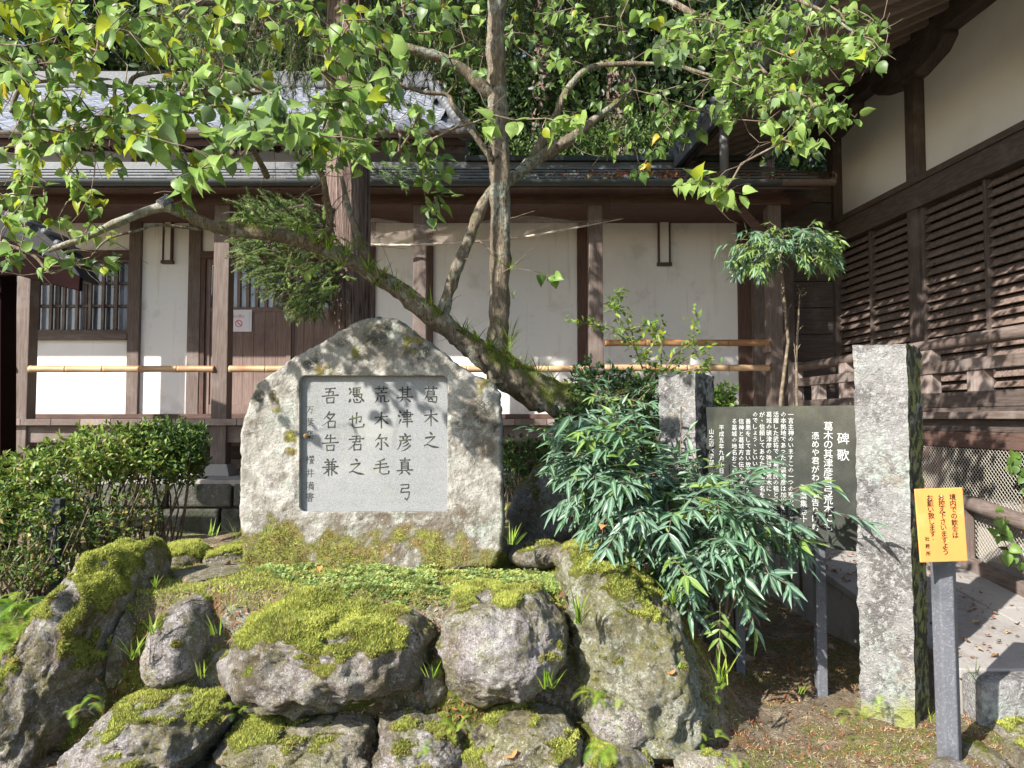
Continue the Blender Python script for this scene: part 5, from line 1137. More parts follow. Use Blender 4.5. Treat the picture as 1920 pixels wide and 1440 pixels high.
# attraction points (px, py, rx, ry, Y, dY, n, leaf size m, colour weights [green, light, deep, ygreen, yellow, bluegreen])
CL = [
 (110, 50, 190, 70, 3.3, .5, 60, .075, (2, 3, 1, 6, .6, .3)), (380, 40, 170, 60, 3.5, .5, 46, .075, (3, 3, 1, 4, .3, 1)), (60, 170, 90, 60, 3.4, .4, 24, .075, (3, 2, 2, 4, .8, .5)), (250, 120, 150, 50, 3.5, .4, 24, .07, (3, 3, 1, 4, .5, 1)),
 (30, 320, 55, 90, 3.6, .4, 24, .068, (3, 3, 1, 4, .4, .5)), (170, 270, 130, 60, 3.7, .4, 26, .065, (4, 2, 2, 2, .2, 1)), (300, 235, 60, 60, 3.2, .3, 12, .095, (3, 3, 0, 4, .1, 1)), (290, 255, 40, 30, 3.1, .2, 8, .10, (2, 3, 0, 3, .8, 3)),
 (330, 175, 150, 45, 3.4, .3, 26, .07, (3, 3, 2, 2, .2, 2)), (120, 225, 120, 50, 3.5, .3, 22, .066, (3, 3, 2, 3, .3, 1)), (430, 260, 90, 60, 3.2, .3, 20, .075, (3, 4, 1, .6, .1, 3)),
 (650, 150, 55, 90, 3.6, .3, 26, .07, (3, 4, 1, .6, .1, 2)), (640, 285, 60, 40, 3.6, .2, 14, .07, (4, 4, 2, .3, 0, 2)),
 (520, 215, 100, 60, 3.0, .3, 34, .088, (2, 4, 0, .5, .1, 5)), (430, 165, 80, 60, 3.3, .3, 16, .08, (3, 3, 1, 2, .2, 3)), (350, 330, 45, 25, 3.1, .2, 8, .088, (3, 4, 0, 1, 0, 3)), (110, 360, 110, 40, 3.8, .3, 16, .065, (3, 3, 1, 3, .2, .3)),
 (650, 220, 90, 60, 3.6, .4, 32, .07, (4, 4, 1, .5, .05, 3)), (740, 240, 80, 60, 3.9, .3, 26, .066, (5, 4, 2, .3, 0, 2)), (800, 270, 25, 70, 3.7, .15, 12, .07, (4, 5, 1, .2, 0, 2)), (818, 350, 25, 55, 3.8, .15, 11, .068, (4, 3, 3, .2, 0, 1)), (575, 300, 45, 30, 3.6, .2, 8, .07, (3, 3, 2, 0, 0, 2)),
 (620, 40, 120, 55, 3.4, .4, 30, .07, (3, 3, 1, 3, .2, 1)), (700, 110, 70, 70, 3.3, .3, 18, .085, (2, 4, 1, 1.5, .1, 3)), (820, 30, 110, 50, 4.2, .4, 26, .07, (4, 3, 3, .3, .1, 1)), (870, 110, 40, 40, 4.4, .2, 7, .065, (4, 2, 3, .3, 0, 1)),
 (950, 222, 45, 14, 3.5, .1, 6, .075, (0, 7, 0, 1.5, 0, 0)), (1035, 232, 52, 16, 3.5, .1, 8, .072, (0, 7, 0, 1, 0, 0)), (1330, 352, 60, 15, 3.4, .12, 10, .075, (0, 7, 0, 1.2, 0, 0)), (1380, 362, 34, 14, 3.4, .1, 5, .068, (1, 6, 0, 1, 0, 0)),
 (1030, 60, 90, 60, 4.6, .3, 22, .068, (4, 2, 4, .3, .1, 1)), (1130, 30, 100, 50, 4.4, .4, 22, .066, (4, 3, 3, .4, .1, 1)), (1290, 70, 80, 45, 3.9, .3, 18, .075, (2, 6, 1, .5, 0, 3)), (1250, 90, 40, 25, 3.5, .1, 7, .085, (1, 6, 0, .3, 0, 3)),
 (1400, 50, 130, 55, 4.0, .4, 40, .068, (5, 4, 2, .4, .1, 2)), (1540, 50, 120, 50, 4.0, .4, 46, .064, (5, 4, 2, .3, .1, 2)), (1450, 130, 120, 45, 3.9, .35, 44, .066, (5, 4, 1, .4, .2, 2)), (1580, 100, 80, 45, 3.9, .3, 34, .062, (5, 4, 2, .3, .2, 1)), (1640, 90, 40, 25, 3.8, .2, 10, .06, (5, 3, 2, .2, .2, 1)),
 (1440, 200, 100, 40, 3.8, .3, 36, .068, (4, 6, 1, .4, .1, 2)), (1540, 190, 60, 40, 3.8, .3, 18, .066, (5, 3, 2, .3, .1, 1)), (1500, 270, 50, 30, 3.7, .2, 12, .062, (4, 4, 1, .2, .1, 2)), (1370, 110, 60, 60, 4.0, .3, 18, .066, (5, 4, 2, .3, .2, 1)), (1580, 215, 30, 15, 3.7, .15, 6, .06, (5, 3, 2, .2, .2, 1)),
 (1200, 240, 130, 55, 5.6, .4, 34, .07, (3, 1, 8, .2, .6, 0)), (1130, 160, 90, 60, 5.5, .4, 20, .065, (3, 1, 7, .2, .5, 0)), (1300, 200, 90, 60, 5.2, .4, 24, .07, (3, 1, 7, .2, .3, 0)), (1200, 320, 40, 15, 5.3, .2, 4, .07, (2, 0, 6, 0, .5, 0)),
 (60, 480, 60, 25, 4.0, .15, 6, .08, (4, 1, 3, .3, 0, 3)), (150, 420, 60, 25, 4.2, .2, 8, .062, (3, 4, 1, 3, 0, 1)), (180, 490, 80, 14, 4.0, .15, 8, .072, (4, 2, 3, .5, 0, 2)), (45, 400, 50, 40, 3.9, .2, 10, .068, (4, 3, 2, 2, 0, 1)), (560, 500, 40, 25, 4.6, .2, 4, .07, (3, 4, 1, 0, 0, 1)), (1040, 520, 10, 10, 4.8, .05, 1, .07, (2, 0, 4, 0, 0, 0)),
]
NB0 = len(nodes)
cap_ = 12000; ND = np.zeros((cap_, 3)); ND[:NB0] = np.array(nodes); nN = NB0; par = {}; tips = []
pts = []
for (cx, cy, rx, ry, Y, dY, n, ls, cw) in CL:
    for k in range(n):
        a = RNG.uniform(0, 2*math.pi); r_ = math.sqrt(RNG.random()); yy = Y+RNG.uniform(-dY, dY)
        pts.append((np.array(P(cx+rx*r_*math.cos(a), cy+ry*r_*math.sin(a), yy)), ls, cw))
base = ND[:NB0].copy()
dist0 = [np.min(((base-p[0])**2).sum(1)) for p in pts]; order = np.argsort(dist0)
for oi in order:
    q, ls, cw = pts[oi]; dd = ((ND[:nN]-q)**2).sum(1); j = int(np.argmin(dd)); d = math.sqrt(dd[j]); pj = ND[j].copy()
    ns = max(1, int(d/.09)); prev = j
    sag = RNG.normal(size=3)*.05*min(1, d*2); sag[2] += .04*d
    for s in range(1, ns+1):
        t = s/ns; p = pj*(1-t)+q*t+sag*math.sin(math.pi*t)+RNG.normal(size=3)*.006
        if nN >= cap_: break
        ND[nN] = p; par[nN] = prev; prev = nN; nN += 1
    tips.append((prev, ls, cw))
cnt = np.zeros(nN)
for t, _, _ in tips: cnt[t] += 1
for k in range(nN-1, NB0-1, -1): cnt[par[k]] += cnt[k] if par[k] >= NB0 else 0
radn = np.minimum(.0016*np.maximum(cnt, 1)**.42, .012)
mb = MB()
for k in range(NB0, nN):
    a = ND[par[k]]; b = ND[k]; r1 = radn[k]; r0 = radn[par[k]] if par[k] >= NB0 else r1*1.2
    if np.linalg.norm(b-a) < 1e-4: continue
    mb.tube([a, b], [r0, r1], 4 if r1 < .004 else 6, cap=False)
# bare twigs
rgb_ = random.Random(8)
for k in range(260):
    j = rgb_.randrange(40, nN); p = Vector(ND[j]); d = Vector((rgb_.gauss(0, 1), rgb_.gauss(0, .5), rgb_.gauss(0, 1))).normalized(); L_ = rgb_.uniform(.1, .42)
    q = [p]; 
    for s in range(4): d = (d+Vector((rgb_.gauss(0, .25), rgb_.gauss(0, .2), rgb_.gauss(0, .25)))).normalized(); q.append(q[-1]+d*L_/4)
    mb.tube(q, [.003, .0026, .0022, .0016, .001], 4, cap=False)
mb.build('twigs', TWIG, tree, smooth=True, kind='stuff')
lp = []; ld = []; ln = []; lsz = []; lm = []; lpr = []
for (t, ls, cw) in tips:
    p = ND[t]; pr_ = ND[par[t]] if t in par else p; ax = p-pr_; ax /= np.linalg.norm(ax)+1e-9
    n = RNG.integers(2, 5); cwn = np.array(cw, float); cwn /= cwn.sum()
    for k in range(n):
        base_ = p-ax*RNG.uniform(0, .10)*(k > 0); side = RNG.normal(size=3); side -= ax*side.dot(ax); side /= np.linalg.norm(side)+1e-9
        d = ax*.5+side*.9+np.array([0, 0, -.55]); d /= np.linalg.norm(d)
        nr = np.array([RNG.normal()*.65-.15, RNG.normal()*.65-.35, .75]); 
        lp.append(base_+d*.012); ld.append(d); ln.append(nr); lsz.append(ls*RNG.uniform(.6, 1.2)); lm.append(RNG.choice(6, p=cwn))
lp = np.array(lp); ld = np.array(ld); ln = np.array(ln); lsz = np.array(lsz); lm = np.array(lm)
lm = np.where((lm == 4) & (RNG.random(len(lm)) < .7), 0, lm); lm = np.where((lm == 3) & (RNG.random(len(lm)) < .35), 1, lm); u3 = RNG.random(len(lp)); h = u3 < .45; h3 = u3 > .78
leaves(tree, HEART, LF, lp[h], ld[h], ln[h], lsz[h], lm[h], nobj=150, sizef=1)
h2 = ~h & ~h3; leaves(tree, HEART2, LF, lp[h2], ld[h2], ln[h2], lsz[h2], lm[h2], nobj=90, sizef=1)
leaves(tree, HEART3, LF, lp[h3], ld[h3], ln[h3], lsz[h3], lm[h3], nobj=60, sizef=1)
# the crown above the frame
def blob(n, c, r, ls, parent, mats, cw, proto=HEART, clumps=60, name='crown_foliage', nobj=0):
    cc = RNG.normal(size=(clumps, 3)); cc /= np.linalg.norm(cc, axis=1, keepdims=True); cc *= RNG.random((clumps, 1))**.33; cc = cc*np.array(r)+np.array(c)
    k = RNG.integers(0, clumps, n); p = cc[k]+RNG.normal(size=(n, 3))*np.array(r)*.13
    d = rdir(n, -.5); nr = rdir(n, 1.2); w = np.array(cw, float); w /= w.sum()
    m = RNG.choice(len(cw), n, p=w); leaves(parent, proto, mats, p, d, nr, ls*RNG.uniform(.7, 1.2, n), m, nobj=nobj, stuffname=name)
blob(6500, (-.2, 5.7, 6.6), (3.4, 2.2, 1.25), .12, tree, LF, (4, 2, 4, .5, .1, 1), clumps=110)
blob(1500, (1.5, 4.5, 5.35), (1.7, 1.1, .6), .10, tree, LF, (4, 2, 4, 1, .1, 1), clumps=45)  # unseen crown part added to shade the hall louvres
blob(1500, (-3.6, 3.1, 4.9), (1.4, .9, .7), .10, tree, LF, (4, 2, 4, 2, .1, 1), clumps=40)
# epiphytic strap ferns and grasses
def tuft(parent, base, n, L, w, mats, cw, droop=.8, spread=.9, up=1.0, name='blades', seg=5, stuff=True):
    V = []; T = []; mi = []; wgt = np.array(cw, float); wgt /= wgt.sum()
    for k in range(n):
        a = RNG.uniform(0, 2*math.pi); out = np.array([math.cos(a), math.sin(a), 0]); s = RNG.uniform(.2, 1)*spread; d = out*s+np.array([0, 0, up]); d /= np.linalg.norm(d)
        l = L*RNG.uniform(.55, 1.1); side = np.cross(d, [0, 0, 1.]); 
        if np.linalg.norm(side) < .05: side = np.array([1., 0, 0])
        side /= np.linalg.norm(side); p = np.array(base)+RNG.normal(size=3)*[.012, .012, .002]; b0 = len(V); q = d.copy(); ww = w*RNG.uniform(.7, 1.2)
        for s_ in range(seg+1):
            t = s_/seg; hw = ww*(.55+.9*t if t < .4 else .95*(1-t)/.6+.02)*.5; V += [tuple(p-side*hw), tuple(p+side*hw)]
            q = q+np.array([0, 0, -droop*l*4/seg*(t+.25)]); q /= np.linalg.norm(q); p = p+q*l/seg
        m = RNG.choice(len(cw), p=wgt)
        for s_ in range(seg): a_ = b0+s_*2; T += [(a_, a_+1, a_+3, a_+2)]; mi.append(m)
    me = mesh_np(name, np.array(V), np.array(T), mats, mi, smooth=True)
    return ob(name, me, parent, kind='stuff' if stuff else None)
for (px, py, Y, n, L_, w, dr) in [(560, 440, 4.62, 16, .14, .012, 1.2), (590, 455, 4.6, 18, .18, .014, 1.6), (620, 468, 4.6, 16, .16, .013, 1.6), (650, 478, 4.65, 16, .15, .012, 1.5), (505, 440, 4.6, 10, .10, .01, 1.2), (690, 505, 4.72, 14, .13, .012, 1.3), (715, 520, 4.75, 16, .12, .012, 1.3), (745, 545, 4.78, 14, .12, .011, 1.2), (775, 560, 4.8, 12, .10, .010, 1.), (800, 575, 4.8, 14, .12, .010, .7), (825, 592, 4.82, 12, .10, .010, .8), (870, 625, 4.82, 18, .14, .010, .6), (895, 640, 4.82, 18, .13, .010, .7), (920, 655, 4.85, 16, .13, .010, .9), (950, 660, 4.86, 14, .17, .010, .5), (965, 690, 4.85, 12, .14, .010, .8), (975, 700, 4.9, 14, .20, .010, .6), (1010, 705, 4.9, 10, .20, .011, .7), (1040, 715, 4.92, 8, .22, .012, .8), (958, 505, 4.9, 10, .16, .008, .8), (960, 560, 4.92, 7, .1, .006, .6), (955, 640, 4.9, 12, .18, .010, .8), (330, 395, 4.5, 20, .06, .005, .6), (345, 405, 4.5, 20, .08, .005, .9), (700, 535, 4.75, 12, .12, .011, 1.6), (640, 500, 4.62, 12, .12, .012, 1.9), (895, 440, 4.85, 6, .05, .004, .4), (852, 520, 4.8, 6, .06, .004, .4)]:
    tuft(tree, P(px, py, Y), int(n*1.4), L_*1.3, w*.72, GRS, (4, 3.2, 1.5, .3), dr*1.1, 1.1, .6, name='strap_fern')
# ---------------------------------------------------------------- cedar
ced = thing('cedar_tree', 'cedar with straight reddish fibrous trunk rising behind the peak of the inscribed stone', 'tree', tuple(P(660, 900, 6.9)))
def fluted(name, pts, parent, m, seed, n=56):
    o, out, rad, V, Fc, mo = limb_mesh(name, pts, parent, m, n=n, wob=0, seed=seed, mossv=-1, sub=8)
    C = np.repeat(np.array(out), n, 0); rr = np.repeat(np.array(rad), n); k = np.tile(np.arange(n), len(out)); d = (V-C)
    ang = k/n*2*math.pi; g = fbm(np.stack([np.cos(ang)*3, np.sin(ang)*3, V[:, 2]*.35], 1), 2.6, 4, seed, ridge=True); V = C+d*(1+.10*g)[:, None]
    o.data.vertices.foreach_set('co', V.astype(np.float32).ravel()); o.data.update()
fluted('trunk', pp([(664, 960, 6.9, .21), (656, 800, 6.9, .18), (652, 620, 6.9, .16), (648, 450, 6.9, .155), (645, 250, 6.9, .15), (648, 60, 6.9, .165), (645, -120, 6.9, .15), (640, -600, 6.9, .1)]), ced, BARKC, 5)
fluted('second_trunk', pp([(690, 900, 7.15, .12), (684, 700, 7.15, .105), (678, 500, 7.15, .09), (676, 330, 7.15, .085), (668, 200, 7.1, .06)]), ced, BARKC, 15, 30)
def spray(parent, segs, nd, lenr, mats, cw, name='needle_sprays', wid=1.5, nscale=.035, droop=.8):
    """segs: list of (base, dir). Each: curved twig with side needles"""
    A = []; D = []; M = []; S = []; w = np.array(cw, float); w /= w.sum(); tw_ = MB()
    for (b, d) in segs:
        L_ = RNG.uniform(*lenr); q = np.array(d, float); q /= np.linalg.norm(q); p = np.array(b, float); pts_ = [p.copy()]; m = RNG.choice(len(cw), p=w)
        for s in range(6):
            q = q+np.array([0, 0, -droop*.12])+RNG.normal(size=3)*.06; q /= np.linalg.norm(q); p2 = p+q*L_/6
            k = nd; t = RNG.random((k, 1)); A.append(p+(p2-p)*t); sd = RNG.normal(size=(k, 3)); sd -= (sd@q)[:, None]*q; sd /= np.linalg.norm(sd, axis=1, keepdims=True)
            D.append(q*.95+sd*.55); M += [m]*k; S.append(nscale*RNG.uniform(.7, 1.3, k)*(1-.06*s)); p = p2; pts_.append(p.copy())
        tw_.tube(pts_, .0035, 3, cap=False)
    A = np.concatenate(A); D = np.concatenate(D); S = np.concatenate(S)
    v, t = inst(NEED, A, D, RNG.normal(size=A.shape), S, wid=wid)
    ob(name, mesh_np(name, v, t, mats, M), parent, kind='stuff'); return tw_
br = MB()
for (a, b_) in (((652, 420, 6.85), (470, 470, 6.4)), ((655, 470, 6.85), (520, 560, 6.4)), ((655, 400, 6.85), (500, 400, 6.4)), ((650, 500, 6.85), (620, 590, 6.5))): br.tube([P(*a), (P(*a)+P(*b_))/2+Vector((0, 0, .08)), P(*b_)], [.03, .02, .008], 8)
segs = []
for k in range(900):
    u = RNG.random(); py = 388+u*190; half = 96*math.sin(math.pi*min(1, .18+u*.82))**.6
    cx = 525+u*60; px = cx+RNG.uniform(-1, 1)*half
    if px > 655 or (px < 540 and py > 540): continue
    dirx = -.5+RNG.normal()*.4
    segs.append((P(px, py, 6.55+RNG.uniform(-.35, .35)), (dirx, RNG.normal()*.5-.3, .65-u*1.1+RNG.normal()*.3)))
tw_ = spray(ced, segs, 20, (.10, .22), CEDL, (4, 3, .3, 4), nscale=.034, wid=2.6, droop=.9)
segs = [(P(RNG.uniform(520, 600), RNG.uniform(440, 500), 6.35), (RNG.normal(), -.3, -1)) for k in range(22)]; spray(ced, segs, 12, (.1, .2), CEDL, (0, 1, 8, 0), name='dead_sprays')
br.build('branches', BARKC, ced, smooth=True)
segs = []
for k in range(2300):
    px = RNG.uniform(300, 1180); py = RNG.uniform(-330, 150)
    if py > 40+110*math.exp(-((px-640)/260)**2)+RNG.normal()*18: continue
    segs.append((P(px, py, 7.6+RNG.uniform(-.9, 1.2)), (RNG.normal()*.35, RNG.normal()*.3-.2, -.55)))
tw2 = spray(ced, segs, 11, (.35, .65), CEDL, (4, 5, .4, 1.2), name='crown_sprays', nscale=.085, wid=1.5, droop=1.3)
tw2.build('crown_twigs', BARKC, ced, kind='stuff'); tw_.build('spray_twigs', BARKC, ced, kind='stuff')
segs = [(P(RNG.uniform(690, 780), RNG.uniform(300, 325), 7.0), (RNG.uniform(.2, 1), -.2, -.3)) for k in range(14)]; spray(ced, segs, 8, (.2, .35), CEDL, (2, 5, 0, 0), name='low_sprays', nscale=.07)
# ---------------------------------------------------------------- background forest
def bgtree(name, label, px, pyc, Y, rx, rz, n, ls, cw, trunk_r=.25, trunkpx=None):
    c = P(px, pyc, Y); t = thing(name, label, 'tree', (c.x, Y, PZ), 'forest trees behind the shrine buildings')
    tp = XX(trunkpx, Y) if trunkpx else c.x
    limb_mesh('trunk', [(Vector((tp, Y, PZ-.4)), trunk_r*1.2), (Vector((tp, Y, 3)), trunk_r), (Vector((tp+.1, Y, c.z)), trunk_r*.7), (Vector((tp, Y, c.z+rz)), trunk_r*.2)], t, BARKC, n=14, wob=.1, seed=int(px), mossv=-1)
    blob(n, tuple(c), (rx, rx*.7, rz), ls, t, BGL, cw, OVAL, clumps=int(n/55), name='crown')
bgtree('forest_tree', 'bushy dark tree behind the corridor roof directly right of the upright trunk', 1080, 120, 15.5, 2.6, 3.6, 9000, .19, (5, 5, 1.5), .3, 1010)  # this and the next tree lean on shaded leaves to show deep shade
bgtree('forest_tree', 'dark leafy tree with a thick trunk seen above the roof ridge toward the hall eave', 1240, 80, 14.5, 2.4, 3.6, 9000, .18, (5, 6, 1), .42, 1160)
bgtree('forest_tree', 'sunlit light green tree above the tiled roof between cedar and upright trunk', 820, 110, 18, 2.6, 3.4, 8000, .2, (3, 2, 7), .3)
bgtree('forest_tree', 'dark evergreen tree above the middle of the tiled roof', 480, 30, 18.5, 4.2, 3.8, 9500, .24, (4, 7, 1), .35)
bgtree('forest_tree', 'dark tree above the left end of the tiled roof', 90, 20, 18.5, 4.2, 3.8, 9500, .24, (4, 6, 1.5), .35)
bgtree('forest_tree', 'dark tree behind the right eave of the hall', 1420, 60, 17, 3.0, 4, 6500, .22, (4, 7, 1), .35)
fw = thing('forest_wall', None, None, (0, 20, 0)); fw['kind'] = 'stuff'
n = 56000; X_ = RNG.uniform(-19, 19, n); Yy = RNG.uniform(19, 27, n); zz = hillz(X_, Yy)+RNG.random(n)**.8*(8.5+3*vnoise(np.stack([X_*.4, Yy*.4, X_*0], 1), 3)); w = vnoise(np.stack([X_, Yy, zz], 1)*.9, 8)
keep = w > -.55; leaves(fw, OVAL, BGL, np.stack([X_, Yy, zz], 1)[keep], rdir(n, -.4)[keep], rdir(n, .9)[keep], (.36*RNG.uniform(.7, 1.3, n))[keep], RNG.choice(3, n, p=[.42, .48, .1])[keep], stuffname='forest_foliage')
# low greenery right behind the corridor roof
ub_ = thing('bank_shrub', 'light green undergrowth just above the corridor roof ridge, right of the upright trunk', 'shrub', (2.2, 11.8, PZ), 'undergrowth behind the roof')
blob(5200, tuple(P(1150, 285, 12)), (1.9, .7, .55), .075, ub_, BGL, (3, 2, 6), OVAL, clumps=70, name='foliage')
ub_ = thing('bank_shrub', 'light green undergrowth seen in the gap left of the upright trunk above the roof', 'shrub', (-.5, 12.3, PZ), 'undergrowth behind the roof')
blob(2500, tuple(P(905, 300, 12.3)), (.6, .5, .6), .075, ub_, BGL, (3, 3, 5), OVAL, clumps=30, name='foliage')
for obx in (ub_,): pass
# ================================================================== SHRUBS
def bush(name, label, cat, shapes, n, ls, mats, cw, proto=OVAL, stems=18, base=(0, 0, 0), nobj=120, group=None, shell=.45, ros=6, stemm=None, up=.7):
    t = thing(name, label, cat, base, group); P_ = []; D_ = []; N_ = []; S_ = []; M_ = []; w = np.array(cw, float); w /= w.sum(); tot = sum(s[6] for s in shapes)
    for (px, py, Y, rx, ry, rz, wt) in shapes:
        c = np.array(P(px, py, Y)); k = max(3, int(n*wt/tot/ros)); u = RNG.normal(size=(k, 3)); u /= np.linalg.norm(u, axis=1, keepdims=True); rr_ = (shell+(1-shell)*RNG.random((k, 1))**.6)
        bump_ = 1+.42*fbm(u*1.0+c, 2.6, 3, int(px))[:, None]
        q = c+u*rr_*bump_*np.array([rx, ry, rz]); ax = u*.7+np.array([0, 0, up])+RNG.normal(size=(k, 3))*.35
        for i in range(ros):
            sd = RNG.normal(size=(k, 3)); d = ax*.55+sd*.6; P_.append(q+d*.008); D_.append(d); N_.append(ax+RNG.normal(size=(k, 3))*.3); S_.append(ls*RNG.uniform(.65, 1.2, k)); mm = RNG.choice(len(cw), k, p=w); M_.append(np.where(RNG.random(k) < .75, np.resize(mm, k), RNG.choice(len(cw), k, p=w)))
    leaves(t, proto, mats, np.concatenate(P_), np.concatenate(D_), np.concatenate(N_), np.concatenate(S_), np.concatenate(M_), nobj=nobj, sizef=1)
    mb = MB(); b = Vector(base)
    for k in range(stems):
        s = shapes[RNG.integers(len(shapes))]; c = P(s[0], s[1], s[2]); e = c+Vector((RNG.uniform(-.8, .8)*s[3], RNG.uniform(-.8, .8)*s[4], RNG.uniform(-.3, .8)*s[5])); g_ = Vector((c.x+(b.x-c.x)*.5+RNG.normal()*.12, c.y+RNG.normal()*.08, b.z-.05))
        m_ = g_.lerp(e, .5)+Vector((RNG.normal()*.04, RNG.normal()*.04, .02)); mb.tube([g_, m_, e], [.010, .007, .003], 5, cap=False)
    mb.build('stems', stemm or TWIG, t, smooth=True); return t
bush('azalea_hedge', 'sunlit yellowish green azalea hedge at the left edge in front of the corridor', 'hedge', [(10, 915, 5.0, .36, .35, .20, 3), (120, 880, 5.1, .30, .35, .20, 2.5), (205, 855, 5.2, .26, .32, .19, 2.2), (265, 865, 5.25, .24, .28, .15, 1.4), (60, 960, 4.9, .4, .3, .2, 1.5), (-90, 930, 4.9, .4, .35, .3, 2), (200, 830, 5.3, .32, .25, .13, 1.3)], 8600, .044, AZL, (5, 4, 2.5, 1.2), base=(-3.1, 5.0, .3), stems=46, nobj=120)
bush('azalea_underwood', 'shaded brownish twiggy shrub under the hedge at the left edge, above the ferns', 'shrub', [(40, 1010, 4.75, .4, .3, .28, 2), (150, 990, 4.9, .35, .3, .26, 1.6), (30, 1070, 4.6, .3, .25, .16, 1), (250, 960, 5.1, .2, .25, .22, .8)], 4200, .036, AZL, (2, .7, 4, 1.6), base=(-3.0, 4.8, .25), stems=60, nobj=30, shell=.2)
bush('round_shrub', 'dark green rounded clipped shrub on bare stems at the right end of the hedge', 'shrub', [(305, 830, 5.6, .30, .32, .18, 3), (330, 870, 5.5, .20, .28, .16, 1.2), (270, 850, 5.6, .2, .25, .15, 1)], 6500, .042, AZL, (2, .5, 7, .1), base=(-2.62, 5.6, .45), stems=16, nobj=60)
bush('dark_shrub', 'small dark shrub in the shade immediately right of the inscribed stone', 'shrub', [(985, 855, 6.2, .22, .25, .16, 1), (980, 900, 6.2, .16, .2, .12, .4)], 2200, .035, AZL, (1, 0, 7, 0), base=(.1, 6.2, .5), stems=14, nobj=0)
bush('evergreen_shrub', 'dense dark glossy shrub behind the nandina, around the end of the mossy trunk', 'shrub', [(1130, 740, 4.9, .28, .25, .20, 2), (1200, 770, 4.85, .22, .25, .25, 2), (1190, 850, 4.75, .25, .2, .25, 1.4), (1090, 820, 4.85, .2, .2, .22, 1)], 5200, .045, [NANL[0], LF[0], LF[2], BGL[1]], (4, 3, 4, 2), base=(.85, 4.85, .3), stems=20, nobj=80, shell=.3)
bush('evergreen_shrub', 'small bright green shrub peeping over the plaque behind the shorter pillar', 'shrub', [(1355, 750, 5.3, .14, .14, .10, 1)], 500, .05, [LF[0], LF[1], LF[2]], (4, 2, 2), base=(1.5, 5.3, .1), stems=8, nobj=60, shell=.2)
# dark mossy rocks/backing stones right of the monument (shaded)
rock('dark mossy boulder in deep shade under the leaning trunk, right of the inscribed stone', [(955, 960), (985, 900), (1040, 860), (1100, 880), (1130, 950), (1120, 1040), (960, 1040)], 5.35, .25, RKP, .6, 31, 0, sub=5, rough=.04, blades=5000)
rock('flat dark stone in the shade at the right foot of the inscribed stone', [(955, 1030), (1000, 1010), (1050, 1015), (1070, 1040), (1050, 1060), (960, 1060)], 4.5, .2, RKP, .2, 32, 0, sub=4, rough=.02, blades=500, name='stone')
# ---------------------------------------------------------------- nandina (compound drooping leaves)
def nandina(label, fronds, ls, base, nobj, cw=(4, 6, 1), proto=(LANCE, LANCE2), L=(.14, .30), pairs=(3, 5), down=.5, group=None, name='nandina_shrub', stempts=None, wscale=1.0, fdir=None):
    t = thing(name, label, 'shrub', base, group); P_ = []; D_ = []; N_ = []; S_ = []; M_ = []; mb = MB(); w = np.array(cw, float); w /= w.sum()
    for (b, d) in fronds:
        p = np.array(b, float); d = np.array(d, float); d /= np.linalg.norm(d); L_ = RNG.uniform(*L); np_ = RNG.integers(*pairs)+1; m = RNG.choice(len(cw), p=w); pts_ = [p.copy()]
        for s in range(np_):
            d = d+np.array([0, 0, -down*.28]); d /= np.linalg.norm(d); p = p+d*L_/np_; pts_.append(p.copy())
            side = np.cross(d, [0, 0, 1.]); side /= np.linalg.norm(side)+1e-9
            last = s == np_-1
            for sg in ((-1, 1, 0) if last else (-1, 1)):
                dd = d*(.6 if sg else 1)+side*sg*.85+np.array([0, 0, -.45*down])+RNG.normal(size=3)*.2
                nr = np.array([-.25, -.45, 1.0])+RNG.normal(size=3)*.3
                P_.append(p.copy()); D_.append(dd); N_.append(nr); S_.append(ls*RNG.uniform(.55, 1.15)); M_.append(m if RNG.random() < .8 else RNG.choice(len(cw), p=w))
                if RNG.random() < .35 and sg:   # secondary leaflet pair
                    q = p+dd/np.linalg.norm(dd)*ls*.3
                    P_.append(q); D_.append(dd+RNG.normal(size=3)*.5); N_.append(nr); S_.append(ls*RNG.uniform(.5, .9)); M_.append(m)
        mb.tube(pts_, [.0022]*len(pts_), 4, cap=False)
    P_ = np.array(P_); D_ = np.array(D_); N_ = np.array(N_); S_ = np.array(S_); M_ = np.array(M_); h = RNG.random(len(P_)) < .6
    leaves(t, proto[0], NANL, P_[h], D_[h], N_[h], S_[h], M_[h], nobj=int(nobj*.6), sizef=1); leaves(t, proto[1], NANL, P_[~h], D_[~h], N_[~h], S_[~h], M_[~h], nobj=int(nobj*.4), sizef=1)
    if stempts:
        for sp_ in stempts: mb.tube([Vector(q) for q in sp_[0]], sp_[1], 6, cap=False)
    mb.build('stems', TWIG, t, smooth=True); return t
fr = []
poly = [(1080, 850), (1130, 800), (1190, 850), (1250, 930), (1330, 925), (1390, 950), (1440, 970), (1450, 990), (1450, 1020), (1420, 1060), (1380, 1100), (1320, 1110), (1260, 1080), (1200, 1040), (1130, 990), (1080, 920)]
def inpoly(x, y, pl):
    c = False; j = len(pl)-1
    for i in range(len(pl)):
        if (pl[i][1] > y) != (pl[j][1] > y) and x < (pl[j][0]-pl[i][0])*(y-pl[i][1])/(pl[j][1]-pl[i][1])+pl[i][0]: c = not c
        j = i
    return c
ctr = (1300, 1000)
while len(fr) < 250:
    px, py = RNG.uniform(1040, 1590), RNG.uniform(780, 1150)
    if not inpoly(px, py, poly): continue
    Y = 3.95+RNG.uniform(-.28, .38)+(.0 if px < 1450 else .02)
    if px > 1480: Y = min(Y, 3.9)
    dx = (px-ctr[0])/220; fr.append((P(px-dx*25, py-22, Y), (dx+RNG.normal()*.35, -.35+RNG.normal()*.35, .25+RNG.normal()*.3-(py-950)/400)))
frs = []
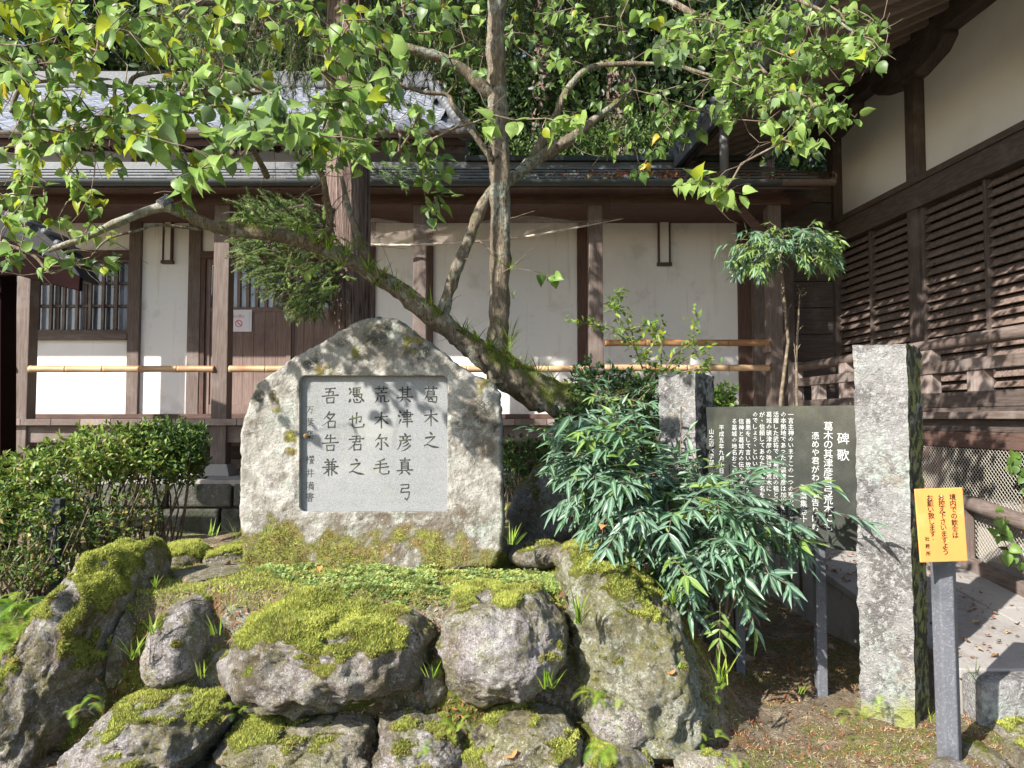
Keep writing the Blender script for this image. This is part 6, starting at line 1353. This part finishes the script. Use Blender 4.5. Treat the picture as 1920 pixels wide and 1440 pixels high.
for k in range(230):
    px, py = RNG.uniform(1050, 1330), RNG.uniform(730, 960)
    if py < 1000-(px-1040)*.95 and px < 1110 and py < 800: continue
    if px > 1185 and py < 905: continue
    frs.append((P(px, py, 4.25+RNG.uniform(-.2, .2)), (RNG.normal()*.6, -.35+RNG.normal()*.3, .5+RNG.normal()*.4)))
fr += [(P(px, py, 3.75), d) for (px, py, d) in [(1500, 960, (1, -.2, .25)), (1480, 920, (.8, -.2, .5)), (1460, 950, (.6, -.1, .8)), (1400, 900, (.4, -.1, .6)), (1400, 1120, (.1, -.3, -.5)), (1350, 1130, (-.1, -.3, -.5)), (1180, 1080, (-.4, -.3, -.3))]]
nandina('large nandina with drooping narrow blue-green leaves spilling in front of the plaque', fr, .128, (1.05, 3.95, 0), 300, stempts=[([(1.0, 3.95, -.02), P(1340, 1240, 3.9), P(1360, 1150, 3.9), P(1380, 1000, 3.95)], .010), ([(.95, 4.0, .1), P(1290, 1100, 4.0), P(1250, 950, 4.0)], .008), ([P(1330, 1260, 3.92), P(1375, 1130, 3.9), P(1420, 980, 3.9)], .008)])
nandina('smaller leaved bluish shrub rising left of the shorter pillar above the large nandina', frs, .078, (.7, 4.3, .2), 120, cw=(5, 4, 1.5), L=(.12, .24), down=.25, name='bushy_shrub')
# sprigs in front of the plaque / top
fr = [(P(px, py, 4.1), d) for px, py, d in [(1275, 850, (-.6, -.2, .6)), (1275, 830, (.4, -.2, .8)), (1260, 870, (-.9, -.2, 0)), (1290, 860, (.8, -.2, .2)), (1275, 880, (.3, -.3, -.2))]]
nandina('upright sprig with red tipped young leaf in front of the face of the shorter pillar', fr, .07, tuple(P(1275, 900, 4.1)), 20, cw=(6, 3, 1), L=(.05, .1), pairs=(1, 2), name='leafy_sprig', stempts=[([P(1280, 930, 4.1), P(1276, 850, 4.1), P(1277, 762, 4.1)], .003)])
# tall nandina with mushroom-like crown
fr = []
for k in range(135):
    u = RNG.uniform(-1, 1); px = 1478+u*76; py = 445+RNG.uniform(-22, 45)+12*abs(u)
    fr.append((P(px, py, 5.6+RNG.uniform(-.35, .35)), (u*.9+RNG.normal()*.3, -.2+RNG.normal()*.4, .15+RNG.normal()*.3)))
nandina('tall thin stemmed nandina with a flat umbrella of hanging leaves by the corner post', fr, .095, (2.0, 5.6, 0), 130, cw=(5, 1.5, 4), L=(.10, .20), pairs=(2, 4), down=1.0, stempts=[([P(1462, 760, 5.6)+Vector((0, 0, -1.4)), P(1464, 750, 5.6), P(1478, 640, 5.6), P(1470, 560, 5.6), P(1463, 480, 5.6), P(1470, 430, 5.6)], [.016, .015, .012, .013, .011, .007])])
bs = thing('bare_stem_plant', 'bare cut stems with a dried flower head, right of the tall nandina stem', 'plant', tuple(P(1498, 760, 5.65)+Vector((0, 0, -1.4))))
mb = MB(); mb.tube([P(1496, 760, 5.65)+Vector((0, 0, -1.4)), P(1494, 750, 5.65), P(1493, 670, 5.65), P(1497, 600, 5.65), P(1499, 555, 5.65), P(1503, 545, 5.65)], [.012, .011, .010, .008, .004, .003], 7)
for a in [((1493, 670), (1488, 640)), ((1493, 660), (1501, 645)), ((1478, 580), (1484, 570)), ((1497, 620), (1506, 610)), ((1495, 690), (1489, 655)), ((1502, 548), (1508, 540)), ((1502, 550), (1497, 540)), ((1503, 556), (1510, 551))]: mb.tube([P(a[0][0], a[0][1], 5.65), P(a[1][0], a[1][1], 5.63)], [.005, .003], 5)
for k in range(26): c = P(1503+RNG.normal()*5, 545+RNG.normal()*7, 5.65); mb.tube([c, c+Vector((.006, 0, .006))], .003, 4)
mb.build('stems', TWIG, bs, smooth=True)
# viburnum like shrub poking up by the bamboo rails
def twiggy(label, lines, ls, mats, cw, base, name='young_shrub', per=9, nobj=60, group=None):
    t = thing(name, label, 'shrub', base, group); P_ = []; D_ = []; N_ = []; mb = MB()
    for (pl_, Y) in lines:
        q = [P(a, b, Y) for a, b in pl_]; mb.tube(q, [.006-.0045*i/(len(q)-1) for i in range(len(q))], 5, cap=False)
        for i in range(len(q)-1):
            for k in range(per):
                tt_ = RNG.random(); p = q[i].lerp(q[i+1], tt_)+Vector(RNG.normal(size=3)*.02); d = Vector(RNG.normal(size=3))+(q[i+1]-q[i]).normalized()*.5; P_.append(p); D_.append(d); N_.append((RNG.normal()*.4, RNG.normal()*.4-.3, 1))
    n = len(P_); w = np.array(cw, float); w /= w.sum()
    leaves(t, OVAL, mats, np.array([tuple(p) for p in P_]), np.array([tuple(d) for d in D_]), np.array(N_), ls*RNG.uniform(.7, 1.2, n), RNG.choice(len(cw), n, p=w), nobj=nobj, sizef=1); mb.build('stems', TWIG, t); return t
twiggy('young shrub with layered twigs and yellow-green tips in front of the bamboo rails', [([(1215, 720), (1190, 650), (1160, 600), (1150, 560), (1175, 545)], 5.2), ([(1190, 650), (1150, 620), (1110, 608), (1072, 602)], 5.1), ([(1170, 620), (1210, 610), (1225, 608)], 5.2), ([(1200, 680), (1230, 640), (1240, 600)], 5.2), ([(1190, 655), (1180, 590), (1140, 570)], 5.25)], .052, [LF[0], LF[1], LF[2], LF[3]], (5, 3, 3, 1.5), (1.0, 5.2, .4), per=24)
twiggy('airy shrub with upright shoots crossing the bamboo rails right of the layered one', [([(1230, 720), (1260, 670), (1300, 640), (1305, 580)], 5.0), ([(1250, 700), (1290, 670), (1330, 645)], 5.0), ([(1240, 700), (1240, 640), (1230, 610)], 5.05), ([(1270, 700), (1320, 690), (1335, 680)], 5.0), ([(1210, 710), (1230, 690), (1200, 670)], 5.0)], .052, [LF[0], LF[1], LF[2], LF[3]], (5, 3, 2, 2), (1.3, 5.0, .3), per=24)
# bright maple-like sapling in the shrubs
twiggy('bright yellow-green lobed seedling among the dark shrubs beside the shorter pillar', [([(1140, 900), (1140, 850), (1135, 820), (1160, 800)], 4.35), ([(1140, 830), (1115, 825)], 4.35), ([(1138, 880), (1125, 880)], 4.3)], .11, [LF[1], LF[3]], (5, 1), (.55, 4.35, .4), per=3, nobj=30)
# yellow flower clusters
for (px, py, Y, lab, r) in [(1325, 950, 3.72, 'small cluster of yellow berries among the nandina leaves below the plaque', .03), (1165, 740, 4.55, 'yellow flower cluster at the end of the mossy trunk above the shrubs', .035), (1180, 830, 4.3, 'loose yellowish seed cluster beside the bright seedling', .03)]:
    t = thing('flower_cluster', lab, 'flower', tuple(P(px, py, Y))); mb = MB(); v0, f0 = ico(1); 
    for k in range(60):
        c = np.array(P(px, py, Y))+RNG.normal(size=3)*r*.55*np.array([1, .6, 1.1]); b = len(mb.v); rr_ = .0032; mb.add([tuple(c+q*rr_) for q in v0], [tuple(f) for f in f0])
    mb.build('florets', mat('yellow_floret', (.48, .38, .08), [((.5, .2, .08), ('noise', 60, .5, .6))], .7, trans=.2), t, kind='stuff')
# ---------------------------------------------------------------- ferns
def fern(parent, base, n, L_, cw=(4, 3, 2, 0), up=.8, mats=GRS, wd=.24):
    V = []; T = []; M = []; w = np.array(cw, float); w /= w.sum(); b0 = 0
    for k in range(n):
        a = RNG.uniform(0, 2*math.pi); d = np.array([math.cos(a), math.sin(a)*.7-.25, up*RNG.uniform(.7, 1.6)]); d /= np.linalg.norm(d); p = np.array(base)+RNG.normal(size=3)*.02; l = L_*RNG.uniform(.6, 1.15); m = RNG.choice(len(cw), p=w); ns = 17
        for s in range(ns):
            t = s/ns; d = d+np.array([0, 0, -.13]); d /= np.linalg.norm(d); p2 = p+d*l/ns; side = np.cross(d, [0, 0, 1.]); side /= np.linalg.norm(side)+1e-9; pl_ = l*wd*math.sin(math.pi*(t*.85+.15))**.8
            for sg in (-1, 1):
                tip = p2+side*sg*pl_+d*pl_*.55+np.array([0, 0, -.12*pl_]); V += [tuple(p+(p2-p)*.25), tuple(p+(p2-p)*.95), tuple(tip)]; T.append((b0, b0+1, b0+2)); M.append(m); b0 += 3
            p = p2
    return ob('fronds', mesh_np('fronds', np.array(V), np.array(T), mats, M), parent, kind='stuff')
fe = thing('fern_patch', 'patch of bright green ferns at the left edge beside the largest boulder', 'fern', tuple(P(30, 1200, 4.0)))
for k in range(34): px, py = RNG.uniform(-40, 95), RNG.uniform(1125, 1240); Y = 4.35-(py-1125)*.005; fern(fe, P(px, py, Y) , 5, .17, (5, 2, 2, 0))
FERNS = [(160, 1330, 3.05, .09, 'tiny fern in the crack left of the broad pale boulder'), (1120, 1310, 3.38, .12, 'small fern hanging between the middle boulder and the greenish boulder'), (1150, 1345, 3.34, .08, 'small fern right above the bulging pinkish stone'), (1130, 1410, 3.15, .12, 'dull fern at the bottom under the bulging pinkish stone'), (855, 1370, 3.22, .09, 'yellowish fern in the crevice at the bottom centre'), (805, 1410, 3.16, .08, 'dry yellowish fern low in the bottom centre crevice'), (1328, 1380, 3.4, .08, 'bright fern at the right foot of the greenish boulder'), (445, 1345, 3.3, .08, 'small fern in the gap right of the broad pale boulder'), (1590, 1340, 3.85, .10, 'small green fern at the left foot of the tall pillar'), (1640, 1320, 3.7, .07, 'light green seedling fern in front of the tall pillar'), (1380, 1445, 3.05, .08, 'bright yellow fern tip at the bottom edge'), (1335, 1300, 3.55, .07, 'small fern under the lowest nandina twig'), (1490, 1080, 6.0, .25, 'shaded fern behind the plaque leg'), (1560, 1100, 6.0, .25, 'fern in front of the path behind the tall pillar'), (1105, 860, 4.6, .12, 'fern among the shrubs by the mossy trunk')]
for (px, py, Y, L_, lab) in FERNS:
    f_ = thing('fern', lab, 'fern', tuple(P(px, py, Y))); fern(f_, P(px, py, Y), 9, L_, (4, 5, 1, .5), up=1.0)
# ---------------------------------------------------------------- grass tufts in cracks
GR = [(1082, 1170, 3.35, 16, .17, .012, .5, 'bright strap leaved tuft growing from the crack between the middle and greenish boulders'), (1030, 1110, 3.6, 12, .11, .007, .5, 'light green grass tuft on top of the middle boulder'), (1030, 1290, 3.3, 14, .13, .009, 1.0, 'grass tuft hanging low between the middle and greenish boulders'), (1350, 1280, 3.45, 16, .17, .008, .8, 'arching grass tuft at the foot of the nandina stem'), (1270, 1260, 3.4, 8, .08, .007, .6, 'small tuft with a dry orange leaf on the side of the greenish boulder'), (960, 1020, 4.15, 14, .13, .008, .8, 'grass tuft at the right foot of the inscribed stone'), (285, 1190, 3.45, 10, .13, .008, 1.2, 'grass hanging in the crack between the largest and the rounded boulders'), (250, 1235, 3.4, 12, .14, .008, 1.3, 'lower grass hanging from the crack right of the largest boulder'), (400, 1190, 3.4, 6, .11, .009, .9, 'pale grass sprig on the right side of the rounded boulder'), (290, 1100, 3.55, 10, .07, .009, .5, 'small bright leafy tuft on top between the largest and rounded boulders'), (435, 1150, 3.4, 7, .16, .005, 1.0, 'long thin grass arching from the left end of the long mossy boulder'), (375, 1270, 3.4, 7, .09, .007, .8, 'short grass under the rounded boulder'), (395, 1005, 4.6, 8, .13, .006, .25, 'thin upright grass on the low stones left of the inscribed stone'), (440, 1010, 4.6, 7, .15, .006, .2, 'taller upright grass beside the left foot of the inscribed stone'), (805, 1270, 3.4, 8, .09, .007, 1.2, 'dark grass in the gap left of the middle boulder'), (950, 955, 4.25, 5, .05, .006, .6, 'tiny pale sprig stuck to the right edge of the inscribed stone'), (500, 1000, 4.2, 16, .07, .003, .4, 'wiry sprig growing on the lower left face of the inscribed stone'), (1745, 1355, 3.6, 9, .08, .007, .6, 'short grass between the tall pillar and the sign post'), (1830, 1270, 3.75, 9, .10, .007, .8, 'dark grass at the edge of the path behind the sign post'), (1500, 1300, 3.9, 8, .07, .004, .4, 'thin dry grass in the soil left of the tall pillar'), (1265, 1130, 3.55, 14, .16, .010, 1.1, 'narrow bright leaves hanging at the top right of the greenish boulder')]
for (px, py, Y, n, L_, w, dr, lab) in GR:
    g_ = thing('grass_tuft', lab, 'grass', tuple(P(px, py, Y))); tuft(g_, P(px, py, Y), n, L_, w, GRS, (4, 4, .8, .5), dr, .9, .9, name='blades', stuff=True)
# ---------------------------------------------------------------- moss / ground cover on the plateau
gc = thing('moss_carpet', None, None, (0, 4, .6)); gc['kind'] = 'stuff'
def carpet(name, n, xr_, yr_, L_, cw, mats, w=.16, cond=None, up=.9, zoff=.0):
    x = RNG.uniform(*xr_, n); y = RNG.uniform(*yr_, n); 
    if cond is not None: k = cond(x, y); x, y = x[k], y[k]
    z = ground_z(x, y)+zoff; p = np.stack([x, y, z], 1); d = RNG.normal(size=p.shape)*.6; d[:, 2] += up
    m = RNG.choice(len(cw), len(p), p=np.array(cw)/sum(cw)); pr = (np.array([(-w, 0, 0), (w, 0, 0), (0, 1, .1)]), np.array([(0, 1, 2)]))
    v, t = inst(pr, p, d, RNG.normal(size=p.shape), L_*RNG.uniform(.5, 1.3, len(p))); ob(name, mesh_np(name, v, t, mats, m), gc, kind='stuff')
carpet('moss_tufts', 120000, (-2.2, 1.0), (3.6, 5.0), .016, [4, 2, .5, 4], MOSSL, cond=lambda x, y: fbm(np.stack([x, y, x*0], 1), 3, 3, 5) > -.6)
# feathery fern moss in front of the monument
V_ = []; T_ = []; M_ = []; b0 = 0
n = 6500; x = RNG.uniform(-1.5, .45, n); y = RNG.uniform(3.70, 4.28, n); z = ground_z(x, y)
dens = fbm(np.stack([x, y, x*0], 1), 6, 3, 21)
for i in range(n):
    if dens[i] < -.2+(.5 if x[i] < -1.0 else 0): continue
    c = np.array([x[i], y[i], z[i]]); m = RNG.choice(4, p=[.3, .12, .06, .52])
    for k in range(4):
        a = RNG.uniform(0, 2*math.pi); d = np.array([math.cos(a), math.sin(a), RNG.uniform(.8, 2.4)]); d /= np.linalg.norm(d); l = RNG.uniform(.026, .052)*(.8+.5*(c[1]-3.7)); side = np.cross(d, [0, 0, 1.]); side /= np.linalg.norm(side)+1e-9; p = c
        for s in range(3):
            p2 = p+d*l/3; 
            for sg in (-1, 1): V_ += [tuple(p), tuple(p2), tuple(p2+side*sg*l*.28*(1-s*.22))]; T_.append((b0, b0+1, b0+2)); M_.append(m); b0 += 3
            p = p2; d = d+np.array([0, 0, -.25])
ob('fern_moss', mesh_np('fern_moss', np.array(V_), np.array(T_), [mat_ for mat_ in (leafm('fern_moss_yellow', (.44, .50, .15), .35, .7), MOSSL[1], MOSSL[2], leafm('fern_moss_green', (.30, .42, .15), .35, .7))], M_), gc, kind='stuff')
# soil debris on the right
carpet('soil_moss', 42000, (.7, 3.3), (3.0, 6.3), .011, [2, 4, 2, 2], MOSSL, cond=lambda x, y: (fbm(np.stack([x, y, x*0], 1), 2.4, 3, 6) > .02) & (x < 2.3-.05*(y-3.9)), up=.8)
carpet('dry_litter', 46000, (.6, 3.3), (2.9, 6.0), .020, [4, 2, 5, 1], LITT, w=.10, up=.15, zoff=.004, cond=lambda x, y: (x < 2.3) & (fbm(np.stack([x, y, x*0], 1), 3, 3, 16) > -.25))
carpet('dry_litter', 6000, (-3.2, -1.8), (2.9, 5.2), .025, [5, 2, 2, 0], LITT, w=.12, up=.15, zoff=.004)
pl_ = RNG.random((420, 2)); yv = 4.0+pl_[:, 1]*2.6; xv = 2.35+pl_[:, 0]**2*.85-.054*(yv-3.9); leaves(gc, HEART, LITT, np.stack([xv, yv, .232+.13*(yv-3.9)], 1), rdir(420, 0)*[1, 1, .15], rdir(420, 3.), RNG.uniform(.012, .035, 420), RNG.choice(4, 420, p=[.5, .2, .25, .05]), stuffname='path_litter')
# fallen leaves
FL = [(1548, 1215, 'pale curled leaf lying on the shaded soil left of the tall pillar', 2), (1478, 1252, 'orange-brown leaf on the soil under the nandina', 3), (1410, 1235, 'pale green leaf on the dark soil under the nandina', 2), (1060, 1125, 'brown leaf caught at the top right of the middle boulder', 0), (1330, 1010, 'no', 0)]
def zat(px, py, off=.012):
    # march ray to the ground
    o_ = Vector((0, 0, CH)); d = (P(px, py, 1)-o_)
    s = 1.5
    while s < 9:
        q = o_+d*s
        if q.z < float(ground_z(np.array([q.x]), np.array([q.y]))[0])+off: return q
        s += .01
    return q
def flat_leaf(label, p, mi, size=.06, nrm=None, cat='leaf', name='fallen_leaf', group='fallen leaves'):
    me = mesh_np(name, HEART[0]*size, HEART[1], LITT[mi], smooth=True); o = bpy.data.objects.new(name, me); SC.collection.objects.link(o); tagp(o, label, cat, group)
    o.location = p; o.rotation_euler = (RNG.uniform(-.4, .4), RNG.uniform(-.4, .4), RNG.uniform(0, 6.28)); WT[o] = Vector(p)
for (px, py, lab, mi) in FL[:3]: flat_leaf(lab, zat(px, py)+Vector((0, 0, .01)), mi, .07)
def on_rock(px, py):
    best = None
    for (W_, T) in ROCKS+[(SK[0], SK[1])]:
        X, Yp, D = proj(W_); k = np.where((abs(X-px) < 7) & (abs(Yp-py) < 7))[0]
        if len(k): j = k[np.argmin(W_[k, 1])]; q = W_[j]; 
        else: continue
        if best is None or q[1] < best[1]: best = q
    return Vector(best)+Vector((0, -.012, .008)) if best is not None else P(px, py, 3.5)
for (px, py, lab, mi, s) in [(1055, 1115, 'brown leaf caught at the top right corner of the middle boulder', 0, .05), (430, 1052, 'reddish leaf lying on the flat slab at the left foot of the inscribed stone', 1, .05), (600, 1062, 'small orange leaf at the base of the mossy lower left of the inscribed stone', 3, .03), (20, 1240, 'orange leaf on the lower left flank of the largest boulder', 3, .05), (185, 1310, 'long orange leaf on the moss edge of the broad pale boulder', 3, .05), (400, 1428, 'yellow leaf at the bottom edge right of the broad pale boulder', 2, .05), (955, 1418, 'orange leaf lying at the foot of the pointed sandy boulder', 3, .06), (1262, 1262, 'dry orange leaf on the side of the greenish boulder', 3, .04), (1135, 985, 'yellow leaf hanging over the stone under the nandina', 3, .05), (285, 1085, 'brown leaf in the notch right of the largest boulder', 0, .05)]:
    flat_leaf(lab, on_rock(px, py), mi, s)
# leaf litter on corridor roof
lr = thing('roof_litter', None, None, (1.3, 8.3, ez)); lr['kind'] = 'stuff'
n = 380; x = RNG.normal(1.75, .6, n); y = 8.05+RNG.random(n)*.6; z = ez+.03+(rz-ez)*(y-7.98)/1.37
k = x < xr-.3; leaves(lr, HEART, LITT, np.stack([x, y, z], 1)[k], rdir(n, 0)[k], rdir(n, 2.)[k], (.035*RNG.uniform(.6, 1.4, n))[k], RNG.choice(4, n, p=[.35, .4, .15, .1])[k], stuffname='dry_leaves')
# ivy on the ramp fence
iv = thing('ivy_vine', 'ivy with heart shaped leaves climbing the wire netting behind the orange sign', 'vine', (fx(5), 5, .6))
mb = MB(); ips = []
for line in ([(1918, 1060), (1890, 1030), (1868, 985), (1872, 940)], [(1918, 900), (1895, 868), (1905, 850)], [(1915, 1000), (1918, 900)]):
    Yv = 4.9; q = [P(a, b, Yv) for a, b in line]; mb.tube(q, .003, 4)
    for i in range(len(q)-1):
        for k in range(4): ips.append(tuple(q[i].lerp(q[i+1], RNG.random())+Vector((RNG.normal()*.012, -.02, RNG.normal()*.012))))
for (a, b) in [(1895, 872), (1903, 855), (1870, 975), (1866, 992), (1868, 1005), (1895, 1025), (1905, 1030), (1885, 1040)]: ips.append(tuple(P(a, b, 4.86)))
n = len(ips); leaves(iv, HEART, LF, np.array(ips), rdir(n, -1.2), np.array([(RNG.normal()*.3-.3, -1, .3) for _ in ips]), .07*RNG.uniform(.7, 1.3, n), RNG.choice(6, n, p=[.5, .15, .3, 0, 0, .05]), nobj=30, sizef=1, leafname='leaf'); mb.build('stem', TWIG, iv)
# dark thin support post in the hedge
sp_ = thing('hedge_stake', 'dark square stake standing in the shade among the azalea stems at the left', 'stake', tuple(P(108, 1050, 4.75)))
a = P(108, 935, 4.75); MB().box(a.x-.035, a.x+.035, 4.72, 4.79, .1, a.z).build('stake', mat('dark_stake', (.03, .035, .04), rough=.7), sp_, bevel=.005)
